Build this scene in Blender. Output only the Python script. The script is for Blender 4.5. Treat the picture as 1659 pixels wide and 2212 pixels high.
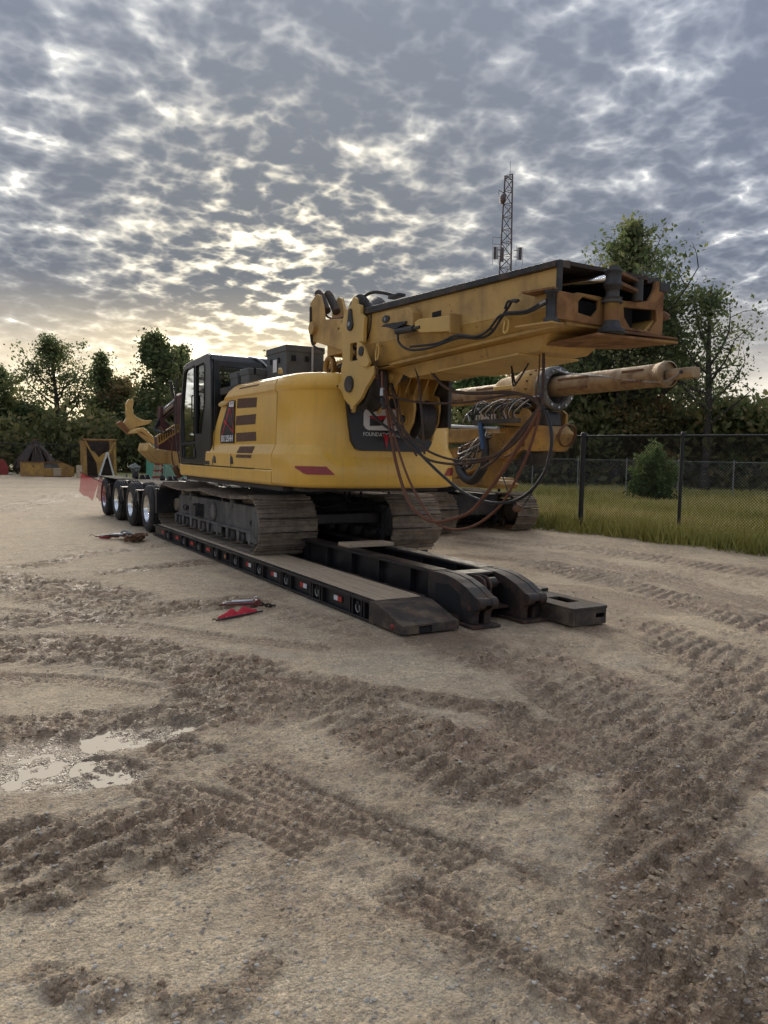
import bpy, bmesh, math, random
import numpy as np
from math import radians, sin, cos, pi, sqrt
from mathutils import Vector, Matrix
from mathutils.geometry import tessellate_polygon

for o in list(bpy.data.objects):
    bpy.data.objects.remove(o, do_unlink=True)
SC = bpy.context.scene
COL = SC.collection
# world axes: +Y runs along the trailer away from the camera, +X to its right, metres, yard surface at z = 0

# ------------------------------------------------------------------ camera
def make_camera():
    cd = bpy.data.cameras.new('camera'); co = bpy.data.objects.new('camera', cd); COL.objects.link(co)
    yaw, pitch, roll = radians(30.156), radians(4.169), radians(1.1)
    f0 = Vector((sin(yaw), cos(yaw), 0)); R = Vector((cos(yaw), -sin(yaw), 0)); Z = Vector((0, 0, 1))
    F = f0 * cos(pitch) - Z * sin(pitch); U = f0 * sin(pitch) + Z * cos(pitch)
    r = R * cos(roll) + U * sin(roll); u = R * -sin(roll) + U * cos(roll)
    m = Matrix((r, u, -F)).transposed().to_4x4(); m.translation = Vector((0, 0, 1.71))
    co.matrix_world = m
    cd.sensor_fit = 'VERTICAL'; cd.angle = 2 * math.atan(1106 / 1660)
    cd.clip_start = 0.05; cd.clip_end = 3000
    SC.camera = co
make_camera()

# ------------------------------------------------------------------ sky and sun
SUN_AZ, SUN_EL = radians(22.5), radians(12.0)
SUN_DIR = Vector((sin(SUN_AZ) * cos(SUN_EL), cos(SUN_AZ) * cos(SUN_EL), sin(SUN_EL)))

def make_world():
    w = bpy.data.worlds.new('World'); SC.world = w; w.use_nodes = True
    nt = w.node_tree; N = nt.nodes; L = nt.links; N.clear()
    def nd(t, **k):
        n = N.new(t)
        for a, b in k.items(): setattr(n, a, b)
        return n
    def val(s, v):
        if isinstance(v, (int, float)): s.default_value = v
        elif isinstance(v, (tuple, list)): s.default_value = v
        else: L.new(v, s)
    def math_(op, a, b=0.0, c=0.0, clamp=False):
        n = nd('ShaderNodeMath', operation=op, use_clamp=clamp)
        for i, v in enumerate((a, b, c)): val(n.inputs[i], v)
        return n.outputs[0]
    def vmath(op, a, b=(0, 0, 0), scale=None):
        n = nd('ShaderNodeVectorMath', operation=op); val(n.inputs[0], a); val(n.inputs[1], b)
        if scale is not None: val(n.inputs[3], scale)
        return n.outputs['Value'] if op in ('DOT_PRODUCT', 'LENGTH') else n.outputs[0]
    def noise(v, s, d=4, r=.55, dist=0.0):
        n = nd('ShaderNodeTexNoise'); val(n.inputs['Vector'], v); val(n.inputs['Scale'], s)
        val(n.inputs['Detail'], d); val(n.inputs['Roughness'], r); val(n.inputs['Distortion'], dist)
        return n.outputs[0], n.outputs[1]
    def sstep(x, a, b, lo=0.0, hi=1.0):
        n = nd('ShaderNodeMapRange', interpolation_type='SMOOTHSTEP'); val(n.inputs[0], x)
        for i, v in ((1, a), (2, b), (3, lo), (4, hi)): val(n.inputs[i], v)
        return n.outputs[0]
    def mix(f, a, b, mode='MIX'):
        n = nd('ShaderNodeMix', data_type='RGBA', blend_type=mode)
        val(n.inputs[0], f); val(n.inputs[6], a); val(n.inputs[7], b)
        return n.outputs[2]
    tc = nd('ShaderNodeTexCoord'); d = vmath('NORMALIZE', tc.outputs['Generated'])
    sep = nd('ShaderNodeSeparateXYZ'); L.new(d, sep.inputs[0])
    zc = math_('ABSOLUTE', sep.outputs[2])
    den = math_('ADD', zc, 0.21)
    cmb = nd('ShaderNodeCombineXYZ'); L.new(math_('DIVIDE', sep.outputs[0], den), cmb.inputs[0]); L.new(math_('DIVIDE', sep.outputs[1], den), cmb.inputs[1])
    P = cmb.outputs[0]
    # cloud deck seen from below: broken altocumulus, patches of thicker and thinner cloud
    wob = noise(P, 4.4, 4)[1]
    Pw = vmath('ADD', P, vmath('SCALE', vmath('SUBTRACT', wob, (.5, .5, .5)), scale=.10))
    vo = nd('ShaderNodeTexVoronoi', feature='SMOOTH_F1', voronoi_dimensions='2D'); L.new(Pw, vo.inputs['Vector']); vo.inputs['Scale'].default_value = 10.5; vo.inputs['Smoothness'].default_value = .45
    vo.inputs['Detail'].default_value = 2.0; vo.inputs['Roughness'].default_value = .5; vo.inputs['Lacunarity'].default_value = 2.3
    puff = math_('SUBTRACT', .62, vo.outputs['Distance'])
    fine = noise(Pw, 29.0, 5, .58)[0]
    cells = noise(Pw, 8.0, 4, .5)[0]
    big = noise(vmath('ADD', P, CLOUD_SHIFT), 1.0, 2, .45)[0]
    mid = noise(vmath('ADD', Pw, (9.1, 4.2, 0)), 2.9, 3, .5)[0]
    dens = math_('ADD', math_('MULTIPLY', puff, .85), math_('MULTIPLY', math_('SUBTRACT', fine, .5), .50))
    dens = math_('ADD', dens, math_('MULTIPLY', math_('SUBTRACT', cells, .5), .70))
    dens = math_('ADD', dens, math_('MULTIPLY', math_('SUBTRACT', big, .5), 1.5))
    dens = math_('ADD', dens, math_('MULTIPLY', math_('SUBTRACT', mid, .5), .75))
    dens = math_('ADD', dens, CLOUD_OFF)
    sd = math_('MAXIMUM', vmath('DOT_PRODUCT', d, tuple(SUN_DIR)), 0.0)
    glow_w = math_('POWER', sd, 12.0); glow_n = math_('POWER', sd, 110.0)
    dens = math_('SUBTRACT', dens, math_('MULTIPLY', glow_n, .07))
    thick = sstep(dens, .10, 1.30)
    # colour of the deck by its thickness: gaps pass the full light, thick bodies are blue grey
    r = nd('ShaderNodeValToRGB'); L.new(thick, r.inputs[0])
    cr = r.color_ramp; cr.interpolation = 'LINEAR'
    cr.elements[0].position = 0; cr.elements[0].color = (40., 36., 28., 1)
    cr.elements[1].position = 1; cr.elements[1].color = (.062, .073, .098, 1)
    for p, c in ((.035, (13., 11.9, 9.6, 1)), (.07, (2.0, 1.9, 1.7, 1)), (.105, (.70, .69, .66, 1)), (.16, (.36, .365, .368, 1)), (.28, (.21, .221, .239, 1)), (.52, (.126, .138, .163, 1)), (.75, (.090, .101, .127, 1))):
        e = cr.elements.new(p); e.color = c
    deck = r.outputs[0]
    # an overcast deck is brighter overhead than low down (the CIE overcast law)
    cie = math_('MULTIPLY', math_('ADD', math_('MULTIPLY', zc, 2.0), 1.0), .50)
    deck = vmath('SCALE', deck, scale=cie)
    warm = mix(glow_w, (1, 1, 1, 1), (1.22, 1.12, .92, 1))
    deck = mix(1.0, deck, warm, 'MULTIPLY')
    thin = math_('SUBTRACT', 1.0, thick)
    add = math_('MULTIPLY', math_('MULTIPLY', glow_n, 1.5), math_('POWER', thin, 1.4))
    deck = mix(1.0, deck, mix(add, (0, 0, 0, 1), (1.0, .86, .58, 1)), 'ADD')
    # low sky: hazy, streaky, warmer
    low = sstep(sep.outputs[2], .0, .22, 1.0, 0.0)
    hz = mix(math_('POWER', sd, 5.0), (.26, .29, .33, 1), (.78, .62, .36, 1))
    st = noise(vmath('MULTIPLY', P, (1, 1, 1)), 1.6, 4, .6)[0]
    deck = mix(math_('MULTIPLY', low, sstep(st, .3, .7, .45, .85)), deck, hz)
    sky = nd('ShaderNodeTexSky', sky_type='NISHITA'); sky.sun_disc = False
    sky.sun_elevation = SUN_EL; sky.sun_rotation = SUN_AZ; sky.air_density = 1.2; sky.dust_density = 2.0
    clear = vmath('SCALE', sky.outputs[0], scale=.10)
    cover = sstep(dens, -.25, .12, .35, 1.0)
    col = mix(cover, clear, deck)
    bg = nd('ShaderNodeBackground'); L.new(col, bg.inputs[0]); bg.inputs[1].default_value = SKY_STRENGTH
    out = nd('ShaderNodeOutputWorld'); L.new(bg.outputs[0], out.inputs[0])
    w.cycles.sampling_method = 'MANUAL'; w.cycles.sample_map_resolution = 2048
SKY_STRENGTH = 1.0
CLOUD_SHIFT = (12.1, 5.5, 0)
CLOUD_OFF = 1.13
make_world()

def make_sun():
    ld = bpy.data.lights.new('sun', 'SUN'); ld.energy = 1.3; ld.angle = radians(45); ld.color = (1.0, .90, .74)
    lo = bpy.data.objects.new('sun', ld); COL.objects.link(lo)
    lo.rotation_euler = (-SUN_DIR).to_track_quat('-Z', 'Y').to_euler(); lo.location = (30, 60, 40)
make_sun()

vs = SC.view_settings
SC.display_settings.display_device = 'sRGB'
vs.view_transform = 'Standard'; vs.look = 'None'; vs.gamma = 1.0; vs.use_curve_mapping = False
vs.exposure = 1.95
SC.render.engine = 'CYCLES'
SC.cycles.use_denoising = True
SC.cycles.max_bounces = 8; SC.cycles.transparent_max_bounces = 24; SC.cycles.sample_clamp_indirect = 8

# ------------------------------------------------------------------ helpers
ORG = {}
class MB:
    def __init__(s): s.v = []; s.f = []; s.s = []
    def add(s, v, f, smooth=False):
        o = len(s.v); s.v += [tuple(p) for p in v]; s.f += [tuple(i + o for i in q) for q in f]; s.s += [smooth] * len(f); return s
    def hexa(s, p):
        return s.add(p, [(3, 2, 1, 0), (4, 5, 6, 7), (0, 1, 5, 4), (1, 2, 6, 5), (2, 3, 7, 6), (3, 0, 4, 7)])
    def box(s, x0, x1, y0, y1, z0, z1):
        return s.hexa([(x0, y0, z0), (x1, y0, z0), (x1, y1, z0), (x0, y1, z0), (x0, y0, z1), (x1, y0, z1), (x1, y1, z1), (x0, y1, z1)])
    def bar(s, p, q, wx, wz, up=(0, 0, 1)):
        p, q = Vector(p), Vector(q); d = (q - p).normalized(); u = Vector(up)
        a = d.cross(u)
        if a.length < 1e-4: a = d.cross(Vector((1, 0, 0)))
        a.normalize(); b = a.cross(d).normalized(); a *= wx / 2; b *= wz / 2
        return s.hexa([p - a - b, p + a - b, q + a - b, q - a - b, p - a + b, p + a + b, q + a + b, q - a + b])
    def prism(s, poly, axis, a, b, holes=()):
        loops = [list(poly)] + [list(h) for h in holes]
        def p3(q, t): return (t, q[0], q[1]) if axis == 'X' else (q[0], t, q[1]) if axis == 'Y' else (q[0], q[1], t)
        flat = [q for l in loops for q in l]; n = len(flat)
        tris = tessellate_polygon([[Vector((q[0], q[1], 0)) for q in l] for l in loops])
        f = [tuple(t) for t in tris] + [tuple(i + n for i in reversed(t)) for t in tris]
        k = 0
        for l in loops:
            m = len(l)
            for i in range(m):
                j = (i + 1) % m; f.append((k + i, k + j, k + j + n, k + i + n))
            k += m
        return s.add([p3(q, a) for q in flat] + [p3(q, b) for q in flat], f)
    def cyl(s, p, q, r0, r1=None, n=16, caps=True):
        r1 = r0 if r1 is None else r1
        p, q = Vector(p), Vector(q); d = (q - p).normalized()
        a = d.cross(Vector((0, 0, 1)) if abs(d.z) < .9 else Vector((1, 0, 0))).normalized(); b = d.cross(a)
        A = [p + (a * cos(2 * pi * i / n) + b * sin(2 * pi * i / n)) * r0 for i in range(n)]
        B = [q + (a * cos(2 * pi * i / n) + b * sin(2 * pi * i / n)) * r1 for i in range(n)]
        s.add(A + B, [(i, (i + 1) % n, n + (i + 1) % n, n + i) for i in range(n)], True)
        if caps: s.add(A, [tuple(reversed(range(n)))]); s.add(B, [tuple(range(n))])
        return s
    def tube(s, pts, r, n=7, closed=False):
        P = [Vector(p) for p in pts]; m = len(P); rr = r if hasattr(r, '__len__') else [r] * m
        prev = None; V = []
        for i in range(m):
            t = (P[(i + 1) % m] - P[i - 1]) if closed else (P[min(i + 1, m - 1)] - P[max(i - 1, 0)])
            t.normalize()
            if prev is None: a = t.cross(Vector((0, 0, 1)) if abs(t.z) < .9 else Vector((1, 0, 0)))
            else: a = prev - t * prev.dot(t)
            a.normalize(); prev = a; b = t.cross(a)
            V += [P[i] + (a * cos(2 * pi * k / n) + b * sin(2 * pi * k / n)) * rr[i] for k in range(n)]
        f = []
        for i in range(m if closed else m - 1):
            j = (i + 1) % m
            f += [(i * n + k, i * n + (k + 1) % n, j * n + (k + 1) % n, j * n + k) for k in range(n)]
        s.add(V, f, True)
        if not closed: s.add(V[:n], [tuple(reversed(range(n)))]); s.add(V[-n:], [tuple(range(n))])
        return s
    def lathe(s, prof, o, ax=(0, 0, 1), n=24, smooth=True):
        o = Vector(o); d = Vector(ax).normalized()
        a = d.cross(Vector((0, 0, 1)) if abs(d.z) < .9 else Vector((1, 0, 0))).normalized(); b = d.cross(a)
        V = []; f = []; m = len(prof)
        for r, h in prof: V += [o + d * h + (a * cos(2 * pi * k / n) + b * sin(2 * pi * k / n)) * r for k in range(n)]
        for i in range(m - 1): f += [(i * n + k, i * n + (k + 1) % n, (i + 1) * n + (k + 1) % n, (i + 1) * n + k) for k in range(n)]
        return s.add(V, f, smooth)
    def loft(s, secs, closed=True, caps=True, smooth=True):
        n = len(secs[0]); V = [p for q in secs for p in q]; f = []
        for i in range(len(secs) - 1):
            for k in range(n if closed else n - 1):
                j = (k + 1) % n; f.append((i * n + k, i * n + j, (i + 1) * n + j, (i + 1) * n + k))
        s.add(V, f, smooth)
        if caps: s.add(secs[0], [tuple(reversed(range(n)))]); s.add(secs[-1], [tuple(range(n))])
        return s
    def mesh(s, name, org=(0, 0, 0), recalc=True):
        me = bpy.data.meshes.new(name); o = Vector(org)
        me.from_pydata([Vector(p) - o for p in s.v], [], s.f); me.polygons.foreach_set('use_smooth', s.s)
        if recalc:
            b = bmesh.new(); b.from_mesh(me); bmesh.ops.recalc_face_normals(b, faces=b.faces); b.to_mesh(me); b.free()
        me.update(); return me
    def build(s, name, mat, parent=None, bevel=0, label=None, cat=None, group=None, kind=None, loc=None, seg=2):
        org = ORG.get(parent.name, (0, 0, 0)) if parent else (loc or (0, 0, 0))
        ob = bpy.data.objects.new(name, s.mesh(name, org)); COL.objects.link(ob)
        if mat: ob.data.materials.append(MAT[mat] if isinstance(mat, str) else mat)
        if parent: ob.parent = parent
        else: ob.location = org
        ORG[ob.name] = tuple(org)
        if bevel:
            md = ob.modifiers.new('bevel', 'BEVEL'); md.width = bevel; md.segments = seg; md.limit_method = 'ANGLE'; md.angle_limit = radians(35)
        return tag(ob, label, cat, group, kind)
def tag(o, label=None, cat=None, group=None, kind=None):
    if label: o['label'] = label
    if cat: o['category'] = cat
    if group: o['group'] = group
    if kind: o['kind'] = kind
    return o
def thing(name, label, cat, loc=(0, 0, 0), group=None):
    e = bpy.data.objects.new(name, None); COL.objects.link(e); e.location = loc; e.empty_display_size = .2
    ORG[e.name] = tuple(loc); return tag(e, label, cat, group)
def piece(name, me, parent, loc, rot=(0, 0, 0), scale=(1, 1, 1)):     # a repeat that shares mesh data
    o = bpy.data.objects.new(name, me); COL.objects.link(o); o.parent = parent
    po = ORG.get(parent.name, (0, 0, 0)) if parent else (0, 0, 0)
    o.location = Vector(loc) - Vector(po); o.rotation_euler = rot; o.scale = scale; ORG[o.name] = tuple(loc); return o
def copy_tree(o, parent=None):
    c = o.copy(); COL.objects.link(c); c.parent = parent; ORG[c.name] = ORG.get(o.name, (0, 0, 0))
    for ch in list(o.children):
        copy_tree(ch, c)
    return c
def cr(pts, k=6):        # Catmull-Rom through the points
    P = [np.array(p, float) for p in pts]; P = [2 * P[0] - P[1]] + P + [2 * P[-1] - P[-2]]; out = []
    for i in range(1, len(P) - 2):
        a, b, c, d = P[i - 1:i + 3]
        for t in np.arange(k) / k:
            out.append(.5 * (2 * b + (c - a) * t + (2 * a - 5 * b + 4 * c - d) * t * t + (3 * b - a - 3 * c + d) * t ** 3))
    out.append(P[-2]); return [tuple(p) for p in out]
def arc(cx, cy, r, a0, a1, n=10): return [(cx + r * cos(radians(a0 + (a1 - a0) * i / n)), cy + r * sin(radians(a0 + (a1 - a0) * i / n))) for i in range(n + 1)]
def text_mesh(txt, w, h, name, xs=1.0, bold=0.0):
    cu = bpy.data.curves.new(name, 'FONT'); cu.body = txt; cu.size = 1.0; cu.offset = bold; cu.extrude = .004; cu.resolution_u = 3
    t = bpy.data.objects.new(name, cu); COL.objects.link(t); bpy.context.view_layer.update()
    me = bpy.data.meshes.new_from_object(t.evaluated_get(bpy.context.evaluated_depsgraph_get())); bpy.data.objects.remove(t, do_unlink=True)
    co = np.array([v.co[:] for v in me.vertices]); lo, hi = co.min(0), co.max(0)
    for v in me.vertices: v.co = ((v.co.x - lo[0]) / (hi[0] - lo[0]) * w, (v.co.y - lo[1]) / (hi[1] - lo[1]) * h, (v.co.z - lo[2]) / max(hi[2] - lo[2], 1e-6) * .004)
    me.name = name; return me

# ------------------------------------------------------------------ materials
MAT = {}
def M(name, col, rough=.5, metal=0.0, dirt=None, bump=0.0, bscale=40.0, coat=0.0, spec=.5, dirt2=None, stretch=(1, 1, 1), streak=None):
    m = bpy.data.materials.new(name); m.use_nodes = True; MAT[name] = m
    nt = m.node_tree; N = nt.nodes; L = nt.links; b = N['Principled BSDF']
    b.inputs['Base Color'].default_value = (*col, 1); b.inputs['Roughness'].default_value = rough; b.inputs['Metallic'].default_value = metal
    b.inputs['Coat Weight'].default_value = coat; b.inputs['Coat Roughness'].default_value = .15; b.inputs['Specular IOR Level'].default_value = spec
    geo = N.new('ShaderNodeNewGeometry'); mp = N.new('ShaderNodeMapping'); L.new(geo.outputs['Position'], mp.inputs[0]); mp.inputs['Scale'].default_value = stretch
    src = None; rsrc = None
    for D in (dirt, dirt2, streak):
        if not D: continue
        dc, amt, sc = D[:3]; lo, hi = D[3:5] if len(D) > 4 else (.42, .72)
        n = N.new('ShaderNodeTexNoise'); n.inputs['Scale'].default_value = sc; n.inputs['Detail'].default_value = 7; n.inputs['Roughness'].default_value = .65
        if D is streak:
            m2 = N.new('ShaderNodeMapping'); L.new(geo.outputs['Position'], m2.inputs[0]); m2.inputs['Scale'].default_value = (1, 1, .06); L.new(m2.outputs[0], n.inputs['Vector'])
        else: L.new(mp.outputs[0], n.inputs['Vector'])
        r = N.new('ShaderNodeMapRange'); r.inputs[1].default_value = lo; r.inputs[2].default_value = hi; r.inputs[4].default_value = amt; L.new(n.outputs[0], r.inputs[0])
        mx = N.new('ShaderNodeMix'); mx.data_type = 'RGBA'; L.new(r.outputs[0], mx.inputs[0])
        if src is None: mx.inputs[6].default_value = (*col, 1)
        else: L.new(src, mx.inputs[6])
        mx.inputs[7].default_value = (*dc, 1); src = mx.outputs[2]
        if rsrc is None:
            rm = N.new('ShaderNodeMapRange'); L.new(r.outputs[0], rm.inputs[0]); rm.inputs[3].default_value = rough; rm.inputs[4].default_value = min(1, rough + .35); rsrc = rm.outputs[0]
    if src is not None: L.new(src, b.inputs['Base Color'])
    if rsrc is not None: L.new(rsrc, b.inputs['Roughness'])
    if bump:
        n = N.new('ShaderNodeTexNoise'); n.inputs['Scale'].default_value = bscale; n.inputs['Detail'].default_value = 6; L.new(mp.outputs[0], n.inputs['Vector'])
        bp = N.new('ShaderNodeBump'); bp.inputs['Strength'].default_value = bump; bp.inputs['Distance'].default_value = .02; L.new(n.outputs[0], bp.inputs['Height']); L.new(bp.outputs[0], b.inputs['Normal'])
    return m
def glass(name, tint, gl=.5):
    m = bpy.data.materials.new(name); m.use_nodes = True; MAT[name] = m; nt = m.node_tree; N = nt.nodes; L = nt.links
    N.remove(N['Principled BSDF']); out = N['Material Output']
    t = N.new('ShaderNodeBsdfTransparent'); t.inputs[0].default_value = (*tint, 1)
    g = N.new('ShaderNodeBsdfGlossy'); g.inputs['Roughness'].default_value = .03; g.inputs[0].default_value = (.9, .92, .9, 1)
    fr = N.new('ShaderNodeFresnel'); fr.inputs[0].default_value = 1.6
    mx = N.new('ShaderNodeMixShader'); L.new(fr.outputs[0], mx.inputs[0]); L.new(t.outputs[0], mx.inputs[1]); L.new(g.outputs[0], mx.inputs[2]); L.new(mx.outputs[0], out.inputs[0])
    return m
DUST = (.30, .235, .155)
M('paint', (.84, .49, .078), .28, 0, (DUST, .30, 1.3, .48, .85), coat=.25, dirt2=((.34, .25, .14), .55, 22, .60, .74), streak=((.42, .26, .07), .40, 9, .5, .85))
M('paint_light', (.68, .43, .11), .38, 0, (DUST, .45, 2.0, .4, .8))
M('paint_mast', (.58, .36, .105), .48, 0, ((.26, .17, .085), .75, 2.2, .46, .74), .05, 30, dirt2=((.11, .06, .035), .9, 11, .62, .75), streak=((.25, .15, .06), .6, 7, .52, .8))
M('paint_old', (.50, .285, .06), .55, 0, ((.24, .15, .075), .9, 3.0, .36, .66), .08, 30, dirt2=((.09, .045, .025), .95, 14, .58, .72))
M('rust', (.155, .068, .032), .85, 0, ((.26, .15, .07), .8, 9, .4, .75), .25, 60, dirt2=((.055, .032, .022), .8, 4, .45, .7))
M('kelly', (.36, .245, .125), .45, .3, ((.18, .10, .055), .8, 5, .42, .66), .15, 50, dirt2=((.38, .29, .19), .8, 2.2, .5, .7))
M('rust_yellow', (.30, .15, .05), .75, 0, ((.14, .06, .03), .9, 6, .40, .62), .2, 50, dirt2=((.42, .26, .07), .8, 3, .52, .7))
M('track_steel', (.19, .15, .112), .62, .25, ((.40, .325, .235), .85, 7, .40, .68), .25, 70, dirt2=((.10, .055, .035), .7, 12, .55, .75))
M('steel_dark', (.028, .028, .030), .55, .1, ((.16, .14, .115), .75, 3.0, .42, .78), .12, 60)
M('frame_grey', (.06, .062, .064), .6, .1, ((.27, .25, .215), .85, 2.6, .40, .75), .1, 50, streak=((.30, .29, .26), .6, 14, .48, .75))
M('trailer_black', (.012, .012, .014), .40, 0, ((.075, .062, .05), .7, 4.5, .50, .85), .1, 70)
M('trailer_worn', (.020, .018, .018), .42, .2, ((.18, .125, .08), .85, 3.2, .46, .76), .3, 60, dirt2=((.16, .075, .04), .7, 6, .56, .72))
M('nose_plate', (.045, .035, .028), .62, 0, ((.21, .15, .095), .9, 5.0, .44, .70), .3, 60, dirt2=((.17, .085, .045), .8, 7, .55, .72))
M('arm_steel', (.022, .018, .017), .55, 0, ((.13, .072, .042), .9, 4.0, .46, .72), .25, 60)
M('trailer_rust', (.085, .042, .028), .75, .1, ((.035, .03, .03), .9, 4, .42, .62), .25, 60, dirt2=((.24, .17, .11), .7, 7, .55, .75))
M('wood', (.52, .40, .265), .85, 0, ((.32, .235, .155), .7, 5, .42, .68), .35, 40, stretch=(5, .35, 5), dirt2=((.50, .40, .27), .8, 1.5, .45, .7))
M('wood_pale', (.45, .36, .24), .85, 0, ((.28, .2, .12), .8, 6), .2, 40)
M('rubber', (.020, .020, .021), .72, 0, ((.13, .11, .085), .55, 5, .45, .8), .1, 60)
M('hose', (.045, .030, .024), .6, 0, ((.15, .075, .04), .8, 6, .40, .7))
M('hose_red', (.15, .055, .030), .7, 0, ((.25, .12, .06), .7, 7, .4, .7), .1, 80)
M('hose_black', (.020, .020, .022), .5, 0, ((.10, .085, .07), .6, 8, .5, .8))
M('chrome', (.82, .82, .82), .14, 1.0)
M('steel_bright', (.50, .50, .50), .32, 1.0, ((.2, .18, .15), .6, 8))
M('cab_black', (.014, .015, .017), .32, 0, ((.10, .095, .085), .4, 2.2, .45, .85), coat=.2)
M('grey_box', (.085, .092, .092), .55, 0, ((.20, .19, .17), .6, 3.0, .45, .75), dirt2=((.13, .07, .045), .7, 5, .58, .72))
M('grille', (.16, .085, .052), .7, .1, ((.11, .065, .045), .7, 30, .4, .6), .5, 260)
M('decal_black', (.016, .018, .022), .35)
M('white', (.72, .72, .70), .45, 0, ((.4, .37, .32), .4, 4))
M('decal_white', (.78, .78, .78), .4)
M('decal_red', (.52, .02, .035), .4)
M('lens_red', (.30, .012, .018), .22, coat=.5)
M('tape_red', (.50, .03, .025), .35)
M('tape_white', (.75, .75, .75), .35)
M('amber', (.75, .22, .01), .3)
M('binder_red', (.14, .018, .020), .45, 0, ((.2, .15, .11), .5, 12))
M('red_old', (.28, .035, .025), .6, 0, ((.12, .05, .035), .8, 5, .45, .7))
M('alu', (.55, .56, .56), .45, .6)
M('container', (.10, .36, .25), .55, 0, ((.22, .30, .24), .6, 1.2, .45, .75), dirt2=((.2, .12, .07), .5, 3, .62, .75))
M('fence_black', (.012, .013, .014), .5)
M('galv', (.32, .33, .33), .5, .5)
M('maroon', (.085, .022, .022), .6, 0, ((.05, .035, .03), .8, 5, .45, .7), .1, 40)
M('tarp', (.22, .235, .21), .8, 0, ((.12, .13, .12), .7, 8), .3, 30)
M('blue', (.03, .09, .20), .6, 0, ((.1, .1, .1), .5, 8))
M('brown_dark', (.045, .034, .028), .8, 0, ((.13, .085, .055), .8, 5, .45, .7), .3, 40)
M('deck_matt', (.02, .019, .018), .85, 0, ((.11, .09, .07), .8, 3, .42, .75), .2, 50, spec=.2)
M('seal_shade', (.010, .010, .010), .8)  # flat black: rubber seals and joints, also shade painted into hollows
M('interior', (.03, .031, .034), .8)
glass('glass', (.36, .40, .37))
glass('glass_rear', (.74, .77, .75))
# ------------------------------------------------------------------ ground
def _hash(ix, iy, seed):
    h = (ix.astype(np.int64) * 374761393 + iy.astype(np.int64) * 668265263 + seed * 144665) & 0xFFFFFFFF
    h = ((h ^ (h >> 13)) * 1274126177) & 0xFFFFFFFF; h = ((h ^ (h >> 16)) * 2246822519) & 0xFFFFFFFF
    return ((h ^ (h >> 15)) & 0xFFFFFF) / 16777215.0
def vnoise(x, y, s=0):
    ix, iy = np.floor(x), np.floor(y); fx, fy = x - ix, y - iy
    u = fx * fx * fx * (fx * (fx * 6 - 15) + 10); v = fy * fy * fy * (fy * (fy * 6 - 15) + 10)
    a, b, c, d = _hash(ix, iy, s), _hash(ix + 1, iy, s), _hash(ix, iy + 1, s), _hash(ix + 1, iy + 1, s)
    return (a + (b - a) * u) * (1 - v) + (c + (d - c) * u) * v
def fbm(x, y, f, o=4, s=0, g=.5):
    t = 0; a = 1; n = 0
    for k in range(o): t = t + a * vnoise(x * f + 17.3 * k, y * f - 9.1 * k, s + k); n += a; a *= g; f *= 2.03
    return t / n
def billow(x, y, f, o=3, s=0, g=.5):
    t = 0; a = 1; n = 0
    for k in range(o): t = t + a * (1 - np.abs(2 * vnoise(x * f + 5.7 * k, y * f + 3.3 * k, s + k) - 1)); n += a; a *= g; f *= 2.07
    return t / n
def sstep_(x, a, b): t = np.clip((x - a) / (b - a), 0, 1); return t * t * (3 - 2 * t)
def poly_dist(x, y, pts):
    best = np.full(x.shape, 1e9); S = np.zeros(x.shape); side = np.zeros(x.shape); acc = 0.0
    for (ax, ay), (bx, by) in zip(pts[:-1], pts[1:]):
        dx, dy = bx - ax, by - ay; l = sqrt(dx * dx + dy * dy); t = np.clip(((x - ax) * dx + (y - ay) * dy) / (l * l), 0, 1)
        px, py = x - ax - t * dx, y - ay - t * dy; d = np.hypot(px, py); m = d < best
        best = np.where(m, d, best); S = np.where(m, acc + t * l, S); side = np.where(m, np.sign(dx * py - dy * px) * d, side); acc += l
    return best, S, side
# churned lanes: where the crawler turned, with their real width
CHURN = [([(.2, 11.6), (1.1, 10.2), (1.5, 9.2)], .75, 1.0), ([(.6, 8.3), (1.7, 8.4), (2.9, 8.35)], .45, .9), ([(-.2, 7.2), (.7, 7.15), (1.4, 6.7), (1.9, 5.7), (1.75, 5.15)], .52, 1.0),
         ([(1.95, 4.9), (2.3, 4.5), (2.5, 3.75), (2.55, 3.2)], .42, 1.0), ([(.0, 3.6), (.45, 3.45), (.85, 3.3)], .30, 1.0), ([(.1, 3.05), (.4, 3.1)], .17, .9), ([(3.9, 3.05), (3.35, 2.65), (2.85, 2.25), (2.4, 1.7), (2.05, 1.2)], .37, 1.0), ([(4.6, 3.1), (5.4, 3.6)], .5, .8),
         ([(1.1, 12.4), (2.6, 13.6), (4.2, 14.7)], .30, .9), ([(2.0, 11.2), (3.0, 11.6), (3.6, 11.7)], .26, .9), ([(1.5, 24.2), (3.2, 28.3), (5.5, 34)], .9, .8),
         ([(8.4, 9.4), (8.3, 8.4), (8.0, 6.5), (7.6, 4.9), (7.2, 3.8)], .42, .75), ([(6.9, 7.2), (6.5, 6.0), (5.9, 3.9), (5.7, 3.3)], .34, .7), ([(4.0, 5.75), (4.3, 4.6), (4.1, 3.3), (3.9, 2.6)], .50, .8), ([(9.4, 14.5), (10.8, 10.4), (11.1, 7.2)], .5, .7),
         ([(2.4, 5.3), (2.95, 4.6), (3.3, 3.95)], .16, .8), ([(.3, 5.15), (1.2, 5.0), (1.8, 4.6)], .25, .9), ([(3.6, 6.35), (3.3, 7.4), (3.2, 8.4)], .35, .5), ([(.3, 2.5), (.45, 2.35)], .09, .8), ([(.62, 2.3), (.8, 2.2), (.9, 2.3)], .07, .7), ([(0.3, 2.15), (.6, 2.05)], .08, .8), ([(1.5, 2.1), (1.25, 2.35), (1.05, 2.5)], .16, .4)]
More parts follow.
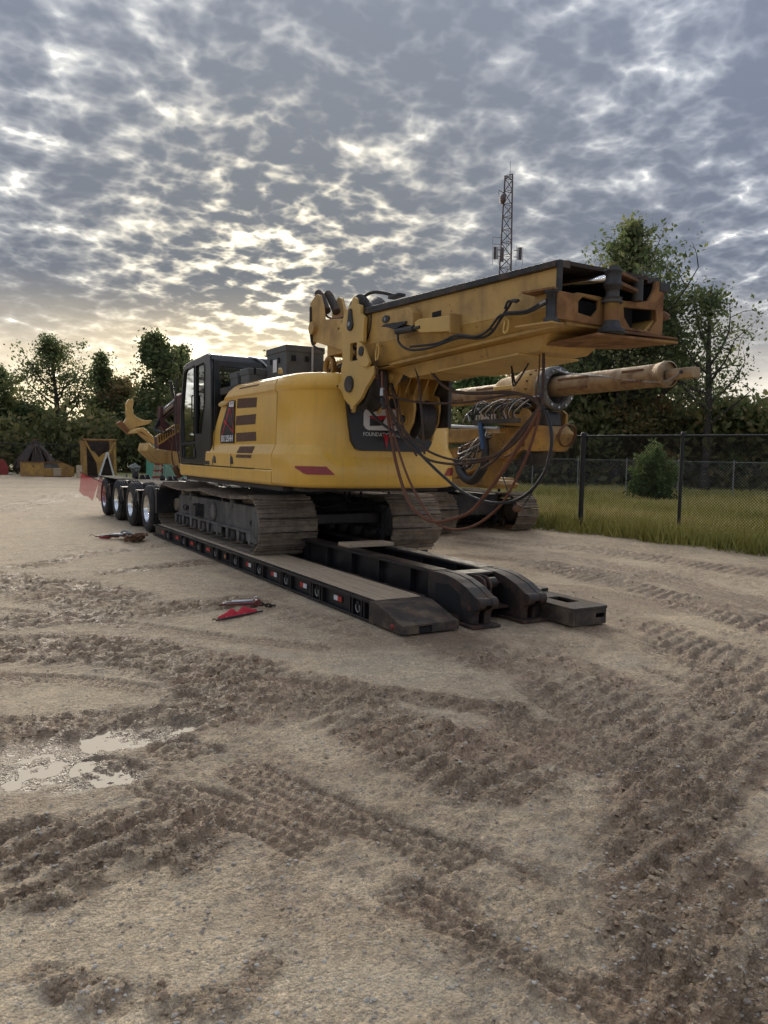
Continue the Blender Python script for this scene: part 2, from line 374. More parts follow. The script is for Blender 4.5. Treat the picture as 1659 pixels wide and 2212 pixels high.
TREAD = [([(.72, 4.3), (.92, 3.88), (1.31, 3.17), (1.59, 2.43), (1.77, 1.95), (1.9, 1.4)], .15), ([(1.15, 4.3), (1.35, 3.92), (1.67, 2.94), (1.95, 2.33), (2.0, 1.83), (2.0, 1.4)], .16), ([(2.3, 5.0), (2.75, 4.65), (3.2, 3.9), (3.4, 3.2), (3.3, 2.4)], .12), ([(1.7, 5.6), (2.4, 5.05), (2.9, 4.4), (3.1, 3.8), (3.1, 3.0)], .11),
         ([(4.5, 6.0), (4.9, 4.8), (4.8, 3.6), (4.5, 2.7)], .19), ([(5.7, 5.6), (5.6, 4.3), (5.2, 3.0)], .19), ([(6.4, 8.8), (7.3, 7.4), (7.5, 5.8), (7.2, 4.3)], .2), ([(.0, 6.55), (.9, 6.0), (1.5, 5.2)], .11), ([(9.2, 12.5), (9.6, 10.0), (9.3, 7.5), (8.7, 5.6)], .22), ([(7.6, 11.5), (8.6, 9.4), (8.9, 7.2), (8.5, 5.4)], .22), ([(4.0, 5.6), (3.9, 4.6), (3.6, 3.6), (3.2, 2.9)], .13), ([(.5, 9.0), (1.4, 7.9), (2.2, 6.9), (2.9, 6.1)], .13)]
SMOOTH = [(3.15, 5.35, .85, .55), (.55, 2.45, .55, .42), (1.15, 2.25, .45, .40), (2.15, 6.9, .55, .7), (.9, 5.75, .55, .35), (2.3, 12.3, 1.3, .8), (2.7, 10.2, .8, .9), (3.0, 17.5, 1.3, 3.0), (1.0, 18, .9, 4), (1.9, 4.0, .28, .35)]
PUDDLE = [(.62, 4.72, .50, .30), (.95, 4.62, .30, .16), (.74, 4.14, .28, .20), (.50, 4.40, .40, .26), (1.22, 4.72, .25, .09)]
def ground_fields(x, y):
    r = np.hypot(x, y)
    wx = x + .22 * (fbm(x, y, 1.7, 3, 11) - .5) + .10 * (fbm(x, y, 6, 2, 12) - .5); wy = y + .30 * (fbm(x, y, 1.4, 3, 21) - .5) + .10 * (fbm(x, y, 6, 2, 22) - .5)
    c = np.zeros(x.shape)
    for pts, R, st in CHURN:
        d, _, _ = poly_dist(wx, wy, pts); k = st * sstep_(d, R * 1.25, R * .55); c = np.maximum(c, k)
    sm = np.zeros(x.shape)
    for cx, cy, ra, rb in SMOOTH: sm = np.maximum(sm, sstep_(np.sqrt(((wx - cx) / ra) ** 2 + ((wy - cy) / rb) ** 2), 1.15, .7))
    base = (.12 + .55 * sstep_(fbm(x, y, .9, 4, 31), .38, .66)) * (1 - .92 * sm)
    lane = c; c = np.maximum(c, base)
    t = np.zeros(x.shape); th = np.zeros(x.shape); berm = np.zeros(x.shape)
    for pts, R in TREAD:
        d, s, sd = poly_dist(x + .05 * (fbm(x, y, 2.2, 2, 41) - .5), y + .05 * (fbm(x, y, 2.2, 2, 42) - .5), pts); k = sstep_(d, R * 1.02, R * .88)
        rib = np.tanh(2.5 * np.cos(sd * 2 * pi / (R * .52))); lug = np.tanh(3 * np.cos((s + .6 * np.abs(sd)) * 2 * pi / .062)) * sstep_(r, 9, 5)
        th = np.where(k > t, .55 * rib + .65 * lug * (rib > -.2), th); t = np.maximum(t, k); berm = np.maximum(berm, np.exp(-((d - R * 1.18) / (.16 * R)) ** 2))
    fade = sstep_(fbm(x, y, 1.5, 3, 43), .24, .44); t = t * fade; berm = berm * fade
    gr = sstep_(x + (y - 11.5) * .107 + .5 * (fbm(x, y, 1.3, 3, 51) - .5), 12.75, 13.25) * (y > 1) * (y < 70)
    gr = np.maximum(gr, sstep_(y + .25 * x + 3 * (fbm(x, y, .3, 3, 52) - .5), 60, 64))
    gr = np.maximum(gr, sstep_(r, 75, 90))
    und = .05 * (fbm(x, y, .25, 3, 1) - .5) + .022 * (fbm(x, y, 1.1, 3, 2) - .5)
    near = sstep_(r, 16, 7); fine = .010 * (fbm(x, y, 5, 4, 3) - .5) + .005 * (billow(x, y, 15, 3, 4) - .5) * near
    plat = lambda f, sd, a=.50, b=.60: sstep_(vnoise(x * f + .35 * fbm(x, y, f * 1.7, 2, sd + 3), y * f + .35 * fbm(x, y, f * 1.9, 2, sd + 4), sd), a, b)
    # cleat ridges run across the lanes
    q = x * -.33 + y * .94
    ph = (q + .12 * (fbm(x, y, 1.6, 3, 61) - .5)) * 2 * pi / .16
    brk = sstep_(fbm(x, y, 2.6, 3, 62), .40, .60)
    ridge = np.tanh(2.4 * np.sin(ph)) * (.25 + .75 * brk)
    lump = billow(x, y, 4.5, 4, 5, .55)
    crumb = plat(13, 101) * .020 + plat(24, 111, .52, .60) * .015 + plat(44, 121, .52, .62) * .008 * near
    h = und + fine + lane * (.017 * ridge + .016 * (lump - .5)) + c ** 1.5 * (crumb - .012) + .010 * c * (lump - .5) + (.011 * th - .014) * t + .011 * berm * (.4 + .6 * plat(20, 131))
    g = plat(30, 141, .66, .72) * near * (1 - sm * .5); h = h + .005 * g * (1 - c)
    pud = np.zeros(x.shape); rim = np.zeros(x.shape)
    for cx, cy, a, b in PUDDLE:
        e = np.sqrt(((wx - cx) / a) ** 2 + ((wy - cy) / b) ** 2); pud = np.maximum(pud, sstep_(e, 1.25, .45)); rim = np.maximum(rim, sstep_(e, 2.0, 1.0))
    h = h * (1 - .35 * pud) - .034 * pud + .030 * pud * (fbm(x, y, 4.5, 3, 8) - .5)
    # hard standing under the trailer and rigs stays level
    flat = sstep_(x, 3.35, 3.75) * sstep_(x, 7.6, 7.1) * sstep_(y, 5.45, 5.75) * sstep_(y, 23.5, 22.8)
    h = h * (1 - flat) - .006 * flat
    h = h * (1 - .6 * gr) + gr * .10 * (fbm(x, y, .35, 3, 9) - .3)
    wet_shade = np.clip(.75 * lane * (.5 + fbm(x, y, 2.5, 3, 71)) + .42 * base * (.4 + 1.2 * fbm(x, y, 1.1, 3, 73)) + t * (.28 + .48 * (th < 0)) + .25 * berm - .34 * lane * (ridge > .3) + .9 * c * (crumb - .018) / .02 * .25, 0, 1)  # damp, plus relief shade painted in: tread grooves darker, cleat ridge tops lighter
    wet_shade = np.maximum(wet_shade, .45 * sstep_(fbm(x, y, .8, 4, 72), .50, .70) * (1 - sm)); wet_shade = np.maximum(wet_shade, pud * .95); wet_shade = np.maximum(wet_shade, rim * (.45 + .5 * fbm(x, y, 3, 3, 75)))
    return h, wet_shade, gr, lane * .9 + .25 * c, pud, sm
def np_mesh(name, V, F, attrs=None, smooth=True):
    me = bpy.data.meshes.new(name); n = len(V); k = F.shape[1]; m = len(F)
    me.vertices.add(n); me.vertices.foreach_set('co', np.asarray(V, np.float32).ravel())
    me.loops.add(m * k); me.loops.foreach_set('vertex_index', np.asarray(F, np.int32).ravel())
    me.polygons.add(m); me.polygons.foreach_set('loop_start', np.arange(0, m * k, k, dtype=np.int32)); me.polygons.foreach_set('loop_total', np.full(m, k, np.int32))
    me.polygons.foreach_set('use_smooth', np.full(m, smooth))
    for a, v in (attrs or {}).items():
        at = me.attributes.new(a, 'FLOAT', 'POINT'); at.data.foreach_set('value', np.asarray(v, np.float32))
    me.update(calc_edges=True); me.validate(); return me
def np_obj(name, me, mat, parent=None, **k):
    o = bpy.data.objects.new(name, me); COL.objects.link(o); me.materials.append(MAT[mat]); o.parent = parent; ORG[o.name] = (0, 0, 0); return tag(o, **k)

def ground_material():
    m = bpy.data.materials.new('ground'); m.use_nodes = True; MAT['ground'] = m; nt = m.node_tree; N = nt.nodes; L = nt.links; b = N['Principled BSDF']
    geo = N.new('ShaderNodeNewGeometry')
    def at(n): a = N.new('ShaderNodeAttribute'); a.attribute_name = n; return a.outputs['Fac']
    def noise(s, d=5, r=.6): n = N.new('ShaderNodeTexNoise'); n.inputs['Scale'].default_value = s; n.inputs['Detail'].default_value = d; n.inputs['Roughness'].default_value = r; L.new(geo.outputs['Position'], n.inputs['Vector']); return n.outputs[0]
    def rng(x, a, b_, lo=0., hi=1.): r = N.new('ShaderNodeMapRange'); L.new(x, r.inputs[0]); r.inputs[1].default_value = a; r.inputs[2].default_value = b_; r.inputs[3].default_value = lo; r.inputs[4].default_value = hi; return r.outputs[0]
    def mix(f, a, c, mode='MIX'):
        x = N.new('ShaderNodeMix'); x.data_type = 'RGBA'; x.blend_type = mode
        for i, v in ((0, f), (6, a), (7, c)):
            if isinstance(v, (tuple, float, int)): x.inputs[i].default_value = (*v, 1) if isinstance(v, tuple) else v
            else: L.new(v, x.inputs[i])
        return x.outputs[2]
    def mul(a, c):
        x = N.new('ShaderNodeMath'); x.operation = 'MULTIPLY'
        for i, v in ((0, a), (1, c)):
            if isinstance(v, (float, int)): x.inputs[i].default_value = v
            else: L.new(v, x.inputs[i])
        return x.outputs[0]
    def add(a, c):
        x = N.new('ShaderNodeMath'); x.operation = 'ADD'; L.new(a, x.inputs[0]); L.new(c, x.inputs[1]); return x.outputs[0]
    wet_shade = at('wet_shade'); gr = at('grass'); pud = at('puddle')
    dry = mix(rng(noise(.8, 4), .35, .7), (.68, .54, .355), (.58, .45, .295))
    dry = mix(rng(noise(7, 6), .42, .68, 0, .6), dry, (.36, .28, .19))
    dry = mix(rng(noise(2.3, 5), .50, .72, 0, .6), dry, (.42, .375, .29))
    dry = mix(rng(noise(45, 4, .7), .52, .68, 0, .75), dry, (.25, .185, .125))
    dry = mix(rng(noise(90, 2, .6), .64, .70, 0, .9), dry, (.74, .68, .55))
    dry = mix(rng(noise(160, 2, .6), .60, .68, 0, .7), dry, (.22, .165, .11))
    mud = mix(rng(noise(3.5, 5), .35, .65), (.29, .20, .118), (.215, .155, .096))
    mud = mix(rng(noise(1.2, 4), .45, .65, 0, .7), mud, (.34, .215, .13))
    mud = mix(rng(noise(30, 5), .48, .66, 0, .7), mud, (.12, .088, .058))
    mud = mix(rng(noise(70, 4, .7), .54, .66, 0, .6), mud, (.42, .325, .215))
    col = mix(rng(add(wet_shade, mul(noise(9, 4), .30)), .16, .92), dry, mud)
    red = rng(noise(1.6, 5, .65), .60, .70, 0, .35); col = mix(red, col, (.24, .13, .095))
    col = mix(mul(pud, .45), col, (.16, .135, .10))
    def cell(scale, lo, hi):
        v = N.new('ShaderNodeTexVoronoi'); v.inputs['Scale'].default_value = scale; L.new(geo.outputs['Position'], v.inputs['Vector']); sp = N.new('ShaderNodeSeparateColor'); L.new(v.outputs['Color'], sp.inputs[0])
        c = N.new('ShaderNodeCombineXYZ'); r = rng(sp.outputs[0], 0, 1, lo, hi); [L.new(r, c.inputs[i]) for i in range(3)]; return c.outputs[0], v.outputs['Distance']
    c1, d1 = cell(85, .70, 1.28); c2, d2 = cell(34, .80, 1.18); c3, d3 = cell(190, .78, 1.22)
    pm = rng(noise(1.9, 5), .36, .62, .25, .95)
    for cc in (c1, c2, c3): col = mix(pm, col, cc, 'MULTIPLY')
    gcol = mix(rng(noise(1.3, 5), .38, .64), (.20, .20, .07), (.31, .26, .11))
    col = mix(gr, col, gcol); L.new(col, b.inputs['Base Color'])
    ro = rng(add(wet_shade, mul(noise(14, 4), .4)), .1, 1.2, .88, .52)
    rp = N.new('ShaderNodeMix'); rp.data_type = 'FLOAT'; L.new(pud, rp.inputs[0]); L.new(ro, rp.inputs[2]); rp.inputs[3].default_value = .24; L.new(rp.outputs[0], b.inputs['Roughness'])
    b.inputs['Specular IOR Level'].default_value = .42
    bp = N.new('ShaderNodeBump'); bp.inputs['Strength'].default_value = .8; bp.inputs['Distance'].default_value = .022
    hh = add(add(add(mul(noise(22, 6, .7), .8), mul(noise(75, 4, .65), .35)), mul(noise(6, 5), .9)), add(mul(d1, -.45), mul(d2, -.5))); L.new(hh, bp.inputs['Height']); L.new(bp.outputs[0], b.inputs['Normal'])
ground_material()
def water_material():
    m = bpy.data.materials.new('water'); m.use_nodes = True; MAT['water'] = m; nt = m.node_tree; N = nt.nodes; L = nt.links; N.remove(N['Principled BSDF'])
    d = N.new('ShaderNodeBsdfDiffuse'); d.inputs[0].default_value = (.24, .195, .14, 1); g = N.new('ShaderNodeBsdfGlossy'); g.inputs['Roughness'].default_value = .06; x = N.new('ShaderNodeMixShader'); x.inputs[0].default_value = .045
    L.new(d.outputs[0], x.inputs[1]); L.new(g.outputs[0], x.inputs[2]); L.new(x.outputs[0], N['Material Output'].inputs[0])
water_material()
M('clod', (.26, .185, .118), .9, 0, ((.45, .355, .24), .9, 3.0, .40, .66), .3, 90)
M('gravel', (.42, .38, .32), .8, 0, ((.62, .60, .55), .9, 6, .5, .7), .1, 90, dirt2=((.20, .155, .115), .9, 4.1, .48, .62))

def build_ground():
    A0, A1, NA, NR = radians(-14), radians(75), 660, 900
    az = np.linspace(A0, A1, NA); rr = np.concatenate([np.geomspace(.9, 62, NR), np.geomspace(64, 1500, 40)])
    R_, A_ = np.meshgrid(rr, az, indexing='ij'); x = (R_ * np.sin(A_)).ravel(); y = (R_ * np.cos(A_)).ravel()
    h, wet_shade, gr, c, pud, sm = ground_fields(x, y)
    far = sstep_(np.hypot(x, y), 60, 120); h = h * (1 - far)
    n = len(rr); i = np.arange((n - 1) * (NA - 1)); a = (i // (NA - 1)) * NA + i % (NA - 1)
    F = np.stack([a, a + 1, a + NA + 1, a + NA], 1); V = np.stack([x, y, h], 1)
    # the rest of the circle, coarse
    az2 = np.linspace(A1, A0 + 2 * pi, 60); rr2 = np.concatenate([[.02], np.geomspace(.9, 62, 90), np.geomspace(64, 1500, 20)])
    R2, A2 = np.meshgrid(rr2, az2, indexing='ij'); x2 = (R2 * np.sin(A2)).ravel(); y2 = (R2 * np.cos(A2)).ravel(); h2, w2, g2, _, p2, _ = ground_fields(x2, y2); h2 = h2 * (1 - sstep_(np.hypot(x2, y2), 60, 120))
    n2 = len(rr2); i = np.arange((n2 - 1) * 59); a2 = (i // 59) * 60 + i % 59; F2 = np.stack([a2, a2 + 1, a2 + 61, a2 + 60], 1) + len(V)
    A3 = np.linspace(A0, A1, 30); V3 = np.concatenate([[[0, 0, 0.]], np.stack([.9 * np.sin(A3), .9 * np.cos(A3), np.zeros(30)], 1)]); o3 = len(V) + len(x2)
    F3 = np.array([[o3, o3 + k, o3 + k + 1, o3] for k in range(1, 30)])
    V = np.concatenate([V, np.stack([x2, y2, h2], 1), V3]); z3 = np.zeros(31)
    me = np_mesh('ground', V, np.concatenate([F, F2]), {'wet_shade': np.concatenate([wet_shade, w2, z3]), 'grass': np.concatenate([gr, g2, z3]), 'puddle': np.concatenate([pud, p2, z3])})
    np_obj('ground', me, 'ground', kind='structure')
    # standing water: level sheets lying in the hollows
    for k, (cx, cy, a, b, z) in enumerate(((.78, 4.52, 1.15, .75, -.0275), (2.35, 11.75, .55, .5, -.016))):
        t = np.linspace(0, 2 * pi, 40, endpoint=False)
        MB().add([(cx + a * cos(q), cy + b * sin(q), z) for q in t], [tuple(range(40))]).build('puddle', 'water', kind='structure', loc=(cx, cy, z))
    # clods of mud and loose stones
    rs = np.random.RandomState(5); ico = bmesh.new(); bmesh.ops.create_icosphere(ico, subdivisions=1, radius=1); IV = np.array([v.co[:] for v in ico.verts]); IF = np.array([[v.index for v in f.verts] for f in ico.faces]); ico.free()
    def scatter(name, n, rlo, rhi, slo, shi, mat, want_churn, flat, lab, seed):
        q = np.random.RandomState(seed); m = n * 6
        rad = rlo * (rhi / rlo) ** q.rand(m); a = q.uniform(radians(-3), radians(64), m); px, py = rad * np.sin(a), rad * np.cos(a)
        hh, w, g, c, p, s = ground_fields(px, py); pr = (.004 + .97 * np.clip(c, 0, 1) ** 3 if want_churn else .30 + .3 * c) * (g < .4) * (p < .35)
        inside = (px > 3.7) & (px < 6.2) & (py > 5.6) & (py < 23); keep = (q.rand(m) < pr) & ~inside; px, py, hh = px[keep][:n], py[keep][:n], hh[keep][:n]; k = len(px)
        sz = slo * (shi / slo) ** (q.rand(k) ** 2.2); V = np.empty((k, len(IV), 3))
        j = 1 + .75 * (q.rand(k, len(IV)) - .5)[..., None]; ax = 1 + .5 * (q.rand(k, 1, 3) - .5); ax[..., 2] *= flat
        ang = q.rand(k) * 2 * pi; ca, sa = np.cos(ang)[:, None], np.sin(ang)[:, None]; B = IV[None] * j * ax
        V[..., 0] = (B[..., 0] * ca - B[..., 1] * sa) * sz[:, None] + px[:, None]; V[..., 1] = (B[..., 0] * sa + B[..., 1] * ca) * sz[:, None] + py[:, None]; V[..., 2] = B[..., 2] * sz[:, None] + (hh + sz * flat * .12)[:, None]
        F = (IF[None] + (np.arange(k) * len(IV))[:, None, None]).reshape(-1, 3)
        np_obj(name, np_mesh(name, V.reshape(-1, 3), F, smooth=False), mat, kind='stuff', label=lab, cat='mud' if want_churn else 'gravel')
    scatter('mud_clods', 6000, 1.9, 13, .004, .018, 'clod', True, .7, 'dark crumbled clods of mud along the churned lanes', 3)
    scatter('gravel', 16000, 1.8, 18, .002, .011, 'gravel', False, .6, 'small pale stones lying loose over the yard', 8)
build_ground()

def grass_material():
    m = bpy.data.materials.new('grass'); m.use_nodes = True; MAT['grass'] = m; nt = m.node_tree; N = nt.nodes; L = nt.links; b = N['Principled BSDF']
    a = N.new('ShaderNodeAttribute'); a.attribute_name = 'tone'; r = N.new('ShaderNodeValToRGB'); L.new(a.outputs['Fac'], r.inputs[0]); e = r.color_ramp.elements
    e[0].color = (.19, .20, .055, 1); e[1].color = (.60, .50, .21, 1); k = r.color_ramp.elements.new(.55); k.color = (.41, .38, .11, 1)
    L.new(r.outputs[0], b.inputs['Base Color']); b.inputs['Roughness'].default_value = .7; b.inputs['Specular IOR Level'].default_value = .25
grass_material()
def build_grass():
    q = np.random.RandomState(12); n = 420000
    d = 12 * (75 / 12) ** q.rand(n); a = q.uniform(radians(18), radians(66), n); x, y = d * np.sin(a), d * np.cos(a)
    h, w, g, c, p, s = ground_fields(x, y); keep = (g > .04 + .5 * q.rand(n) ** 2) & (y < 60); x, y, h = x[keep][:150000], y[keep][:150000], h[keep][:150000]; n = len(x); d = np.hypot(x, y)
    tuft = fbm(x, y, .7, 4, 81); edge = np.exp(-np.maximum(0, x + (y - 11.5) * .107 - 13.1) / .8)
    H = (.10 + .26 * q.rand(n)) * (.55 + 1.0 * tuft) * (1 + .45 * edge); W = .006 + .0006 * d; an = q.rand(n) * 2 * pi; le = q.normal(0, .35, (n, 2)) * H[:, None]
    V = np.empty((n, 3, 3)); V[:, 0] = np.stack([x - W * np.cos(an), y - W * np.sin(an), h - .01], 1); V[:, 1] = np.stack([x + W * np.cos(an), y + W * np.sin(an), h - .01], 1); V[:, 2] = np.stack([x + le[:, 0], y + le[:, 1], h + H], 1)
    tone = np.clip(.28 + 1.1 * (fbm(x, y, .35, 4, 83) - .15) - .28 * edge + .25 * (q.rand(n) - .5), 0, 1)
    me = np_mesh('grass', V.reshape(-1, 3), np.arange(n * 3).reshape(-1, 3), {'tone': np.repeat(tone, 3)}, smooth=False)
    np_obj('field_grass', me, 'grass', kind='stuff', label='rough yellow green grass growing beyond the black fence', cat='grass')
build_grass()
# ------------------------------------------------------------------ lowboy trailer
def build_trailer():
    T = thing('lowboy_trailer', 'long black lowboy trailer with wooden deck lying under the yellow drilling rig', 'trailer', (4.9, 12, 0))
    XL, XR = 3.78, 6.04
    # main beams (I-section), their near ends are the hooked arms
    for x in (4.62, 5.26):
        m = MB(); w = .23
        m.box(x, x + w, 6.86, 22.6, .445, .475); m.box(x + .01, x + w - .01, 6.86, 16.2, .03, .055); m.box(x + .09, x + .13, 6.86, 16.2, .055, .445)
        m.box(x + .02, x + w - .02, 15.9, 22.6, .45, .80)
        b = m.build('main_beam', 'trailer_black', T, .006)
        for k in range(12):
            y = 7.35 + k * .72
            MB().box(x + .012, x + .089, y, y + .022, .056, .444).build('web_stiffener', 'trailer_black', b)
        s = MB(); s.box(x + .02, x + w - .02, 6.9, 15.9, .4765, .482)
        s.build('wear_strip', 'trailer_worn', b)
        # arm: cheek plates with a rounded nose and a downward hook slot
        prof = [(6.95, .476), (6.62, .474), (6.44, .448), (6.25, .392), (6.10, .318)] + arc(6.075, .255, .06, 75, 250, 8) + [(6.09, .185), (6.125, .165), (6.14, .12), (6.145, .03), (6.95, .03)]
        a = MB(); a.prism(prof, 'X', x - .004, x + .08); a.prism(prof, 'X', x + .15, x + w + .004); a.prism([(6.95, .470), (6.62, .468), (6.44, .442), (6.25, .386), (6.10, .312)] + arc(6.075, .255, .054, 75, 200, 6) + [(6.2, .25), (6.5, .36), (6.95, .38)], 'X', x + .08, x + .15)
        arm = a.build('hook_arm', 'arm_steel', T, .01)
        MB().prism([(6.30, .09), (6.80, .09), (6.80, .36), (6.55, .38), (6.38, .31)], 'X', x - .008, x - .0045).build('arm_recess_shade', 'seal_shade', arm)  # black plate on the cheek, painting the shade of a recess
        MB().cyl((x - .009, 6.19, .19), (x + .02, 6.19, .19), .032, n=14).build('hook_hole', 'trailer_rust', arm)
        MB().box(x - .05, x + w + .07, 6.06, 6.9, .0, .028).build('foot_plate', 'trailer_rust', T, .004)
    # cross parts between the arms
    m = MB(); m.box(4.856, 5.256, 6.62, 6.85, .44, .47); m.build('cross_plate', 'trailer_worn', T, .006)
    m = MB(); m.box(4.856, 5.256, 6.70, 6.73, .06, .438); m.build('cross_wall', 'trailer_rust', T)
    m = MB(); m.box(4.856, 5.256, 6.35, 6.69, .12, .145); m.build('cross_floor', 'trailer_rust', T)
    ear = [(6.69, .46), (6.46, .46), (6.38, .43), (6.35, .36), (6.37, .25), (6.44, .18), (6.69, .17)]
    hole = [(6.45 + .04 * cos(t), .33 + .055 * sin(t)) for t in np.linspace(0, 2 * pi, 12, endpoint=False)]
    for xx in (4.93, 5.0): MB().prism(ear, 'X', xx, xx + .03, [hole]).build('lug_plate', 'trailer_rust', T, .004)
    MB().cyl((5.03, 6.5, .37), (5.17, 6.5, .37), .062, n=20).build('pivot_tube', 'trailer_worn', T)
    MB().cyl((5.17, 6.5, .37), (5.256, 6.5, .37), .018, n=10).build('pin', 'trailer_rust', T)
    for k in range(9):
        y = 7.6 + k * .95
        MB().box(4.852, 5.258, y, y + .12, .20, .34).build('cross_member', 'trailer_black', T, .004)
    MB().box(4.70, 5.40, 9.0, 9.32, .484, .53).build('loose_board', 'wood', T, .004)
    # left and right decks
    for side in (0, 1):
        if side == 0: x0, x1, out = XL, 4.60, -1
        else: x0, x1, out = 5.52, XR, 1
        ys = 6.78 if side == 0 else 6.62
        rail = MB(); xe = x0 if side == 0 else x1
        def rx(a, b): return (xe + a, xe + b) if side == 0 else (xe - b, xe - a)
        rail.box(*rx(0, .075), ys, 15.9, .205, .232); rail.box(*rx(0, .075), ys, 15.9, .012, .034); rail.box(*rx(.05, .068), ys, 15.9, .034, .205)
        rl = rail.build('side_rail', 'trailer_black', T, .004)
        # planks
        px = np.linspace(x0 + .085, x0 + .085 + (.56 if side == 0 else .40), 5 if side == 0 else 4)
        for k in range(len(px) - 1):
            MB().box(px[k] + .004, px[k + 1] - .004, ys + .012, 15.85, .18, .231 + .003 * (k % 2)).build('deck_plank', 'wood', T, .004)
        MB().box(px[-1] + .005, px[-1] + .06, ys + .01, 15.9, .17, .2325).build('inner_rail', 'trailer_worn', T, .003)
        if side == 0:
            MB().box(px[-1] + .062, 4.61, ys - .02, 7.4, .09, .11).build('step_plate', 'trailer_black', T)
            tape_y = (7.56, 8.49, 9.44, 10.40, 12.31, 13.25, 14.2, 15.26); ring_y = (7.05, 8.06, 8.98, 9.93, 10.91, 11.86, 12.78, 13.69, 14.8)
            for y in ring_y:
                for dy in (-.16, -.10, .10, .16):
                    MB().box(xe + .004, xe + .05, y + dy - .012, y + dy + .012, .036, .203).build('pocket_rib', 'trailer_black', rl)
                t = np.linspace(radians(150), radians(390), 13)
                d = MB().tube([(xe + .018 - .004 * sin(a), y + .042 * cos(a), .115 + .052 * sin(a)) for a in t], .008, 6).build('tie_ring', 'galv', T)
                MB().box(xe + .012, xe + .049, y - .03, y + .03, .148, .178).build('ring_lug', 'trailer_black', d, .004)
            for i, y in enumerate(tape_y):
                h = .095
                tp = MB().box(xe + .043, xe + .0495, y - h, y + h, .095, .15)
                MB().box(xe + .043, xe + .0492, y - h - .02, y + h + .02, .085, .16).build('sticker_plate', 'trailer_black', rl)
                y0, ym, y1 = y - h, y + (.0 if i % 2 else .0), y + h
                first, second = (('tape_red', 'tape_white') if i == 0 else ('tape_white', 'tape_red'))
                if i < 4:
                    MB().box(xe + .036, xe + .0425, y0, ym, .095, .15).build('reflector_sticker', first, rl); MB().box(xe + .036, xe + .0425, ym + .001, y1, .095, .15).build('reflector_sticker', second, rl)
                else: MB().box(xe + .036, xe + .0425, y0, y1, .095, .15).build('reflector_sticker', 'tape_red', rl)
            am = MB().lathe([(0, 0), (.02, .0), (.035, -.012), (.035, -.03)], (xe + .006, 11.37, .12), (-1, 0, 0), 12); am.build('marker_lamp', 'amber', T)
            MB().box(xe + .012, xe + .05, 11.31, 11.43, .075, .17).build('lamp_plate', 'trailer_black', T)
            # sloped nose plate
            m = MB(); m.prism([(6.775, .231), (6.60, .228), (6.20, .115), (6.12, .10), (6.12, .015), (6.775, .015)], 'X', XL + .002, XL + .03)
            m.prism([(6.775, .231), (6.60, .228), (6.20, .115), (6.12, .10), (6.12, .015), (6.2, .015), (6.2, .07), (6.6, .19), (6.775, .20)], 'X', XL + .03, XL + .19)
            m.prism([(6.775, .231), (6.60, .228), (6.20, .115), (6.12, .10), (6.12, .083), (6.2, .07), (6.6, .19), (6.775, .20)], 'X', XL + .19, XL + .34)
            m.prism([(6.775, .231), (6.60, .228), (6.20, .115), (6.12, .10), (6.12, .015), (6.2, .015), (6.2, .07), (6.6, .19), (6.775, .20)], 'X', XL + .34, XL + .66)
            nose = m.build('deck_nose', 'nose_plate', T)
            MB().box(XL + .195, XL + .335, 6.13, 6.2, .0155, .07).build('nose_slot_shade', 'seal_shade', nose)  # black block painted in as the shade inside the slot
            tread_plate(nose, (XL + .04, XL + .64), (6.22, 6.58), lambda y: .115 + (y - 6.2) / .4 * .113)
            MB().lathe([(0, 0), (.028, 0), (.03, -.02), (.03, -.03)], (XL - .012, 6.30, .06), (-1, 0, 0), 12).build('side_lamp', 'red_old', T)
        else:
            m = MB(); y0, y1 = 5.68, 6.62; hx0, hx1, hy0, hy1 = XR - .30, XR - .12, 5.98, 6.3
            m.prism([(x0 + .03, y0), (XR - .02, y0), (XR, y0 + .03), (XR, y1), (x0 + .03, y1)], 'Z', .17, .2, [[(hx0, hy0), (hx1, hy0), (hx1, hy1), (hx0, hy1)]])
            m.box(x0 + .03, x0 + .06, y0 + .004, y1, .012, .17); m.box(XR - .03, XR - .001, y0 + .03, y1, .012, .17)
            m.prism([(x0 + .06, .012), (XR - .03, .012), (XR - .03, .17), (x0 + .06, .17)], 'Y', y0 + .002, y0 + .04, [[(XR - .17, .08), (XR - .06, .08), (XR - .05, .1), (XR - .06, .125), (XR - .17, .125), (XR - .18, .1)]])
            nose = m.build('deck_nose', 'nose_plate', T, .006)
            MB().box(x0 + .065, XR - .035, y0 + .1, y1 - .02, .005, .02).build('nose_floor', 'seal_shade', nose)
            tread_plate(nose, (x0 + .06, XR - .04), (y0 + .05, y1 - .04), lambda y: .2, avoid=(hx0 - .02, hx1 + .02, hy0 - .02, hy1 + .02))
    # outriggers with boards carrying the track that overhangs to the right
    for k in range(6):
        y = 10.7 + k * 1.0
        MB().box(6.05, 7.08, y, y + .09, .10, .19).build('outrigger', 'trailer_black', T, .004)
    for x in (6.12, 6.42, 6.72): MB().box(x, x + .28, 10.45, 15.9, .192, .232).build('outrigger_board', 'wood', T, .004)
    # rear bogie
    m = MB(); m.box(3.86, 6.05, 15.92, 16.08, .45, .95); m.build('rear_bulkhead', 'trailer_black', T, .01)
    m = MB(); m.box(4.36, 5.64, 15.7, 22.8, .885, .93); m.build('rear_deck', 'deck_matt', T, .008)
    m = MB(); m.box(4.30, 4.36, 15.7, 22.8, .78, .932); m.box(5.64, 5.70, 15.7, 22.8, .78, .932); m.build('rear_frame', 'trailer_black', T, .006)
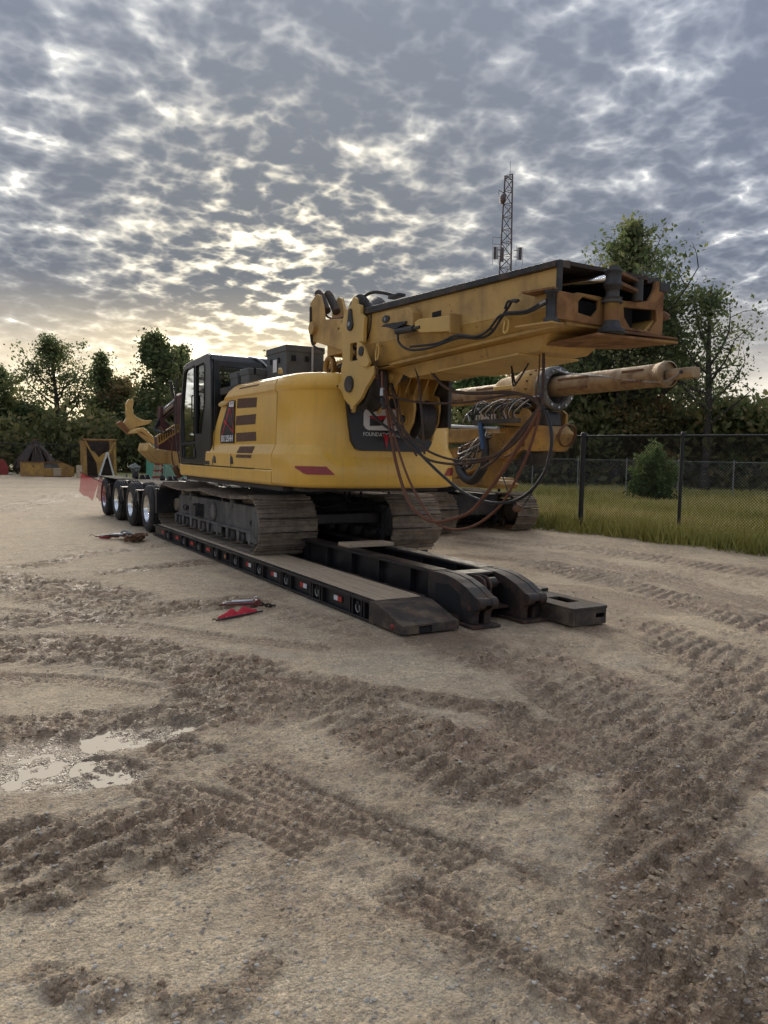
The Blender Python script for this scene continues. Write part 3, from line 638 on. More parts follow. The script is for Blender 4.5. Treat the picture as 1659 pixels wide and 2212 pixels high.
    for i, y in enumerate((17.4, 19.0, 20.6)):
        for sx in (-1, 1):
            xc = 4.98 + sx * .98
            b = MB(); b.box(xc - .22, xc + .22, y - .16, y + .16, .80, .86); b.box(xc - .2, xc - .14, y - .14, y - .06, .55, .80); b.box(xc - .2, xc + .2, y - .05, y + .05, .62, .80)
            bb = b.build('fender_bracket', 'trailer_black', T, .006)
            MB().tube(cr([(xc - .25, y - .1, .78), (xc - .3, y - .12, .6), (xc - .26, y - .06, .48), (xc - .2, y, .46)]), .016, 6).build('air_hose', 'hose_black', bb)
    m = MB(); m.box(3.82, 4.32, 19.9, 22.3, 1.0, 1.02); m.build('fender_top', 'deck_matt', T, .004)
    for y in (16.6, 18.2, 19.8, 21.4):
        MB().cyl((3.95, y, .5), (6.0, y, .5), .07, n=12).build('axle', 'trailer_black', T)
    # wheels: tyre and polished rim; copies share the meshes
    def tyre():
        pr = [(.29, .02), (.31, .0), (.40, -.004), (.455, .01), (.485, .035)]
        for g in (.08, .135, .19): pr += [(.50, g - .022), (.50, g - .010), (.488, g - .008), (.488, g + .008), (.50, g + .010)]
        pr += [(.50, .235), (.485, .25), (.44, .275), (.31, .27), (.29, .25)]
        return MB().lathe(pr, (0, 0, 0), (1, 0, 0), 44).mesh('tyre')
    def rim():
        m = MB().lathe([(.295, .015), (.285, .03), (.27, .045), (.262, .10), (.20, .125), (.17, .115), (.115, .115), (.112, .06), (.07, .045), (.0, .042)], (0, 0, 0), (1, 0, 0), 36)
        for k in range(10):
            a = 2 * pi * k / 10; m.cyl((.115, .145 * cos(a), .145 * sin(a)), (.085, .145 * cos(a), .145 * sin(a)), .014, n=6)
        return m.mesh('rim')
    tm, rm = tyre(), rim(); tm.materials.append(MAT['rubber']); rm.materials.append(MAT['chrome'])
    for y in (16.6, 18.2, 19.8, 21.4):
        for x, rz in ((3.80, 0), (4.10, 0), (6.16, pi), (5.86, pi)):
            wr = piece('wheel', tm, T, (x, y, .499), (0, 0, rz)); c = piece('rim', rm, wr, (x, y, .499)); c.location = (0, 0, 0)
    return T
def tread_plate(parent, xr, yr, zf, avoid=None):
    m = MB(); i = 0; y = yr[0]
    while y < yr[1]:
        x = xr[0] + (.018 if i % 2 else 0)
        while x < xr[1]:
            if not (avoid and avoid[0] < x < avoid[1] and avoid[2] < y < avoid[3]):
                d = .011; e = .004 if i % 2 else -.004
                z = zf(y); m.add([(x - d, y - e, zf(y - e)), (x, y - .0035, z + .0035), (x + d, y + e, zf(y + e)), (x, y + .0035, z + .0035)], [(0, 1, 2, 3)])
            x += .036
        y += .018; i += 1
    m.build('tread_pattern', 'nose_plate', parent, kind='stuff')
TRAILER = build_trailer()
# ------------------------------------------------------------------ drilling rig on the trailer
RX = 5.42
def build_crawler(parent, x0, name_label, w=.92, zb=.236, y0=10.33, y1=16.15, R=.405, mats=('frame_grey', 'track_steel'), pitch=.19, detail=True):
    """track frame (part) with shoes, rollers, sprocket as sub-parts; x0 is the outer-left edge"""
    zc = zb + R; ya, yb = y0 + R, y1 - R; xm = x0 + w / 2
    f = MB(); fx0, fx1 = x0 + .17, x0 + w - .17
    zt, zm = zc + .27, zc - .13
    f.prism([(ya - .10, zm), (yb - .62, zm), (yb - .62, zt - .05), (yb - .75, zt - .02), (ya + .2, zt), (ya - .02, zt - .02), (ya - .14, zc + .05)], 'X', fx0, fx1)
    f.prism([(ya - .10, zm - .02), (yb - .62, zm - .02), (yb - .62, zm + .025), (ya - .10, zm + .025)], 'X', fx0 - .06, fx0 + .02)
    fr = f.build('crawler', mats[0], parent, .012, label=name_label)
    n = 66
    # shoe loop with a sagging upper run
    path = []
    L1 = yb - ya
    for t in np.linspace(0, 1, 200, endpoint=False): path.append((ya + L1 * t, zb))
    for t in np.linspace(-90, 90, 80, endpoint=False): path.append((yb + R * cos(radians(t)), zc + R * sin(radians(t))))
    for t in np.linspace(0, 1, 200, endpoint=False):
        sag = -.05 * (1 - (abs((t * 2) % 1 - .5) * 2) ** 2) if 0 < t < 1 else 0
        path.append((yb - L1 * t, zc + R + sag))
    for t in np.linspace(90, 270, 80, endpoint=False): path.append((ya + R * cos(radians(t)), zc + R * sin(radians(t))))
    P = np.array(path + [path[0]]); seg = np.hypot(*np.diff(P, axis=0).T); cum = np.concatenate([[0], np.cumsum(seg)])
    n = int(round(cum[-1] / pitch)); pt = cum[-1] / n
    sm = MB(); h = pt * .5
    pr = [(-h * .94, 0.0), (h * .94, 0.0), (h * .94, -.010), (h * .92, -.046), (h * .80, -.046), (h * .70, -.012), (h * .16, -.012), (h * .07, -.034), (-h * .07, -.034), (-h * .16, -.012), (-h * .70, -.012), (-h * .80, -.046), (-h * .92, -.046), (-h * .94, -.010)]
    sm.prism([(a, b) for a, b in pr], 'X', -w / 2, w / 2)
    for sx in (-.11, .11): sm.box(sx - .022, sx + .022, -h * .9, h * .9, .001, .085)
    for sx in (-.16, -.09, .09, .16): sm.box(sx - .014, sx + .014, -h * .5, -h * .18, -.0205, -.013)
    me = sm.mesh('track_shoe'); me.materials.append(MAT[mats[1]])
    rng = random.Random(4)
    for k in range(n):
        s = (k + .5) * pt; y = np.interp(s, cum, P[:, 0]); z = np.interp(s, cum, P[:, 1])
        ya_, za_ = np.interp(s - .03, cum, P[:, 0]), np.interp(s - .03, cum, P[:, 1]); yb_, zb_ = np.interp(s + .03, cum, P[:, 0]), np.interp(s + .03, cum, P[:, 1])
        ang = math.atan2(zb_ - za_, yb_ - ya_)
        piece('track_shoe', me, fr, (xm + rng.uniform(-.006, .006), y, z), (ang + rng.uniform(-.012, .012), 0, 0))
    rm = MB().lathe([(0, -.30), (.10, -.30), (.115, -.27), (.115, -.19), (.085, -.18), (.085, .18), (.115, .19), (.115, .27), (.10, .30), (0, .30)], (0, 0, 0), (1, 0, 0), 16).mesh('roller'); rm.materials.append(MAT[mats[0]])
    for k in range(9):
        y = ya + .30 + k * (L1 - .85) / 8; piece('roller', rm, fr, (xm, y, zb + .155), scale=(w / .92, 1, 1))
        if detail:
            MB().prism([(y - .07, zm - .02), (y + .07, zm - .02), (y + .05, zb + .13), (y + .03, zb + .10), (y - .03, zb + .10), (y - .05, zb + .13)], 'X', fx0 - .055, fx0 - .02).build('roller_bracket', mats[0], fr, .004)
    for y in (ya + .25 * L1, ya + .72 * L1): piece('carrier_roller', rm, fr, (xm, y, zc + R - .155), scale=(w / .92, .8, .8))
    dr = MB().lathe([(0, -.36), (.15, -.36), (.20, -.34), (.235, -.30), (.24, -.1), (.30, -.08), (R - .07, -.07), (R - .05, .07), (.30, .08), (.24, .1), (.235, .3), (0, .3)], (0, 0, 0), (1, 0, 0), 30).mesh('drive_sprocket'); dr.materials.append(MAT[mats[0]])
    piece('drive_sprocket', dr, fr, (xm, ya, zc), scale=(w / .92, 1, 1))
    idm = MB().lathe([(0, -.2), (.12, -.2), (.14, -.1), (R - .12, -.09), (R - .05, -.08), (R - .05, .08), (R - .12, .09), (.14, .1), (.12, .2), (0, .2)], (0, 0, 0), (1, 0, 0), 30).mesh('idler'); idm.materials.append(MAT[mats[1]])
    piece('idler', idm, fr, (xm, yb, zc))
    return fr, (fx0, zm, zt, ya, yb, zc)

def cw_plan(inset, n=44):
    a, b, yc, ex = 1.36 - inset, 1.05 - inset, 10.15, 3.3
    out = []
    for i in range(n + 1):
        t = pi * i / n; c, s = cos(t), sin(t)
        out.append((RX - a * math.copysign(abs(c) ** (2 / ex), c), yc - b * abs(s) ** (2 / ex)))
    return out
def cw_z(z, x):
    """the belt line of the counterweight dips below the rear panel"""
    k = max(0.0, min(1.0, (1.10 - abs(x - RX)) / .28)); k = k * k * (3 - 2 * k)
    return z - .15 * k if 1.68 < z < 1.9 else z
LEV = [(1.262, .10), (1.268, .05), (1.285, .015), (1.32, .0), (1.70, .0), (1.725, .006), (1.825, .052), (1.85, .060), (2.56, .078), (2.585, .066), (2.61, .045), (2.70, .058), (2.765, .085), (2.80, .125), (2.815, .19)]

def build_rig():
    T = thing('drilling_rig', 'large yellow tracked drilling rig with folded mast, carried on the lowboy trailer', 'drilling rig', (RX, 12.7, .236))
    # ---------------- tracks
    fr, (fx0, zm, zt, ya, yb, zc) = build_crawler(T, 3.94, 'muddy steel crawler track on the left deck')
    pl = MB().lathe([(0, -.03), (.17, -.03), (.175, -.02), (.175, .0)], (fx0, 12.93, zc + .06), (1, 0, 0), 26)
    for k in range(14):
        a = 2 * pi * k / 14; pl.cyl((fx0 - .04, 12.93 + .145 * cos(a), zc + .06 + .145 * sin(a)), (fx0 - .02, 12.93 + .145 * cos(a), zc + .06 + .145 * sin(a)), .014, n=6)
    pl.build('bolted_plate', 'frame_grey', fr)
    for y in (10.9, 14.55):
        MB().tube([(fx0 - .02 - .03 * abs(cos(t)) * 0 - .03, y + .09 * cos(t), zc + .02 + .05 * sin(t)) for t in np.linspace(0, 2 * pi, 18, endpoint=False)], .016, 6, True).build('tow_eye', 'steel_dark', fr)
        MB().box(fx0 - .05, fx0 + .01, y - .1, y - .07, zc - .01, zc + .05).build('eye_lug', 'steel_dark', fr, .004)
    st = MB(); st.box(fx0 - .16, fx0 + .0, 13.5, 13.75, zc - .07, zc - .04); st.box(fx0 - .16, fx0 - .13, 13.5, 13.75, zc - .04, zc + .12); st.box(fx0 - .13, fx0, 13.5, 13.53, zc - .04, zc + .15); st.box(fx0 - .13, fx0, 13.72, 13.75, zc - .04, zc + .15)
    st.build('step', 'steel_dark', fr, .005)
    gr = MB(); gr.tube([(fx0 + .02, 12.0, zt - .02), (fx0 + .02, 12.02, zt + .09), (fx0 + .02, 12.5, zt + .09), (fx0 + .02, 12.52, zt - .02)], .022, 6); gr.build('guard_loop', 'frame_grey', fr)
    for y in (10.95, 12.6):
        MB().prism([(y - .22, zb_ := zm - .14), (y + .22, zb_), (y + .25, zm - .02), (y - .25, zm - .02)], 'X', fx0 - .05, fx0 - .03).build('chain_guide', 'frame_grey', fr, .006)
    build_crawler(T, 6.16, 'muddy steel crawler track overhanging the right deck', detail=False)
    MB().box(RX - 1.27, RX + 1.27, 10.05, 10.3, 1.3, 2.74).build('seam_light_block', 'seal_shade', T)  # black box added behind the seam to keep light out of the gap
    # ---------------- car body and turntable
    m = MB(); m.prism([(11.3, .62), (14.2, .62), (13.9, 1.02), (11.6, 1.02)], 'X', 4.6, 6.4); m.box(4.75, 6.25, 10.9, 14.4, .62, .78)
    m.build('car_body', 'steel_dark', T, .02)
    m = MB().cyl((RX, 12.7, 1.02), (RX, 12.7, 1.20), .62, n=32).cyl((RX, 12.7, 1.08), (RX, 12.7, 1.15), .70, n=32); m.build('turntable', 'steel_dark', T)
    m = MB(); m.box(4.16, 6.7, 10.0, 14.8, 1.19, 1.27); m.box(4.3, 6.5, 9.6, 10.0, 1.2, 1.27); m.build('revolving_frame', 'steel_dark', T, .01)
    for k, (x, y) in enumerate(((4.9, 11.0), (5.2, 11.15), (5.6, 10.9))):
        MB().tube(cr([(x, y, 1.2), (x + .1, y + .1, 1.0), (x + .5, y + .3, .86), (x + .9, y + .2, .95), (x + 1.0, y + .3, 1.1)]), .02, 6).build('belly_hose', 'hose_black', T)
    # ---------------- counterweight
    secs = []
    for z, ins in LEV:
        secs.append([(x, y, cw_z(z, x)) for x, y in cw_plan(ins)])
    m = MB(); n = len(secs[0])
    V = [p for s in secs for p in s]; f = []
    for i in range(len(secs) - 1):
        for k in range(n - 1): f.append((i * n + k, i * n + k + 1, (i + 1) * n + k + 1, (i + 1) * n + k))
    m.add(V, f, True); m.add(secs[-1], [tuple(range(n))]); m.add(secs[0], [tuple(reversed(range(n)))])
    for i in range(len(secs) - 1):
        a, b, c, d = secs[i][0], secs[i][-1], secs[i + 1][-1], secs[i + 1][0]; m.add([a, b, c, d], [(0, 1, 2, 3)])
    CW = m.build('counterweight', 'paint', T)
    def patch(name, mat, x0, x1, z0f, z1f, inset, out=.006, k=12, parent=CW):
        a, b, yc, ex = 1.36 - inset + out, 1.05 - inset + out, 10.15, 3.3
        V = []; q = MB()
        for i in range(k + 1):
            x = x0 + (x1 - x0) * i / k; u = min(1, abs(x - RX) / a); y = yc - b * (1 - u ** ex) ** (1 / ex)
            V += [(x, y, z0f(i / k)), (x, y, z1f(i / k))]
        q.add(V, [(2 * i, 2 * i + 2, 2 * i + 3, 2 * i + 1) for i in range(k)], True)
        return q.build(name, mat, parent)
    patch('tail_reflector', 'lens_red', 4.135, 4.56, lambda t: 1.53 - .085 * min(1, t * 5), lambda t: 1.555 - .0 - .115 * max(0, (t - .75)) / .25 * .9, 0.0)
    patch('tail_reflector', 'lens_red', 6.34, 6.72, lambda t: 1.44 + .05 * 0, lambda t: 1.555 - .10 * max(0, .25 - t) / .25, 0.0)
    ef = MB().tube([(4.16 + .0, 10.11 + .045 * cos(t), 2.83 + .06 * sin(t)) for t in np.linspace(0, pi, 10)], .02, 8); ef.build('lifting_eye', 'paint_light', CW)
    # rear panel with emblem and lettering
    py = 9.145
    dp = MB().prism([(4.70, 2.50), (4.79, 1.90), (4.85, 1.80), (4.93, 1.775), (5.93, 1.775), (6.02, 1.80), (6.08, 1.90), (6.14, 2.50)], 'Y', py, py + .06); D = dp.build('rear_panel', 'decal_black', T, .004, label='black rear panel with white emblem and lettering')
    ly = py - .003
    def flat(name, mat, poly, z=0.0, holes=()): MB().prism(poly, 'Y', ly - .003 - z, ly - z, holes).build(name, mat, D)
    flat('emblem', 'decal_white', [(5.02, 2.335), (5.52, 2.35), (5.62, 2.35), (5.62, 2.06), (5.04, 2.055), (5.0, 2.075), (4.965, 2.12), (4.965, 2.28), (4.985, 2.32)], 0, [[(5.06, 2.25), (5.32, 2.25), (5.24, 2.12), (5.06, 2.11)], [(5.38, 2.13), (5.50, 2.19), (5.50, 2.13)]])
    flat('emblem_star', 'decal_red', [(5.03, 2.235), (5.33, 2.262), (5.20, 2.16), (5.12, 2.21)], .0035); flat('emblem_bar', 'decal_red', [(4.98, 2.352), (5.62, 2.372), (5.62, 2.36), (4.98, 2.342)], .0035)
    flat('emblem_spike', 'decal_red', [(5.27, 2.02), (5.36, 1.98), (5.33, 1.80)], .0035); flat('emblem_top', 'decal_red', [(5.26, 2.37), (5.34, 2.37), (5.34, 2.43), (5.26, 2.43)], .0035)
    me = text_mesh('FOUNDATION EQUIPMENT', .88, .062, 'lettering'); me.materials.append(MAT['decal_white']); piece('lettering', me, D, (4.965, ly - .0005, 1.965), (radians(90), 0, 0))
    # ---------------- engine housing (left side panels)
    def yfront(z): return float(np.interp(z, [1.26, 1.5, 2.48, 2.56, 2.62, 2.70, 2.765, 2.80, 2.815], [13.36, 13.34, 12.88, 12.55, 12.32, 12.2, 12.02, 11.94, 11.90]))
    LH = [(1.49, .016)] + [l for l in LEV if l[0] > 1.52]
    secs = []
    for z, ins in LH:
        xl, xr = RX - 1.36 + ins, RX + 1.36 - ins; yf = yfront(z)
        secs.append([(xl, 10.178, z), (xr, 10.178, z), (xr, yf, z), (xl, yf, z)])
    H = MB().loft(secs, smooth=False).build('engine_housing', 'paint', T, .004)
    X0 = RX - 1.36
    def xz(z): return X0 + float(np.interp(z, [l[0] for l in LEV], [l[1] for l in LEV]))
    def side_quad(name, mat, pts, parent=H, out=.004, th=.010):
        V = [(xz(z) - out, y, z) for y, z in pts] + [(xz(z) - out + th, y, z) for y, z in pts]; n = len(pts)
        MB().add(V, [tuple(range(n)), tuple(reversed(range(n, 2 * n)))] + [(i, (i + 1) % n, n + (i + 1) % n, n + i) for i in range(n)]).build(name, mat, parent)
    for a in ([(11.80, 2.57), (10.95, 2.545), (10.97, 2.40), (11.83, 2.42)], [(11.85, 2.30), (10.97, 2.30), (10.99, 2.15), (11.87, 2.15)], [(11.83, 2.03), (10.95, 2.035), (10.93, 1.90), (11.81, 1.89)]):
        side_quad('vent_grille', 'grille', a)
    V = [(xz(z) - .004, y, z) for y, z in [(11.60, 1.815), (10.94, 1.818), (10.94, 1.73), (10.98, 1.64), (11.66, 1.64), (11.63, 1.73)]]
    MB().add(V, [(0, 1, 2, 5), (5, 2, 3, 4)]).build('vent_grille', 'grille', H)
    V = [(xz(z) - .005, y, z) for y, z in [(11.72, 2.715), (10.86, 2.715), (10.80, 2.79), (11.58, 2.79)]]
    MB().add(V, [(0, 1, 2, 3)]).build('vent_grille', 'grille', H)
    for y0, z0, y1, z1 in ((11.90, 1.50, 11.90, 1.70), (11.90, 1.86, 11.905, 2.56), (11.905, 2.62, 11.91, 2.79), (12.87, 1.50, 12.86, 2.46)):
        MB().bar((xz(z0) - .001, y0, z0), (xz(z1) - .001, y1, z1), .012, .006, (1, 0, 0)).build('panel_gap', 'seal_shade', H)
    MB().box(X0 - .001, X0 + .02, 10.90, 14.86, 1.483, 1.492).build('skirt_gap', 'seal_shade', H)
    # decal with model number
    dz = [(12.60, 2.08), (12.55, 2.16), (12.20, 2.60), (12.03, 2.63), (11.92, 2.62), (11.915, 1.87), (12.58, 1.87), (12.62, 1.92)]
    V = [(xz(z) - .004 - (.012 if z < 2.56 else 0), y, z) for y, z in dz]
    V = [(X0 + .052 + (z - 1.87) * .012, y, min(z, 2.555)) for y, z in dz]
    Dc = MB().add(V, [tuple(range(len(V)))]).build('side_decal', 'decal_black', H, label='black side decal with red pattern and white model number')
    def sx(z): return X0 + .048 + (z - 1.87) * .012
    def dflat(name, mat, pts, k=0): MB().add([(sx(z) - .001 * k, y, z) for y, z in pts], [tuple(range(len(pts)))]).build(name, mat, Dc)
    dflat('red_stripe', 'decal_red', [(12.57, 1.93), (12.54, 1.93), (12.12, 2.42), (12.18, 2.44)]); dflat('red_stripe', 'decal_red', [(12.14, 2.44), (12.10, 2.44), (11.93, 2.05), (11.93, 2.13)], 1)
    dflat('red_stripe', 'decal_red', [(12.42, 2.22), (12.38, 2.26), (11.93, 2.02), (11.93, 2.07)], 2); dflat('red_stripe', 'decal_red', [(12.02, 2.46), (11.97, 2.46), (11.93, 2.36), (11.93, 2.42)], 1)
    dflat('badge', 'decal_white', [(12.17, 2.46), (12.15, 2.54), (11.93, 2.54), (11.93, 2.45)], 3); dflat('badge_mark', 'decal_red', [(12.11, 2.525), (12.04, 2.525), (12.07, 2.48)], 4); dflat('badge_mark', 'decal_black', [(12.02, 2.525), (11.97, 2.525), (12.0, 2.48)], 4)
    me = text_mesh('EK125HH', .58, .105, 'model_number', bold=.02); me.materials.append(MAT['decal_white'])
    piece('model_number', me, Dc, (X0 + .0475, 12.53, 1.895), (radians(90), 0, radians(-90)))
    for y in (12.77, 11.89):
        hb = MB().box(X0 + .004, X0 + .03, y - .075, y + .075, 1.535, 1.685).build('door_latch', 'steel_dark', H, .01); MB().box(X0 - .004, X0 + .006, y - .035, y + .035, 1.555, 1.665).build('latch_handle', 'frame_grey', hb, .008)
    MB().loft([[(X0 + .03 + a * .9, 12.44 + .22 * cos(t) * k, 2.52 + .05 * sin(t) * k + dz_) for t in np.linspace(0, 2 * pi, 14, endpoint=False)] for a, k, dz_ in ((.12, .9, .02), (.02, 1, .0), (-.01, .8, -.01), (-.02, .4, -.012))]).build('grab_pocket', 'paint_light', H)
    # skirt below the cab and housing
    sk = [(X0 + .05, 1.262), (X0 + .015, 1.275), (X0, 1.31), (X0 - .002, 1.465), (X0 + .012, 1.481), (X0 + .6, 1.481), (X0 + .6, 1.262)]
    S = MB().prism(sk, 'Y', 10.178, 14.86).build('side_skirt', 'paint', T, .006)
    MB().prism([(a if a < X0 + .5 else X0 + .6, z) for a, z in sk], 'Y', 14.861, 14.90).build('skirt_end', 'paint', S, .015)
    MB().box(RX + .8, RX + 1.36, 10.165, 14.86, 1.262, 1.9).build('right_housing', 'paint', T, .02)
    # ---------------- cab
    cx0, cx1 = 4.07, 5.26
    C = thing_part('cab', T)
    outl = [(14.88, 1.50), (14.93, 2.2), (14.88, 2.75), (14.68, 3.30), (14.55, 3.37), (13.20, 3.425), (13.06, 3.38), (13.0, 3.15), (12.98, 2.3), (13.05, 1.50)]
    w1 = [(14.78, 1.90), (14.82, 2.5), (14.62, 3.20), (14.52, 3.25), (13.98, 3.285), (13.98, 2.1), (13.95, 1.92)]
    w2 = [(13.86, 2.05), (13.86, 3.26), (13.42, 3.28), (13.34, 3.2), (13.36, 2.6), (13.55, 2.05)]
    w3 = [(14.74, 1.60), (14.76, 1.84), (13.97, 1.86), (13.97, 1.60)]
    MB().prism(outl, 'X', cx0, cx0 + .055, [w1, w2, w3]).build('door_side', 'cab_black', C, .012)
    for nm, w in (('door_glass', w1), ('quarter_glass', w2), ('lower_glass', w3)):
        cy = sum(p[0] for p in w) / len(w); cz = sum(p[1] for p in w) / len(w)
        MB().add([(cx0 + .022, y + (y - cy) * .02, z + (z - cz) * .02) for y, z in w], [tuple(range(len(w)))]).build(nm, 'glass', C)
        MB().tube([(cx0 - .002, y, z) for y, z in w], .011, 5, True).build('window_seal', 'seal_shade', C)
    MB().prism(outl, 'X', cx1 - .055, cx1, [w1, w2]).build('right_side', 'cab_black', C)
    MB().add([(cx1 - .03, y, z) for y, z in w1], [tuple(range(len(w1)))]).build('side_glass', 'glass', C)
    MB().add([(cx1 - .03, y, z) for y, z in w2], [tuple(range(len(w2)))]).build('side_glass', 'glass', C)
    MB().prism([(13.0, 3.30), (13.06, 3.39), (13.2, 3.435), (14.55, 3.385), (14.72, 3.30), (14.6, 3.27), (13.2, 3.32)], 'X', cx0 + .02, cx1 - .02).build('roof', 'cab_black', C, .015)
    MB().prism([(cx0 + .056, 1.5), (cx1 - .056, 1.5), (cx1 - .056, 3.30), (cx0 + .056, 3.30)], 'Y', 12.985, 13.03, [[(cx0 + .24, 2.3), (cx1 - .10, 2.3), (cx1 - .10, 3.16), (cx0 + .18, 3.19), (cx0 + .15, 3.12)]]).build('rear_wall', 'cab_black', C, .01)
    MB().add([(cx0 + .14, 13.01, 2.29), (cx1 - .09, 13.01, 2.29), (cx1 - .09, 13.01, 3.2), (cx0 + .14, 13.01, 3.2)], [(0, 1, 2, 3)]).build('rear_glass', 'glass_rear', C)
    MB().prism([(cx0 + .056, 1.5), (cx1 - .056, 1.5), (cx1 - .056, 2.05), (cx0 + .056, 2.05)], 'Y', 14.82, 14.86).build('front_panel', 'cab_black', C)
    MB().hexa([(cx0 + .06, 14.88, 2.06), (cx1 - .06, 14.88, 2.06), (cx1 - .06, 14.885, 2.065), (cx0 + .06, 14.885, 2.065), (cx0 + .06, 14.66, 3.28), (cx1 - .06, 14.66, 3.28), (cx1 - .06, 14.665, 3.285), (cx0 + .06, 14.665, 3.285)]).build('windscreen', 'glass', C)
    MB().box(cx0 + .056, cx1 - .056, 13.04, 14.81, 1.5, 1.56).build('cab_floor', 'interior', C)
    se = MB(); se.box(4.36, 4.84, 13.55, 14.05, 1.95, 2.08); se.prism([(13.42, 2.05), (13.58, 2.05), (13.46, 2.72), (13.34, 2.72)], 'X', 4.36, 4.84); se.prism([(13.34, 2.74), (13.44, 2.74), (13.40, 2.96), (13.31, 2.96)], 'X', 4.46, 4.74); se.box(4.4, 4.8, 13.6, 14.0, 1.56, 1.95)
    se.build('seat', 'interior', C, .03)
    co = MB(); co.box(4.2, 4.32, 13.7, 14.3, 1.9, 2.2); co.box(4.88, 5.0, 13.7, 14.3, 1.9, 2.2); co.tube([(4.26, 14.2, 2.2), (4.26, 14.25, 2.4)], .02); co.tube([(4.94, 14.2, 2.2), (4.94, 14.25, 2.4)], .02); co.build('console', 'interior', C, .02)
    MB().tube([(cx0 - .03, 13.95, 2.75), (cx0 - .05, 13.95, 2.72), (cx0 - .05, 13.95, 2.35), (cx0 - .03, 13.95, 2.32)], .013, 6).build('grab_handle', 'steel_dark', C)
    MB().box(cx0 - .02, cx0 + .0, 13.88, 13.96, 1.62, 1.78).build('door_lock', 'steel_dark', C, .008)
    MB().tube(cr([(4.07, 14.95, 1.5), (4.02, 15.02, 2.0), (4.02, 15.02, 3.0), (4.05, 14.95, 3.15)]), .014, 6).build('mirror_rail', 'steel_dark', C)
    mi = MB().prism([(3.93, 3.10), (4.0, 3.09), (4.045, 2.80), (4.0, 2.77)], 'Y', 15.2, 15.26).build('mirror', 'cab_black', C, .015); MB().tube([(4.0, 15.23, 2.95), (4.05, 15.02, 2.95)], .012).build('mirror_arm', 'steel_dark', mi)
    MB().tube(cr([(4.78, 13.1, 3.40), (4.95, 13.0, 3.36), (5.1, 12.9, 3.2), (5.2, 12.75, 3.02)]), .018, 6).build('roof_cable', 'steel_bright', C)
    # ---------------- things fixed on top of the housing
    def lidbox(name, x0, x1, y0, y1, z0, z1, label):
        b = MB().box(x0, x1, y0, y1, z0, z1).build(name, 'grey_box', T, .012, label=label)
        MB().box(x0 - .012, x1 + .012, y0 - .012, y1 + .012, z1 - .085, z1 + .012).build('lid', 'grey_box', b, .01)
        return b
    g = lidbox('storage_box', 4.50, 5.12, 10.72, 11.5, 2.80, 3.32, 'large grey lidded steel box on the engine deck')
    for x in (4.58, 4.80): MB().box(x, x + .07, 10.704, 10.712, 3.10, 3.18).build('socket', 'seal_shade', g)
    for y in (10.95, 11.25): MB().box(4.484, 4.492, y, y + .08, 3.08, 3.16).build('socket', 'seal_shade', g)
    MB().box(4.484, 4.49, 11.05, 11.2, 2.95, 3.14).build('notice', 'decal_white', g); MB().box(4.9, 4.93, 10.69, 10.705, 2.82, 3.33).build('strap', 'alu', g)
    for y, h in ((12.25, 3.03), (11.75, 3.05)):
        b = lidbox('battery_box', 4.22, 4.66, y - .2, y + .16, 2.80, h - .02, 'small grey box on the engine deck'); MB().box(4.3, 4.34, y - .214, y - .21, h - .1, h).build('clasp', 'seal_shade', b)
    MB().lathe([(.0, .30), (.1, .29), (.2, .24), (.25, .12), (.26, 0), (.26, -.2)], (4.75, 12.6, 2.75), (0, 0, 1), 26).build('air_filter', 'grey_box', T)
    MB().box(4.2, 6.6, 10.2, 12.9, 2.70, 2.812).build('engine_deck', 'steel_dark', T)
    # ---------------- boom base behind the plate
    bm = MB(); bm.prism([(9.2, 2.85), (12.6, 2.75), (12.6, 3.05), (9.2, 3.14)], 'X', 5.15, 5.65); bm.build('boom', 'paint_mast', T, .02)
    for k in range(5):
        MB().tube(cr([(4.95 + .05 * k, 9.3, 3.02 - .03 * k), (5.0 + .05 * k, 9.9, 3.0 - .02 * k), (5.0 + .06 * k, 10.6, 2.9)]), .02, 6).build('boom_hose', 'hose', T)
    MB().lathe([(.16, -.03), (.16, .03), (.10, .03), (.10, -.03), (.16, -.03)], (4.82, 9.9, 2.94), (1, 0, 0), 18).build('guide_ring', 'paint_old', T)
    # ---------------- link arm at the back of the mast
    la = MB(); lp = [(10.44, 3.91), (10.23, 4.01), (10.14, 3.98), (10.05, 3.82), (10.0, 3.62), (9.53, 3.56), (9.0, 3.5), (9.0, 3.03), (9.72, 3.2), (10.27, 3.34), (10.37, 3.3), (10.43, 3.67)]
    la.prism(lp, 'X', 4.75, 4.80); la.prism(lp, 'X', 5.10, 5.15); la.box(4.80, 5.10, 9.05, 9.95, 3.10, 3.50)
    A = la.build('link_arm', 'paint_mast', T, .01)
    MB().cyl((4.70, 10.27, 3.53), (5.2, 10.27, 3.53), .062, n=18).build('pin', 'steel_dark', A)
    MB().cyl((4.69, 10.27, 3.53), (4.75, 10.27, 3.53), .09, n=18).build('pin_boss', 'paint_mast', A)
    for x, d in ((4.86, .0), (5.0, -.03)):
        MB().tube([(x, 10.40 + d, 4.06), (x, 10.33 + d, 4.02), (x, 10.1 + d, 3.76)], .06, 10).build('stop_lug', 'brown_dark', A)
    MB().tube(cr([(4.74, 10.4, 3.85), (4.73, 10.36, 3.5), (4.74, 10.3, 3.3), (4.8, 10.1, 3.2)]), .018, 6).build('arm_hose', 'hose_black', A)
    MB().tube(cr([(4.85, 10.2, 3.76), (4.85, 10.02, 3.66), (4.85, 9.75, 3.60), (4.85, 9.4, 3.60)]), .016, 6).build('arm_hose', 'hose', A)
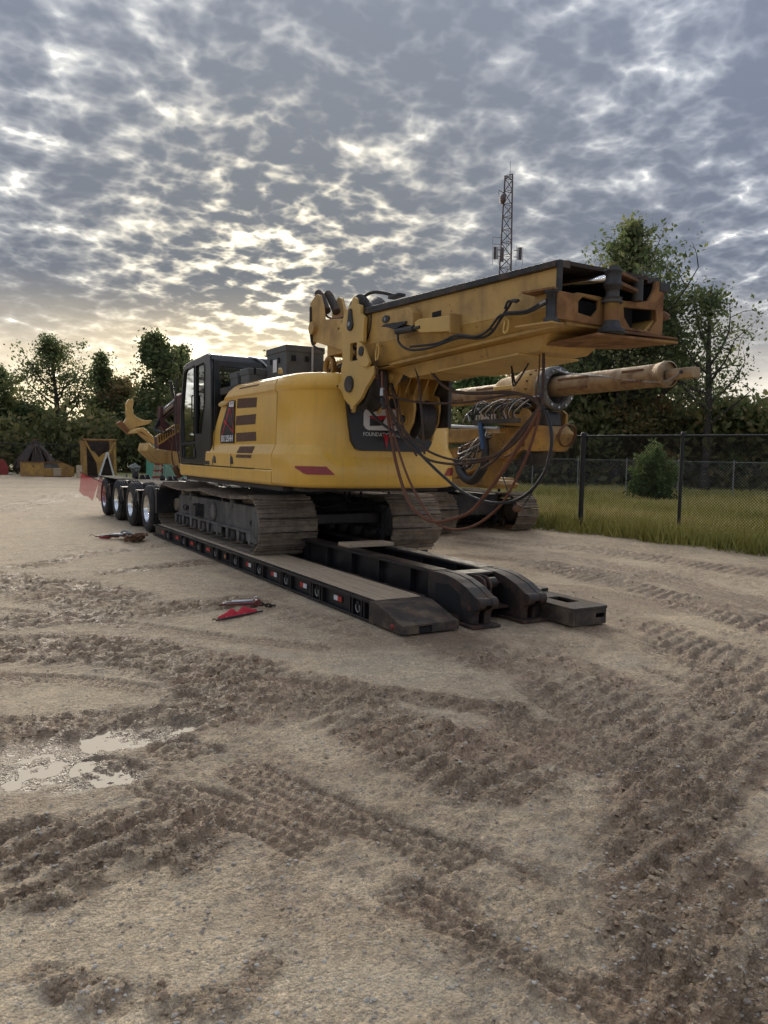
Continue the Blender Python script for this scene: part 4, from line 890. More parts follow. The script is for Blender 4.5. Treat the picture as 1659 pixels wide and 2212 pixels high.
    # ---------------- pivot plate with sheaves
    plate = [(8.79, 3.72), (8.74, 3.69), (8.72, 3.62), (8.6, 3.58), (8.6, 3.48), (8.49, 3.42), (8.51, 3.27), (8.51, 3.12), (8.57, 3.06), (8.56, 2.93), (8.42, 2.80), (8.23, 2.80), (8.23, 2.71), (8.32, 2.63), (8.45, 2.53), (8.55, 2.43), (8.66, 2.37), (8.745, 2.34), (8.77, 2.27), (8.79, 2.255), (8.81, 2.27), (8.84, 2.35), (8.93, 2.39), (9.02, 2.45), (9.09, 2.55), (9.2, 2.60), (9.225, 2.62), (9.2, 2.645), (9.11, 2.68), (9.11, 2.85), (9.08, 2.91), (9.09, 3.13), (9.11, 3.31), (9.2, 3.35), (9.215, 3.37), (9.2, 3.39), (9.1, 3.42), (9.07, 3.50), (8.98, 3.575), (8.85, 3.635), (8.815, 3.70)]
    win = [(8.87, 3.12), (8.85, 3.14), (8.55, 3.13), (8.53, 3.11), (8.57, 2.93), (8.59, 2.91), (8.85, 2.91), (8.87, 2.93)]
    for x0, x1 in ((4.60, 4.645), (4.98, 5.02)):
        PL = MB().prism(plate, 'X', x0, x1, [win]).build('pivot_plate', 'paint_mast' if x0 > 4.7 else 'paint_light', T, .006)
        if x0 < 4.7: P1 = PL
    for y, z in ((9.19, 3.37), (9.195, 2.62), (8.79, 2.285)): MB().cyl((4.59, y, z), (4.605, y, z), .016, n=10).build('bolt', 'rust', P1)
    MB().cyl((4.57, 8.85, 2.62), (4.60, 8.85, 2.62), .105, n=26).build('pin_cap', 'steel_dark', P1)
    MB().prism([(8.85 + .075 * cos(t), 3.37 + .075 * sin(t)) for t in np.linspace(radians(150), radians(390), 14)] + arc(8.85, 3.54, .035, 30, 150, 6), 'X', 4.575, 4.60).build('pin_keeper', 'steel_dark', P1, .006)
    MB().cyl((4.565, 8.85, 3.38), (4.58, 8.85, 3.38), .03, n=14).build('pin_end', 'steel_bright', P1)
    for z, r in ((3.41, .32), (2.64, .33)):
        MB().lathe([(.06, -.05), (.06, -.1), (r - .05, -.1), (r + .03, -.13), (r + .03, -.115), (r - .045, -.02), (r - .045, .02), (r + .03, .115), (r + .03, .13), (r - .05, .1), (.06, .1), (.06, -.05)], (4.815, 8.83, z), (1, 0, 0), 40).build('sheave', 'steel_dark', T)
    MB().prism([(8.60, 3.14), (8.52, 3.10), (8.42, 3.02), (8.28, 2.84), (8.32, 2.795), (8.44, 2.80), (8.6, 2.92)], 'X', 4.555, 4.60).build('side_bracket', 'paint_light', T, .008)
    MB().cyl((4.54, 8.47, 2.995), (4.56, 8.47, 2.995), .06, n=20).build('bracket_pin', 'steel_dark', T)
    MB().prism([(9.52, 3.60), (9.40, 3.79), (9.05, 3.76), (9.0, 3.55)], 'X', 5.05, 5.4).build('sheave_guard', 'paint_mast', T, .01)
    # ---------------- mast
    mL, mR = 4.70, 5.93
    def sec(y):      # heights along the mast
        t = (y - 5.12) / (8.9 - 5.12); return 3.375 + .105 * t, 3.045 + .055 * t, 2.925 - .10 * t    # under rail, fold, bottom
    ya_, yb_ = 5.14, 8.95; th = .035
    def wall(pts0, pts1): return MB().hexa([(*pts0[0][:1], ya_, pts0[0][1]), (pts0[1][0], ya_, pts0[1][1]), (pts1[1][0], yb_, pts1[1][1]), (pts1[0][0], yb_, pts1[0][1]), (pts0[3][0], ya_, pts0[3][1]), (pts0[2][0], ya_, pts0[2][1]), (pts1[2][0], yb_, pts1[2][1]), (pts1[3][0], yb_, pts1[3][1])])
    (t0, f0, b0), (t1, f1, b1) = sec(ya_), sec(yb_)
    Mst = wall([(mL, f0), (mL + th, f0), (mL + th, t0), (mL, t0)], [(mL, f1), (mL + th, f1), (mL + th, t1), (mL, t1)]).build('mast', 'paint_mast', T, .004, label='yellow box mast folded back over the counterweight')
    wall([(mL + .13, b0), (mL + .13 + th, b0), (mL + th, f0 - .002), (mL, f0 - .002)], [(mL + .13, b1), (mL + .13 + th, b1), (mL + th, f1 - .002), (mL, f1 - .002)]).build('lower_flank', 'paint_mast', Mst)
    wall([(mR - th, f0), (mR, f0), (mR, t0), (mR - th, t0)], [(mR - th, f1), (mR, f1), (mR, t1), (mR - th, t1)]).build('right_wall', 'rust_yellow', Mst)
    wall([(mR - .13 - th, b0), (mR - .13, b0), (mR, f0 - .002), (mR - th, f0 - .002)], [(mR - .13 - th, b1), (mR - .13, b1), (mR, f1 - .002), (mR - th, f1 - .002)]).build('lower_flank', 'paint_mast', Mst)
    wall([(mL + .10, b0 - .03), (mR - .10, b0 - .03), (mR - .10, b0), (mL + .10, b0)], [(mL + .10, b1 - .03), (mR - .10, b1 - .03), (mR - .10, b1), (mL + .10, b1)]).build('bottom_plate', 'paint_mast', Mst)
    wall([(mL + .12, t0 + .03), (mR - .12, t0 + .03), (mR - .12, t0 + .065), (mL + .12, t0 + .065)], [(mL + .12, t1 + .03), (mR - .12, t1 + .03), (mR - .12, t1 + .065), (mL + .12, t1 + .065)]).build('top_plate', 'brown_dark', Mst)  # dark colour stands in for shade under the top of the hollow mast
    MB().box(mL + .04, mR - .04, 6.1, 6.13, 2.96, 3.44).build('shade_bulkhead', 'seal_shade', Mst); MB().box(mL + .14, mR - .14, 5.30, 5.33, 2.93, 3.16).build('shade_plate', 'seal_shade', Mst); MB().box(mL + .14, mR - .14, 5.331, 6.09, 3.14, 3.16).build('shade_floor', 'seal_shade', Mst); MB().box(mR - .06, mR - .037, 5.16, 6.09, 3.05, 3.40).build('shade_liner', 'seal_shade', Mst)  # black sheets added inside so the hollow mast end looks unlit
    for x0, x1 in ((mL - .045, mL + .13), (mR - .13, mR + .03)):
        wall([(x0, t0), (x1, t0), (x1, t0 + .075), (x0, t0 + .055)], [(x0, t1), (x1, t1), (x1, t1 + .105), (x0, t1 + .085)]).build('slide_rail', 'trailer_worn', Mst, .008)
    # end frame: plate with two openings, and the hollow upper half
    MB().prism([(4.66, 2.925), (5.99, 2.90), (5.985, 3.39), (5.88, 3.40), (5.85, 3.30), (5.78, 3.20), (5.5, 3.17), (5.22, 3.165), (5.14, 3.17), (4.89, 3.175), (4.85, 3.16), (4.66, 3.165)], 'Y', 5.10, 5.139,
               [[(4.9, 3.0), (5.07, 2.98), (5.15, 3.06), (5.15, 3.13), (4.95, 3.145), (4.9, 3.1)], [(5.46, 3.11), (5.47, 3.02), (5.55, 2.935), (5.81, 2.925), (5.90, 3.03), (5.885, 3.13)]]).build('end_plate', 'rust_yellow', Mst, .006)
    MB().box(4.665, 4.71, 5.105, 5.14, 3.17, 3.43).build('end_post', 'steel_dark', Mst, .004)
    MB().lathe([(.07, 2.90), (.07, 2.935), (.052, 2.94), (.052, 3.14), (.07, 3.15), (.075, 3.17), (.05, 3.175), (0, 3.18)], (4.655, 5.17, 0), (0, 0, 1), 18).build('corner_bush', 'steel_dark', Mst)
    MB().prism([(4.52, 5.42), (4.70, 5.45), (4.70, 5.12), (4.60, 5.10)], 'Z', 3.172, 3.19).build('bush_cap', 'rust_yellow', Mst, .003); MB().prism([(4.52, 5.50), (4.72, 5.55), (4.75, 5.12), (4.60, 5.10)], 'Z', 2.885, 2.90).build('bush_base', 'paint_mast', Mst, .003)
    MB().lathe([(0, 2.83), (.125, 2.835), (.13, 2.85), (.12, 2.86), (.12, 2.875), (.09, 2.88), (.075, 2.93), (.068, 2.95)], (5.225, 5.02, 0), (0, 0, 1), 24).build('post_foot', 'steel_dark', Mst)
    MB().lathe([(.066, 2.945), (.066, 3.10)], (5.225, 5.02, 0), (0, 0, 1), 22).build('post', 'rust_yellow', Mst)
    MB().lathe([(.066, 3.10), (.092, 3.105), (.092, 3.125), (.08, 3.13), (.08, 3.145), (.092, 3.15), (.06, 3.16), (.06, 3.225), (.075, 3.23), (.075, 3.25), (.085, 3.255), (.085, 3.275), (.07, 3.28), (.072, 3.37), (.078, 3.375), (.078, 3.395), (.05, 3.40), (.05, 3.425), (0, 3.43)], (5.225, 5.02, 0), (0, 0, 1), 24).build('post_head', 'steel_dark', Mst)
    MB().cyl((4.85, 5.75, 3.30), (5.2, 5.05, 3.325), .036, n=16).build('cylinder_rod', 'chrome', Mst)
    for z, w in ((3.375, .07), (3.285, .075)): MB().hexa([(5.25, 4.965, z - .016), (5.58, 5.03, z - .046), (5.58, 5.09, z - .046), (5.25, 5.075, z - .016), (5.25, 4.965, z + .016), (5.58, 5.03, z - .016), (5.58, 5.09, z - .016), (5.25, 5.075, z + .016)]).build('swing_bar', 'rust', Mst, .004)
    MB().cyl((5.585, 5.06, 3.17), (5.585, 5.06, 3.36), .05, n=14).build('bar_pin', 'steel_dark', Mst)
    MB().box(5.92, 6.05, 5.09, 5.2, 3.31, 3.395).build('rail_stop', 'steel_dark', Mst, .006); MB().lathe([(.03, 0), (.045, .01), (.045, .06), (.03, .12), (0, .125)], (5.99, 5.15, 3.10), (1, 0, 0), 14).build('side_pin', 'rust', Mst)
    MB().hexa([(5.02, 4.98, 2.80), (6.07, 4.98, 2.82), (6.0, 5.6, 2.83), (5.02, 5.9, 2.78), (5.02, 4.98, 2.825), (6.07, 4.98, 2.842), (6.0, 5.6, 2.85), (5.02, 5.9, 2.80)]).build('lip_plate', 'rust_yellow', Mst, .003)
    MB().hexa([(5.3, 4.985, 2.85), (6.07, 4.985, 2.86), (6.05, 5.1, 2.862), (5.3, 5.1, 2.852), (5.3, 4.985, 2.876), (6.07, 4.985, 2.876), (6.05, 5.1, 2.878), (5.3, 5.1, 2.878)]).build('lip_rail', 'rust', Mst, .003)
    # lower box under the mast
    MB().hexa([(4.98, 5.7, 2.74), (5.62, 5.7, 2.74), (5.62, 8.0, 2.66), (4.98, 8.0, 2.66), (4.95, 5.5, 2.885), (5.66, 5.5, 2.885), (5.66, 8.4, 2.80), (4.95, 8.4, 2.80)]).build('underbox', 'paint_mast', Mst, .006)
    MB().hexa([(4.9, 5.9, 2.715), (5.7, 5.9, 2.715), (5.7, 7.3, 2.668), (4.9, 7.3, 2.668), (4.9, 5.9, 2.735), (5.7, 5.9, 2.735), (5.7, 7.3, 2.688), (4.9, 7.3, 2.688)]).build('under_flange', 'paint_light', Mst, .003)
    # brackets, cylinder and lifting links on the near flank
    b1_ = MB().prism([(8.02, 3.26), (8.02, 3.40), (7.42, 3.37), (7.34, 3.30), (7.34, 3.15), (7.6, 3.22)], 'X', 4.585, 4.699).build('flank_bracket', 'paint_mast', Mst, .006)
    MB().prism([(7.92 + .06 * cos(t) * 1.4, 3.31 + .045 * sin(t)) for t in np.linspace(0, 2 * pi, 9)[:-1]], 'X', 4.57, 4.586).build('pin_keeper', 'steel_dark', b1_); MB().cyl((4.56, 7.92, 3.31), (4.575, 7.92, 3.31), .02, n=10).build('pin_end', 'steel_bright', b1_)
    MB().prism([(8.02, 3.235), (7.9, 3.22), (7.7, 3.16), (7.45, 3.2), (7.45, 3.22), (7.9, 3.25)], 'X', 4.56, 4.69).build('clip_plate', 'steel_dark', b1_)
    MB().prism([(7.28, 3.13), (7.28, 3.19), (7.2, 3.21), (6.62, 3.16), (6.60, 3.0), (7.18, 3.06)], 'X', 4.575, 4.699).build('flank_bracket', 'paint_light', Mst, .006)
    MB().box(4.565, 4.699, 6.585, 6.605, 2.985, 3.18).build('bracket_plate', 'paint_mast', Mst); MB().box(4.695, 4.7, 6.95, 7.12, 3.22, 3.28).build('flank_slot_shade', 'seal_shade', Mst)  # black patch on the wall paints the dark of a slot
    cy = MB().cyl((4.575, 7.66, 3.13), (4.575, 7.30, 3.12), .036, n=14).cyl((4.575, 7.30, 3.12), (4.575, 7.17, 3.118), .018, n=10).build('lock_cylinder', 'steel_dark', Mst)
    for (y, z, h) in ((8.22, 2.95, .09), (5.77, 2.945, .065)):
        MB().tube([(4.64 + .01 * sin(t), y + .035 * cos(t), z + h * sin(t)) for t in np.linspace(0, 2 * pi, 18, endpoint=False)], .0125, 6, True).build('lifting_link', 'paint_light', Mst); MB().tube([(4.70, y + .02, z + h + .005), (4.65, y + .01, z + h + .02), (4.64, y, z + h - .01)], .017, 6).build('link_eye', 'paint_light', Mst)
    for k in range(4): MB().tube([(4.62 + .008 * (k % 2), 8.19 + .02 * (k % 2 == 0) * cos(t) , 2.83 - .05 * k + .035 * sin(t)) if k % 2 == 0 else (4.62 + .02 * cos(t), 8.19, 2.83 - .05 * k + .035 * sin(t)) for t in np.linspace(0, 2 * pi, 12, endpoint=False)], .007, 5, True).build('chain_link', 'rust', Mst)
    # hoses along the flank
    H_ = lambda nm, pts, r=.015, mt='hose_black', par=Mst: MB().tube(cr(pts), r, 7).build(nm, mt, par)
    H_('flank_hose', [(4.57, 7.63, 3.14), (4.57, 7.60, 3.0), (4.58, 7.37, 2.895), (4.60, 7.0, 2.88), (4.62, 6.52, 2.925), (4.62, 6.17, 2.88), (4.62, 5.97, 2.91), (4.62, 5.81, 3.04), (4.63, 5.73, 3.12), (4.63, 5.68, 3.165), (4.62, 5.58, 3.15)], .014)
    H_('flank_hose', [(4.66, 7.5, 2.95), (4.62, 6.9, 2.915), (4.60, 6.52, 2.95), (4.60, 6.2, 2.90), (4.60, 6.0, 2.93), (4.61, 5.85, 3.04), (4.62, 5.74, 3.05), (4.61, 5.46, 3.02), (4.60, 5.24, 3.05), (4.61, 5.17, 3.07)], .013)
    H_('flank_hose', [(4.60, 5.75, 3.10), (4.60, 5.70, 3.16), (4.62, 5.6, 3.14)], .012); H_('flank_hose', [(4.60, 5.72, 3.06), (4.60, 5.45, 3.035), (4.60, 5.26, 3.07), (4.61, 5.19, 3.09)], .012)
    MB().tube([(4.60, 5.26, 3.065), (4.61, 5.19, 3.085)], .017, 8).build('hose_fitting', 'steel_bright', Mst)
    H_('top_hose', [(4.72, 8.80, 3.71), (4.72, 8.55, 3.74), (4.74, 8.3, 3.70), (4.8, 8.05, 3.62)], .022); MB().box(4.70, 4.80, 7.85, 8.1, 3.585, 3.62).build('hose_clamp', 'steel_dark', Mst, .005)
    # ---------------- second sheave block hanging from the underside
    hl = [(8.98, 2.49), (8.9, 2.54), (8.73, 2.54), (8.62, 2.51), (8.58, 2.43), (8.57, 2.33), (8.61, 2.15), (8.71, 2.04), (8.74, 1.93), (8.76, 1.92), (8.78, 1.93), (8.87, 2.04), (8.96, 2.17), (8.985, 2.3)]
    K = MB().prism(hl, 'X', 5.40, 5.44).build('hanging_block', 'paint_mast', T, .006); MB().prism(hl, 'X', 5.80, 5.83).build('block_cheek', 'paint_mast', K, .004)
    MB().lathe([(0, -.04), (.05, -.04), (.055, -.03), (.055, 0)], (5.40, 8.80, 2.205), (1, 0, 0), 20).build('block_pin', 'steel_dark', K); MB().lathe([(.085, -.015), (.085, .0), (.05, -.015)], (5.40, 8.80, 2.205), (1, 0, 0), 20).build('pin_boss', 'paint_light', K)
    MB().lathe([(.06, -.1), (.22, -.1), (.27, -.12), (.27, -.105), (.205, -.02), (.205, .02), (.27, .105), (.27, .12), (.22, .1), (.06, .1)], (5.62, 8.80, 2.2), (1, 0, 0), 36).build('block_sheave', 'steel_dark', K)
    MB().prism([(5.30, 2.50), (5.92, 2.42), (5.95, 2.80), (5.84, 2.84), (5.32, 2.74)], 'Y', 8.80, 8.84).build('block_mount', 'paint_mast', K, .005)
    for k, x in enumerate((5.34, 5.48, 5.62, 5.78)): MB().hexa([(x, 8.72, 2.52), (x + .02, 8.72, 2.52), (x + .02, 8.80, 2.5), (x, 8.80, 2.5), (x, 8.55, 2.76), (x + .02, 8.55, 2.76), (x + .02, 8.80, 2.78), (x, 8.80, 2.78)]).build('gusset', 'paint_mast', K)
    MB().box(5.86, 5.92, 8.45, 8.9, 2.1, 2.83).build('block_guard', 'steel_dark', K, .01)
    MB().box(4.8, 5.9, 8.2, 8.9, 2.80, 2.83).build('mount_plate', 'paint_mast', K); MB().prism([(8.2, 2.8), (8.9, 2.8), (8.9, 2.55), (8.75, 2.6)], 'X', 5.1, 5.13).build('mount_web', 'brown_dark', K)
    cyl2 = MB().cyl((5.06, 8.48, 2.66), (5.40, 8.45, 2.92), .055, n=16).build('tilt_cylinder', 'steel_dark', T); MB().lathe([(0, -.03), (.075, -.03), (.08, 0), (.075, .03), (0, .03)], (5.0, 8.47, 2.68), (1, .2, .3), 18).build('cylinder_eye', 'paint_light', cyl2)
    # ---------------- hanging hoses gathered in a bundle below the mast end
    hz = {
     'red': ([(4.92, 8.5, 2.56), (4.92, 8.47, 2.36), (4.94, 8.38, 2.01), (4.95, 8.26, 1.66), (4.96, 8.11, 1.37), (4.97, 7.93, 1.13), (4.99, 7.66, .99), (5.0, 7.38, .96), (5.02, 7.11, 1.01), (5.04, 6.79, 1.12), (5.06, 6.51, 1.36), (5.08, 6.26, 1.62), (5.10, 6.01, 1.92), (5.11, 5.84, 2.13), (5.11, 5.79, 2.22)], .021, 'hose_red'),
     'red2': ([(4.93, 8.48, 2.54), (4.94, 8.38, 2.19), (4.95, 8.19, 1.78), (4.97, 7.94, 1.4), (4.99, 7.67, 1.13), (5.0, 7.38, .94), (5.03, 7.04, .90), (5.05, 6.73, .97), (5.07, 6.47, 1.11), (5.08, 6.25, 1.29), (5.10, 6.0, 1.66), (5.11, 5.86, 1.97), (5.11, 5.78, 2.21)], .015, 'hose_red'),
     'b1': ([(4.82, 8.75, 2.32), (4.91, 8.57, 2.13), (4.96, 7.99, 1.89), (4.99, 7.62, 1.67), (5.01, 7.33, 1.51), (5.03, 6.99, 1.35), (5.05, 6.68, 1.26), (5.07, 6.38, 1.24), (5.09, 6.11, 1.28), (5.10, 5.88, 1.39), (5.12, 5.71, 1.58), (5.12, 5.63, 1.81), (5.12, 5.64, 2.0), (5.12, 5.72, 2.16), (5.11, 5.79, 2.22)], .018, 'hose_black'),
     'b2': ([(4.92, 8.5, 2.45), (4.95, 8.2, 2.12), (4.98, 7.77, 1.85), (5.01, 7.37, 1.72), (5.03, 7.01, 1.68), (5.05, 6.64, 1.70), (5.08, 6.3, 1.79), (5.10, 6.01, 2.01), (5.11, 5.84, 2.17), (5.11, 5.79, 2.23)], .014, 'hose'),
     'b3': ([(4.90, 8.5, 2.5), (4.94, 8.25, 2.1), (4.96, 7.99, 1.87), (4.99, 7.62, 1.69), (5.01, 7.27, 1.64), (5.03, 6.94, 1.64), (5.06, 6.58, 1.69), (5.08, 6.19, 1.83), (5.10, 5.96, 2.03), (5.11, 5.82, 2.19)], .015, 'hose'),
     't1': ([(4.93, 8.52, 2.50), (4.96, 8.09, 2.40), (4.99, 7.64, 2.34), (5.01, 7.23, 2.32), (5.04, 6.81, 2.32), (5.07, 6.43, 2.35), (5.09, 6.11, 2.36), (5.10, 5.9, 2.31), (5.11, 5.79, 2.23)], .014, 'hose'),
     't2': ([(4.99, 7.70, 2.91), (4.99, 7.61, 2.76), (5.0, 7.48, 2.63), (5.01, 7.3, 2.51), (5.03, 7.04, 2.43), (5.05, 6.67, 2.40), (5.08, 6.32, 2.39), (5.09, 6.05, 2.35), (5.11, 5.87, 2.28), (5.11, 5.79, 2.22)], .019, 'hose'),
     'v2': ([(4.97, 7.88, 2.79), (4.98, 7.81, 2.62), (4.98, 7.76, 2.4), (4.98, 7.74, 2.27), (4.98, 7.7, 2.06), (4.99, 7.66, 1.74)], .014, 'hose'),
     'd3': ([(5.11, 5.79, 2.22), (5.10, 5.96, 2.08), (5.08, 6.19, 1.88), (5.07, 6.43, 1.69), (5.05, 6.63, 1.59)], .016, 'hose'),
     'd4': ([(5.11, 5.79, 2.22), (5.12, 5.95, 2.0), (5.11, 6.12, 1.8), (5.10, 6.3, 1.72)], .014, 'hose_red'),
     'v3': ([(4.94, 8.40, 2.62), (4.94, 8.32, 2.45), (4.95, 8.26, 2.3), (4.95, 8.19, 2.07), (4.96, 8.03, 1.88)], .014, 'hose'),
     'v4': ([(4.97, 8.42, 2.62), (4.98, 8.28, 2.4), (4.98, 8.2, 2.2), (4.97, 8.05, 1.95), (4.97, 7.8, 1.72)], .013, 'hose'),
     'x1': ([(4.62, 8.04, 2.52), (4.66, 8.0, 2.35), (4.8, 7.95, 2.1), (4.9, 7.85, 1.9)], .014, 'hose'),
     's1': ([(5.34, 6.55, 2.74), (5.3, 6.45, 2.6), (5.28, 6.38, 2.5), (5.32, 6.3, 2.62), (5.36, 6.25, 2.74)], .010, 'hose_black'),
     's2': ([(5.4, 6.6, 2.74), (5.33, 6.5, 2.56), (5.3, 6.42, 2.48), (5.36, 6.34, 2.64), (5.4, 6.3, 2.74)], .009, 'hose_black'),
     'th1': ([(5.08, 6.31, 1.54), (5.08, 6.19, 1.34), (5.09, 6.08, 1.21)], .006, 'hose_black'), 'th2': ([(5.12, 5.64, 1.65), (5.11, 5.81, 1.45), (5.10, 5.98, 1.24), (5.09, 6.06, 1.21)], .006, 'hose_black'),
    }
    for k, (p, r, mt) in hz.items(): MB().tube(cr(p), r, 7).build('hanging_hose', mt, T)
    MB().lathe([(0, -.05), (.035, -.045), (.04, 0), (.03, .05), (0, .055)], (5.095, 6.06, 1.205), (1, .3, 0), 10).build('hose_end_plug', 'rust', T)
    MB().tube([(5.13, 5.80, 2.92), (5.115, 5.77, 2.6), (5.11, 5.765, 2.22), (5.112, 5.77, 2.16)], .016, 6).build('bundle_strap', 'hose', T)
    MB().tube(cr([(5.14, 5.86, 2.86), (5.12, 5.84, 2.55), (5.11, 5.86, 2.36), (5.11, 5.83, 2.24)]), .009, 5).build('bundle_chain', 'rust', T)
    MB().tube([(5.11, 5.79 + .045 * cos(t), 2.205 + .03 * sin(t)) for t in np.linspace(0, 2 * pi, 14, endpoint=False)], .016, 6, True).build('bundle_tie', 'hose_black', T)
    for x, y, z, l in ((4.62, 8.05, 2.52, .09), (4.62, 8.04, 2.40, .07), (4.64, 8.03, 2.33, .05)): MB().cyl((x, y, z), (x, y, z - l), .026, .03, 10).build('hose_fitting', 'steel_bright' if l > .08 else 'hose_black', T)
    MB().tube([(4.62, 8.07, 2.72), (4.62, 8.05, 2.52)], .012).build('hanging_hose', 'hose_red', T)
    # ---------------- equipment at the front: support arms and cradle
    F = thing_part('front_arm', T)
    g_ = [(4.34, 3.06), (4.40, 3.075), (4.45, 3.06), (4.46, 2.98), (4.43, 2.83), (4.45, 2.70), (4.50, 2.63), (4.57, 2.58), (4.73, 2.53), (4.94, 2.54), (4.88, 2.46), (4.82, 2.42), (4.6, 2.37), (4.42, 2.27), (4.33, 2.21), (4.17, 2.4), (4.25, 2.5), (4.29, 2.58), (4.28, 2.64), (4.27, 2.94)]
    MB().prism(g_, 'Y', 20.8, 20.98).build('cradle', 'paint_mast', F, .02); MB().hexa([(4.05, 20.7, 2.42), (4.35, 20.7, 2.13), (4.35, 21.1, 2.13), (4.05, 21.1, 2.42), (4.13, 20.7, 2.50), (4.42, 20.7, 2.17), (4.42, 21.1, 2.17), (4.13, 21.1, 2.50)]).build('cradle_foot', 'rust_yellow', F, .01)
    MB().prism([(4.27, 2.18), (4.36, 2.26), (4.53, 2.32), (4.62, 2.27), (4.91, 1.97), (4.85, 1.86), (4.76, 1.95), (4.5, 2.18), (4.32, 2.15)], 'Y', 20.1, 20.7).build('upper_arm', 'paint_mast', F, .02)
    MB().prism([(4.40, 1.92), (4.47, 1.85), (4.61, 1.77), (4.77, 1.78), (5.06, 1.59), (5.06, 1.40), (4.66, 1.42), (4.35, 1.73)], 'Y', 18.9, 19.9).build('lower_arm', 'paint_mast', F, .02)
    MB().prism([(18.95, 1.42), (18.95, 1.76), (15.2, 1.8), (14.95, 1.30), (17.0, 1.28)], 'X', 4.85, 5.4).build('front_boom', 'paint_old', F, .02)
    ld = [(4.27, 2.06), (4.74, 2.37), (4.75, 2.21), (4.29, 1.87)]
    lad = MB(); lad.bar((4.26, 17.5, 2.05), (4.76, 17.5, 2.38), .05, .035); lad.bar((4.28, 17.5, 1.87), (4.76, 17.5, 2.20), .05, .035)
    for k in range(10): t = k / 9; lad.bar((4.27 + .48 * t, 17.5, 2.05 + .33 * t), (4.29 + .46 * t, 17.5, 1.88 + .32 * t), .04, .022)
    lad.build('slide_rack', 'paint_old', F); MB().prism([(4.28, 2.04), (4.78, 2.37), (4.8, 1.72), (4.3, 1.78)], 'Y', 17.53, 17.9).build('rack_body', 'maroon', F, .01)
    MB().prism([(4.21, 2.70), (4.27, 2.68), (4.25, 2.45), (4.42, 2.31), (4.30, 2.15), (4.20, 2.3), (4.2, 2.5)], 'Y', 17.0, 17.25).build('winch_bracket', 'maroon', F, .01)
    for k, (a, b) in enumerate((((4.28, 2.62), (4.52, 2.86)), ((4.30, 2.55), (4.54, 2.80)), ((4.30, 2.47), (4.54, 2.72)), ((4.32, 2.40), (4.56, 2.62)))): MB().cyl((a[0], 17.05 + .1 * k, a[1]), (b[0], 16.9 + .1 * k, b[1]), .032, n=12).build('winch_bar', 'steel_bright' if k < 2 else 'brown_dark', F)
    MB().prism([(4.48, 2.92), (4.60, 3.0), (4.64, 2.4), (4.5, 2.3)], 'Y', 16.4, 17.0).build('front_mast_head', 'maroon', F, .02)
    for k in range(4): MB().tube(cr([(4.25, 17.1, 2.5 - .05 * k), (4.12, 17.0, 2.3 - .03 * k), (4.05 + .02 * k, 16.9, 2.17), (4.2, 16.8, 2.12), (4.4, 16.7, 2.2)]), .018, 6).build('front_hose', 'hose_black', F)
    MB().tube(cr([(4.04, 15.5, 1.9), (4.0, 15.5, 1.97), (4.05, 15.5, 2.0), (4.08, 15.5, 1.92), (4.06, 15.5, 1.7), (4.08, 15.5, 1.5), (4.11, 15.5, 1.43)]), .015, 6).build('hook_cable', 'rust', F)
    MB().lathe([(0, 0), (.05, .0), (.062, .02), (.062, .17), (.055, .18), (.055, .2), (.062, .21), (.06, .26), (0, .27)], (4.11, 15.5, 1.43), (.45, 0, -.9), 16).build('hanging_weight', 'rust', F)
    MB().box(4.2, 5.6, 14.95, 15.3, 1.30, 1.62).build('front_bumper', 'steel_dark', F, .02); MB().box(4.45, 4.9, 15.3, 16.4, 1.6, 2.35).build('front_block', 'brown_dark', F, .03)
    MB().prism([(15.0, 1.9), (15.3, 1.95), (15.2, 2.1), (15.0, 2.1)], 'X', 4.2, 4.5).build('front_lug', 'paint_old', F, .02)
    return T
def thing_part(name, parent):
    e = bpy.data.objects.new(name, None); COL.objects.link(e); e.parent = parent; e.empty_display_size = .1
    ORG[e.name] = ORG[parent.name]; return e
RIG = build_rig()
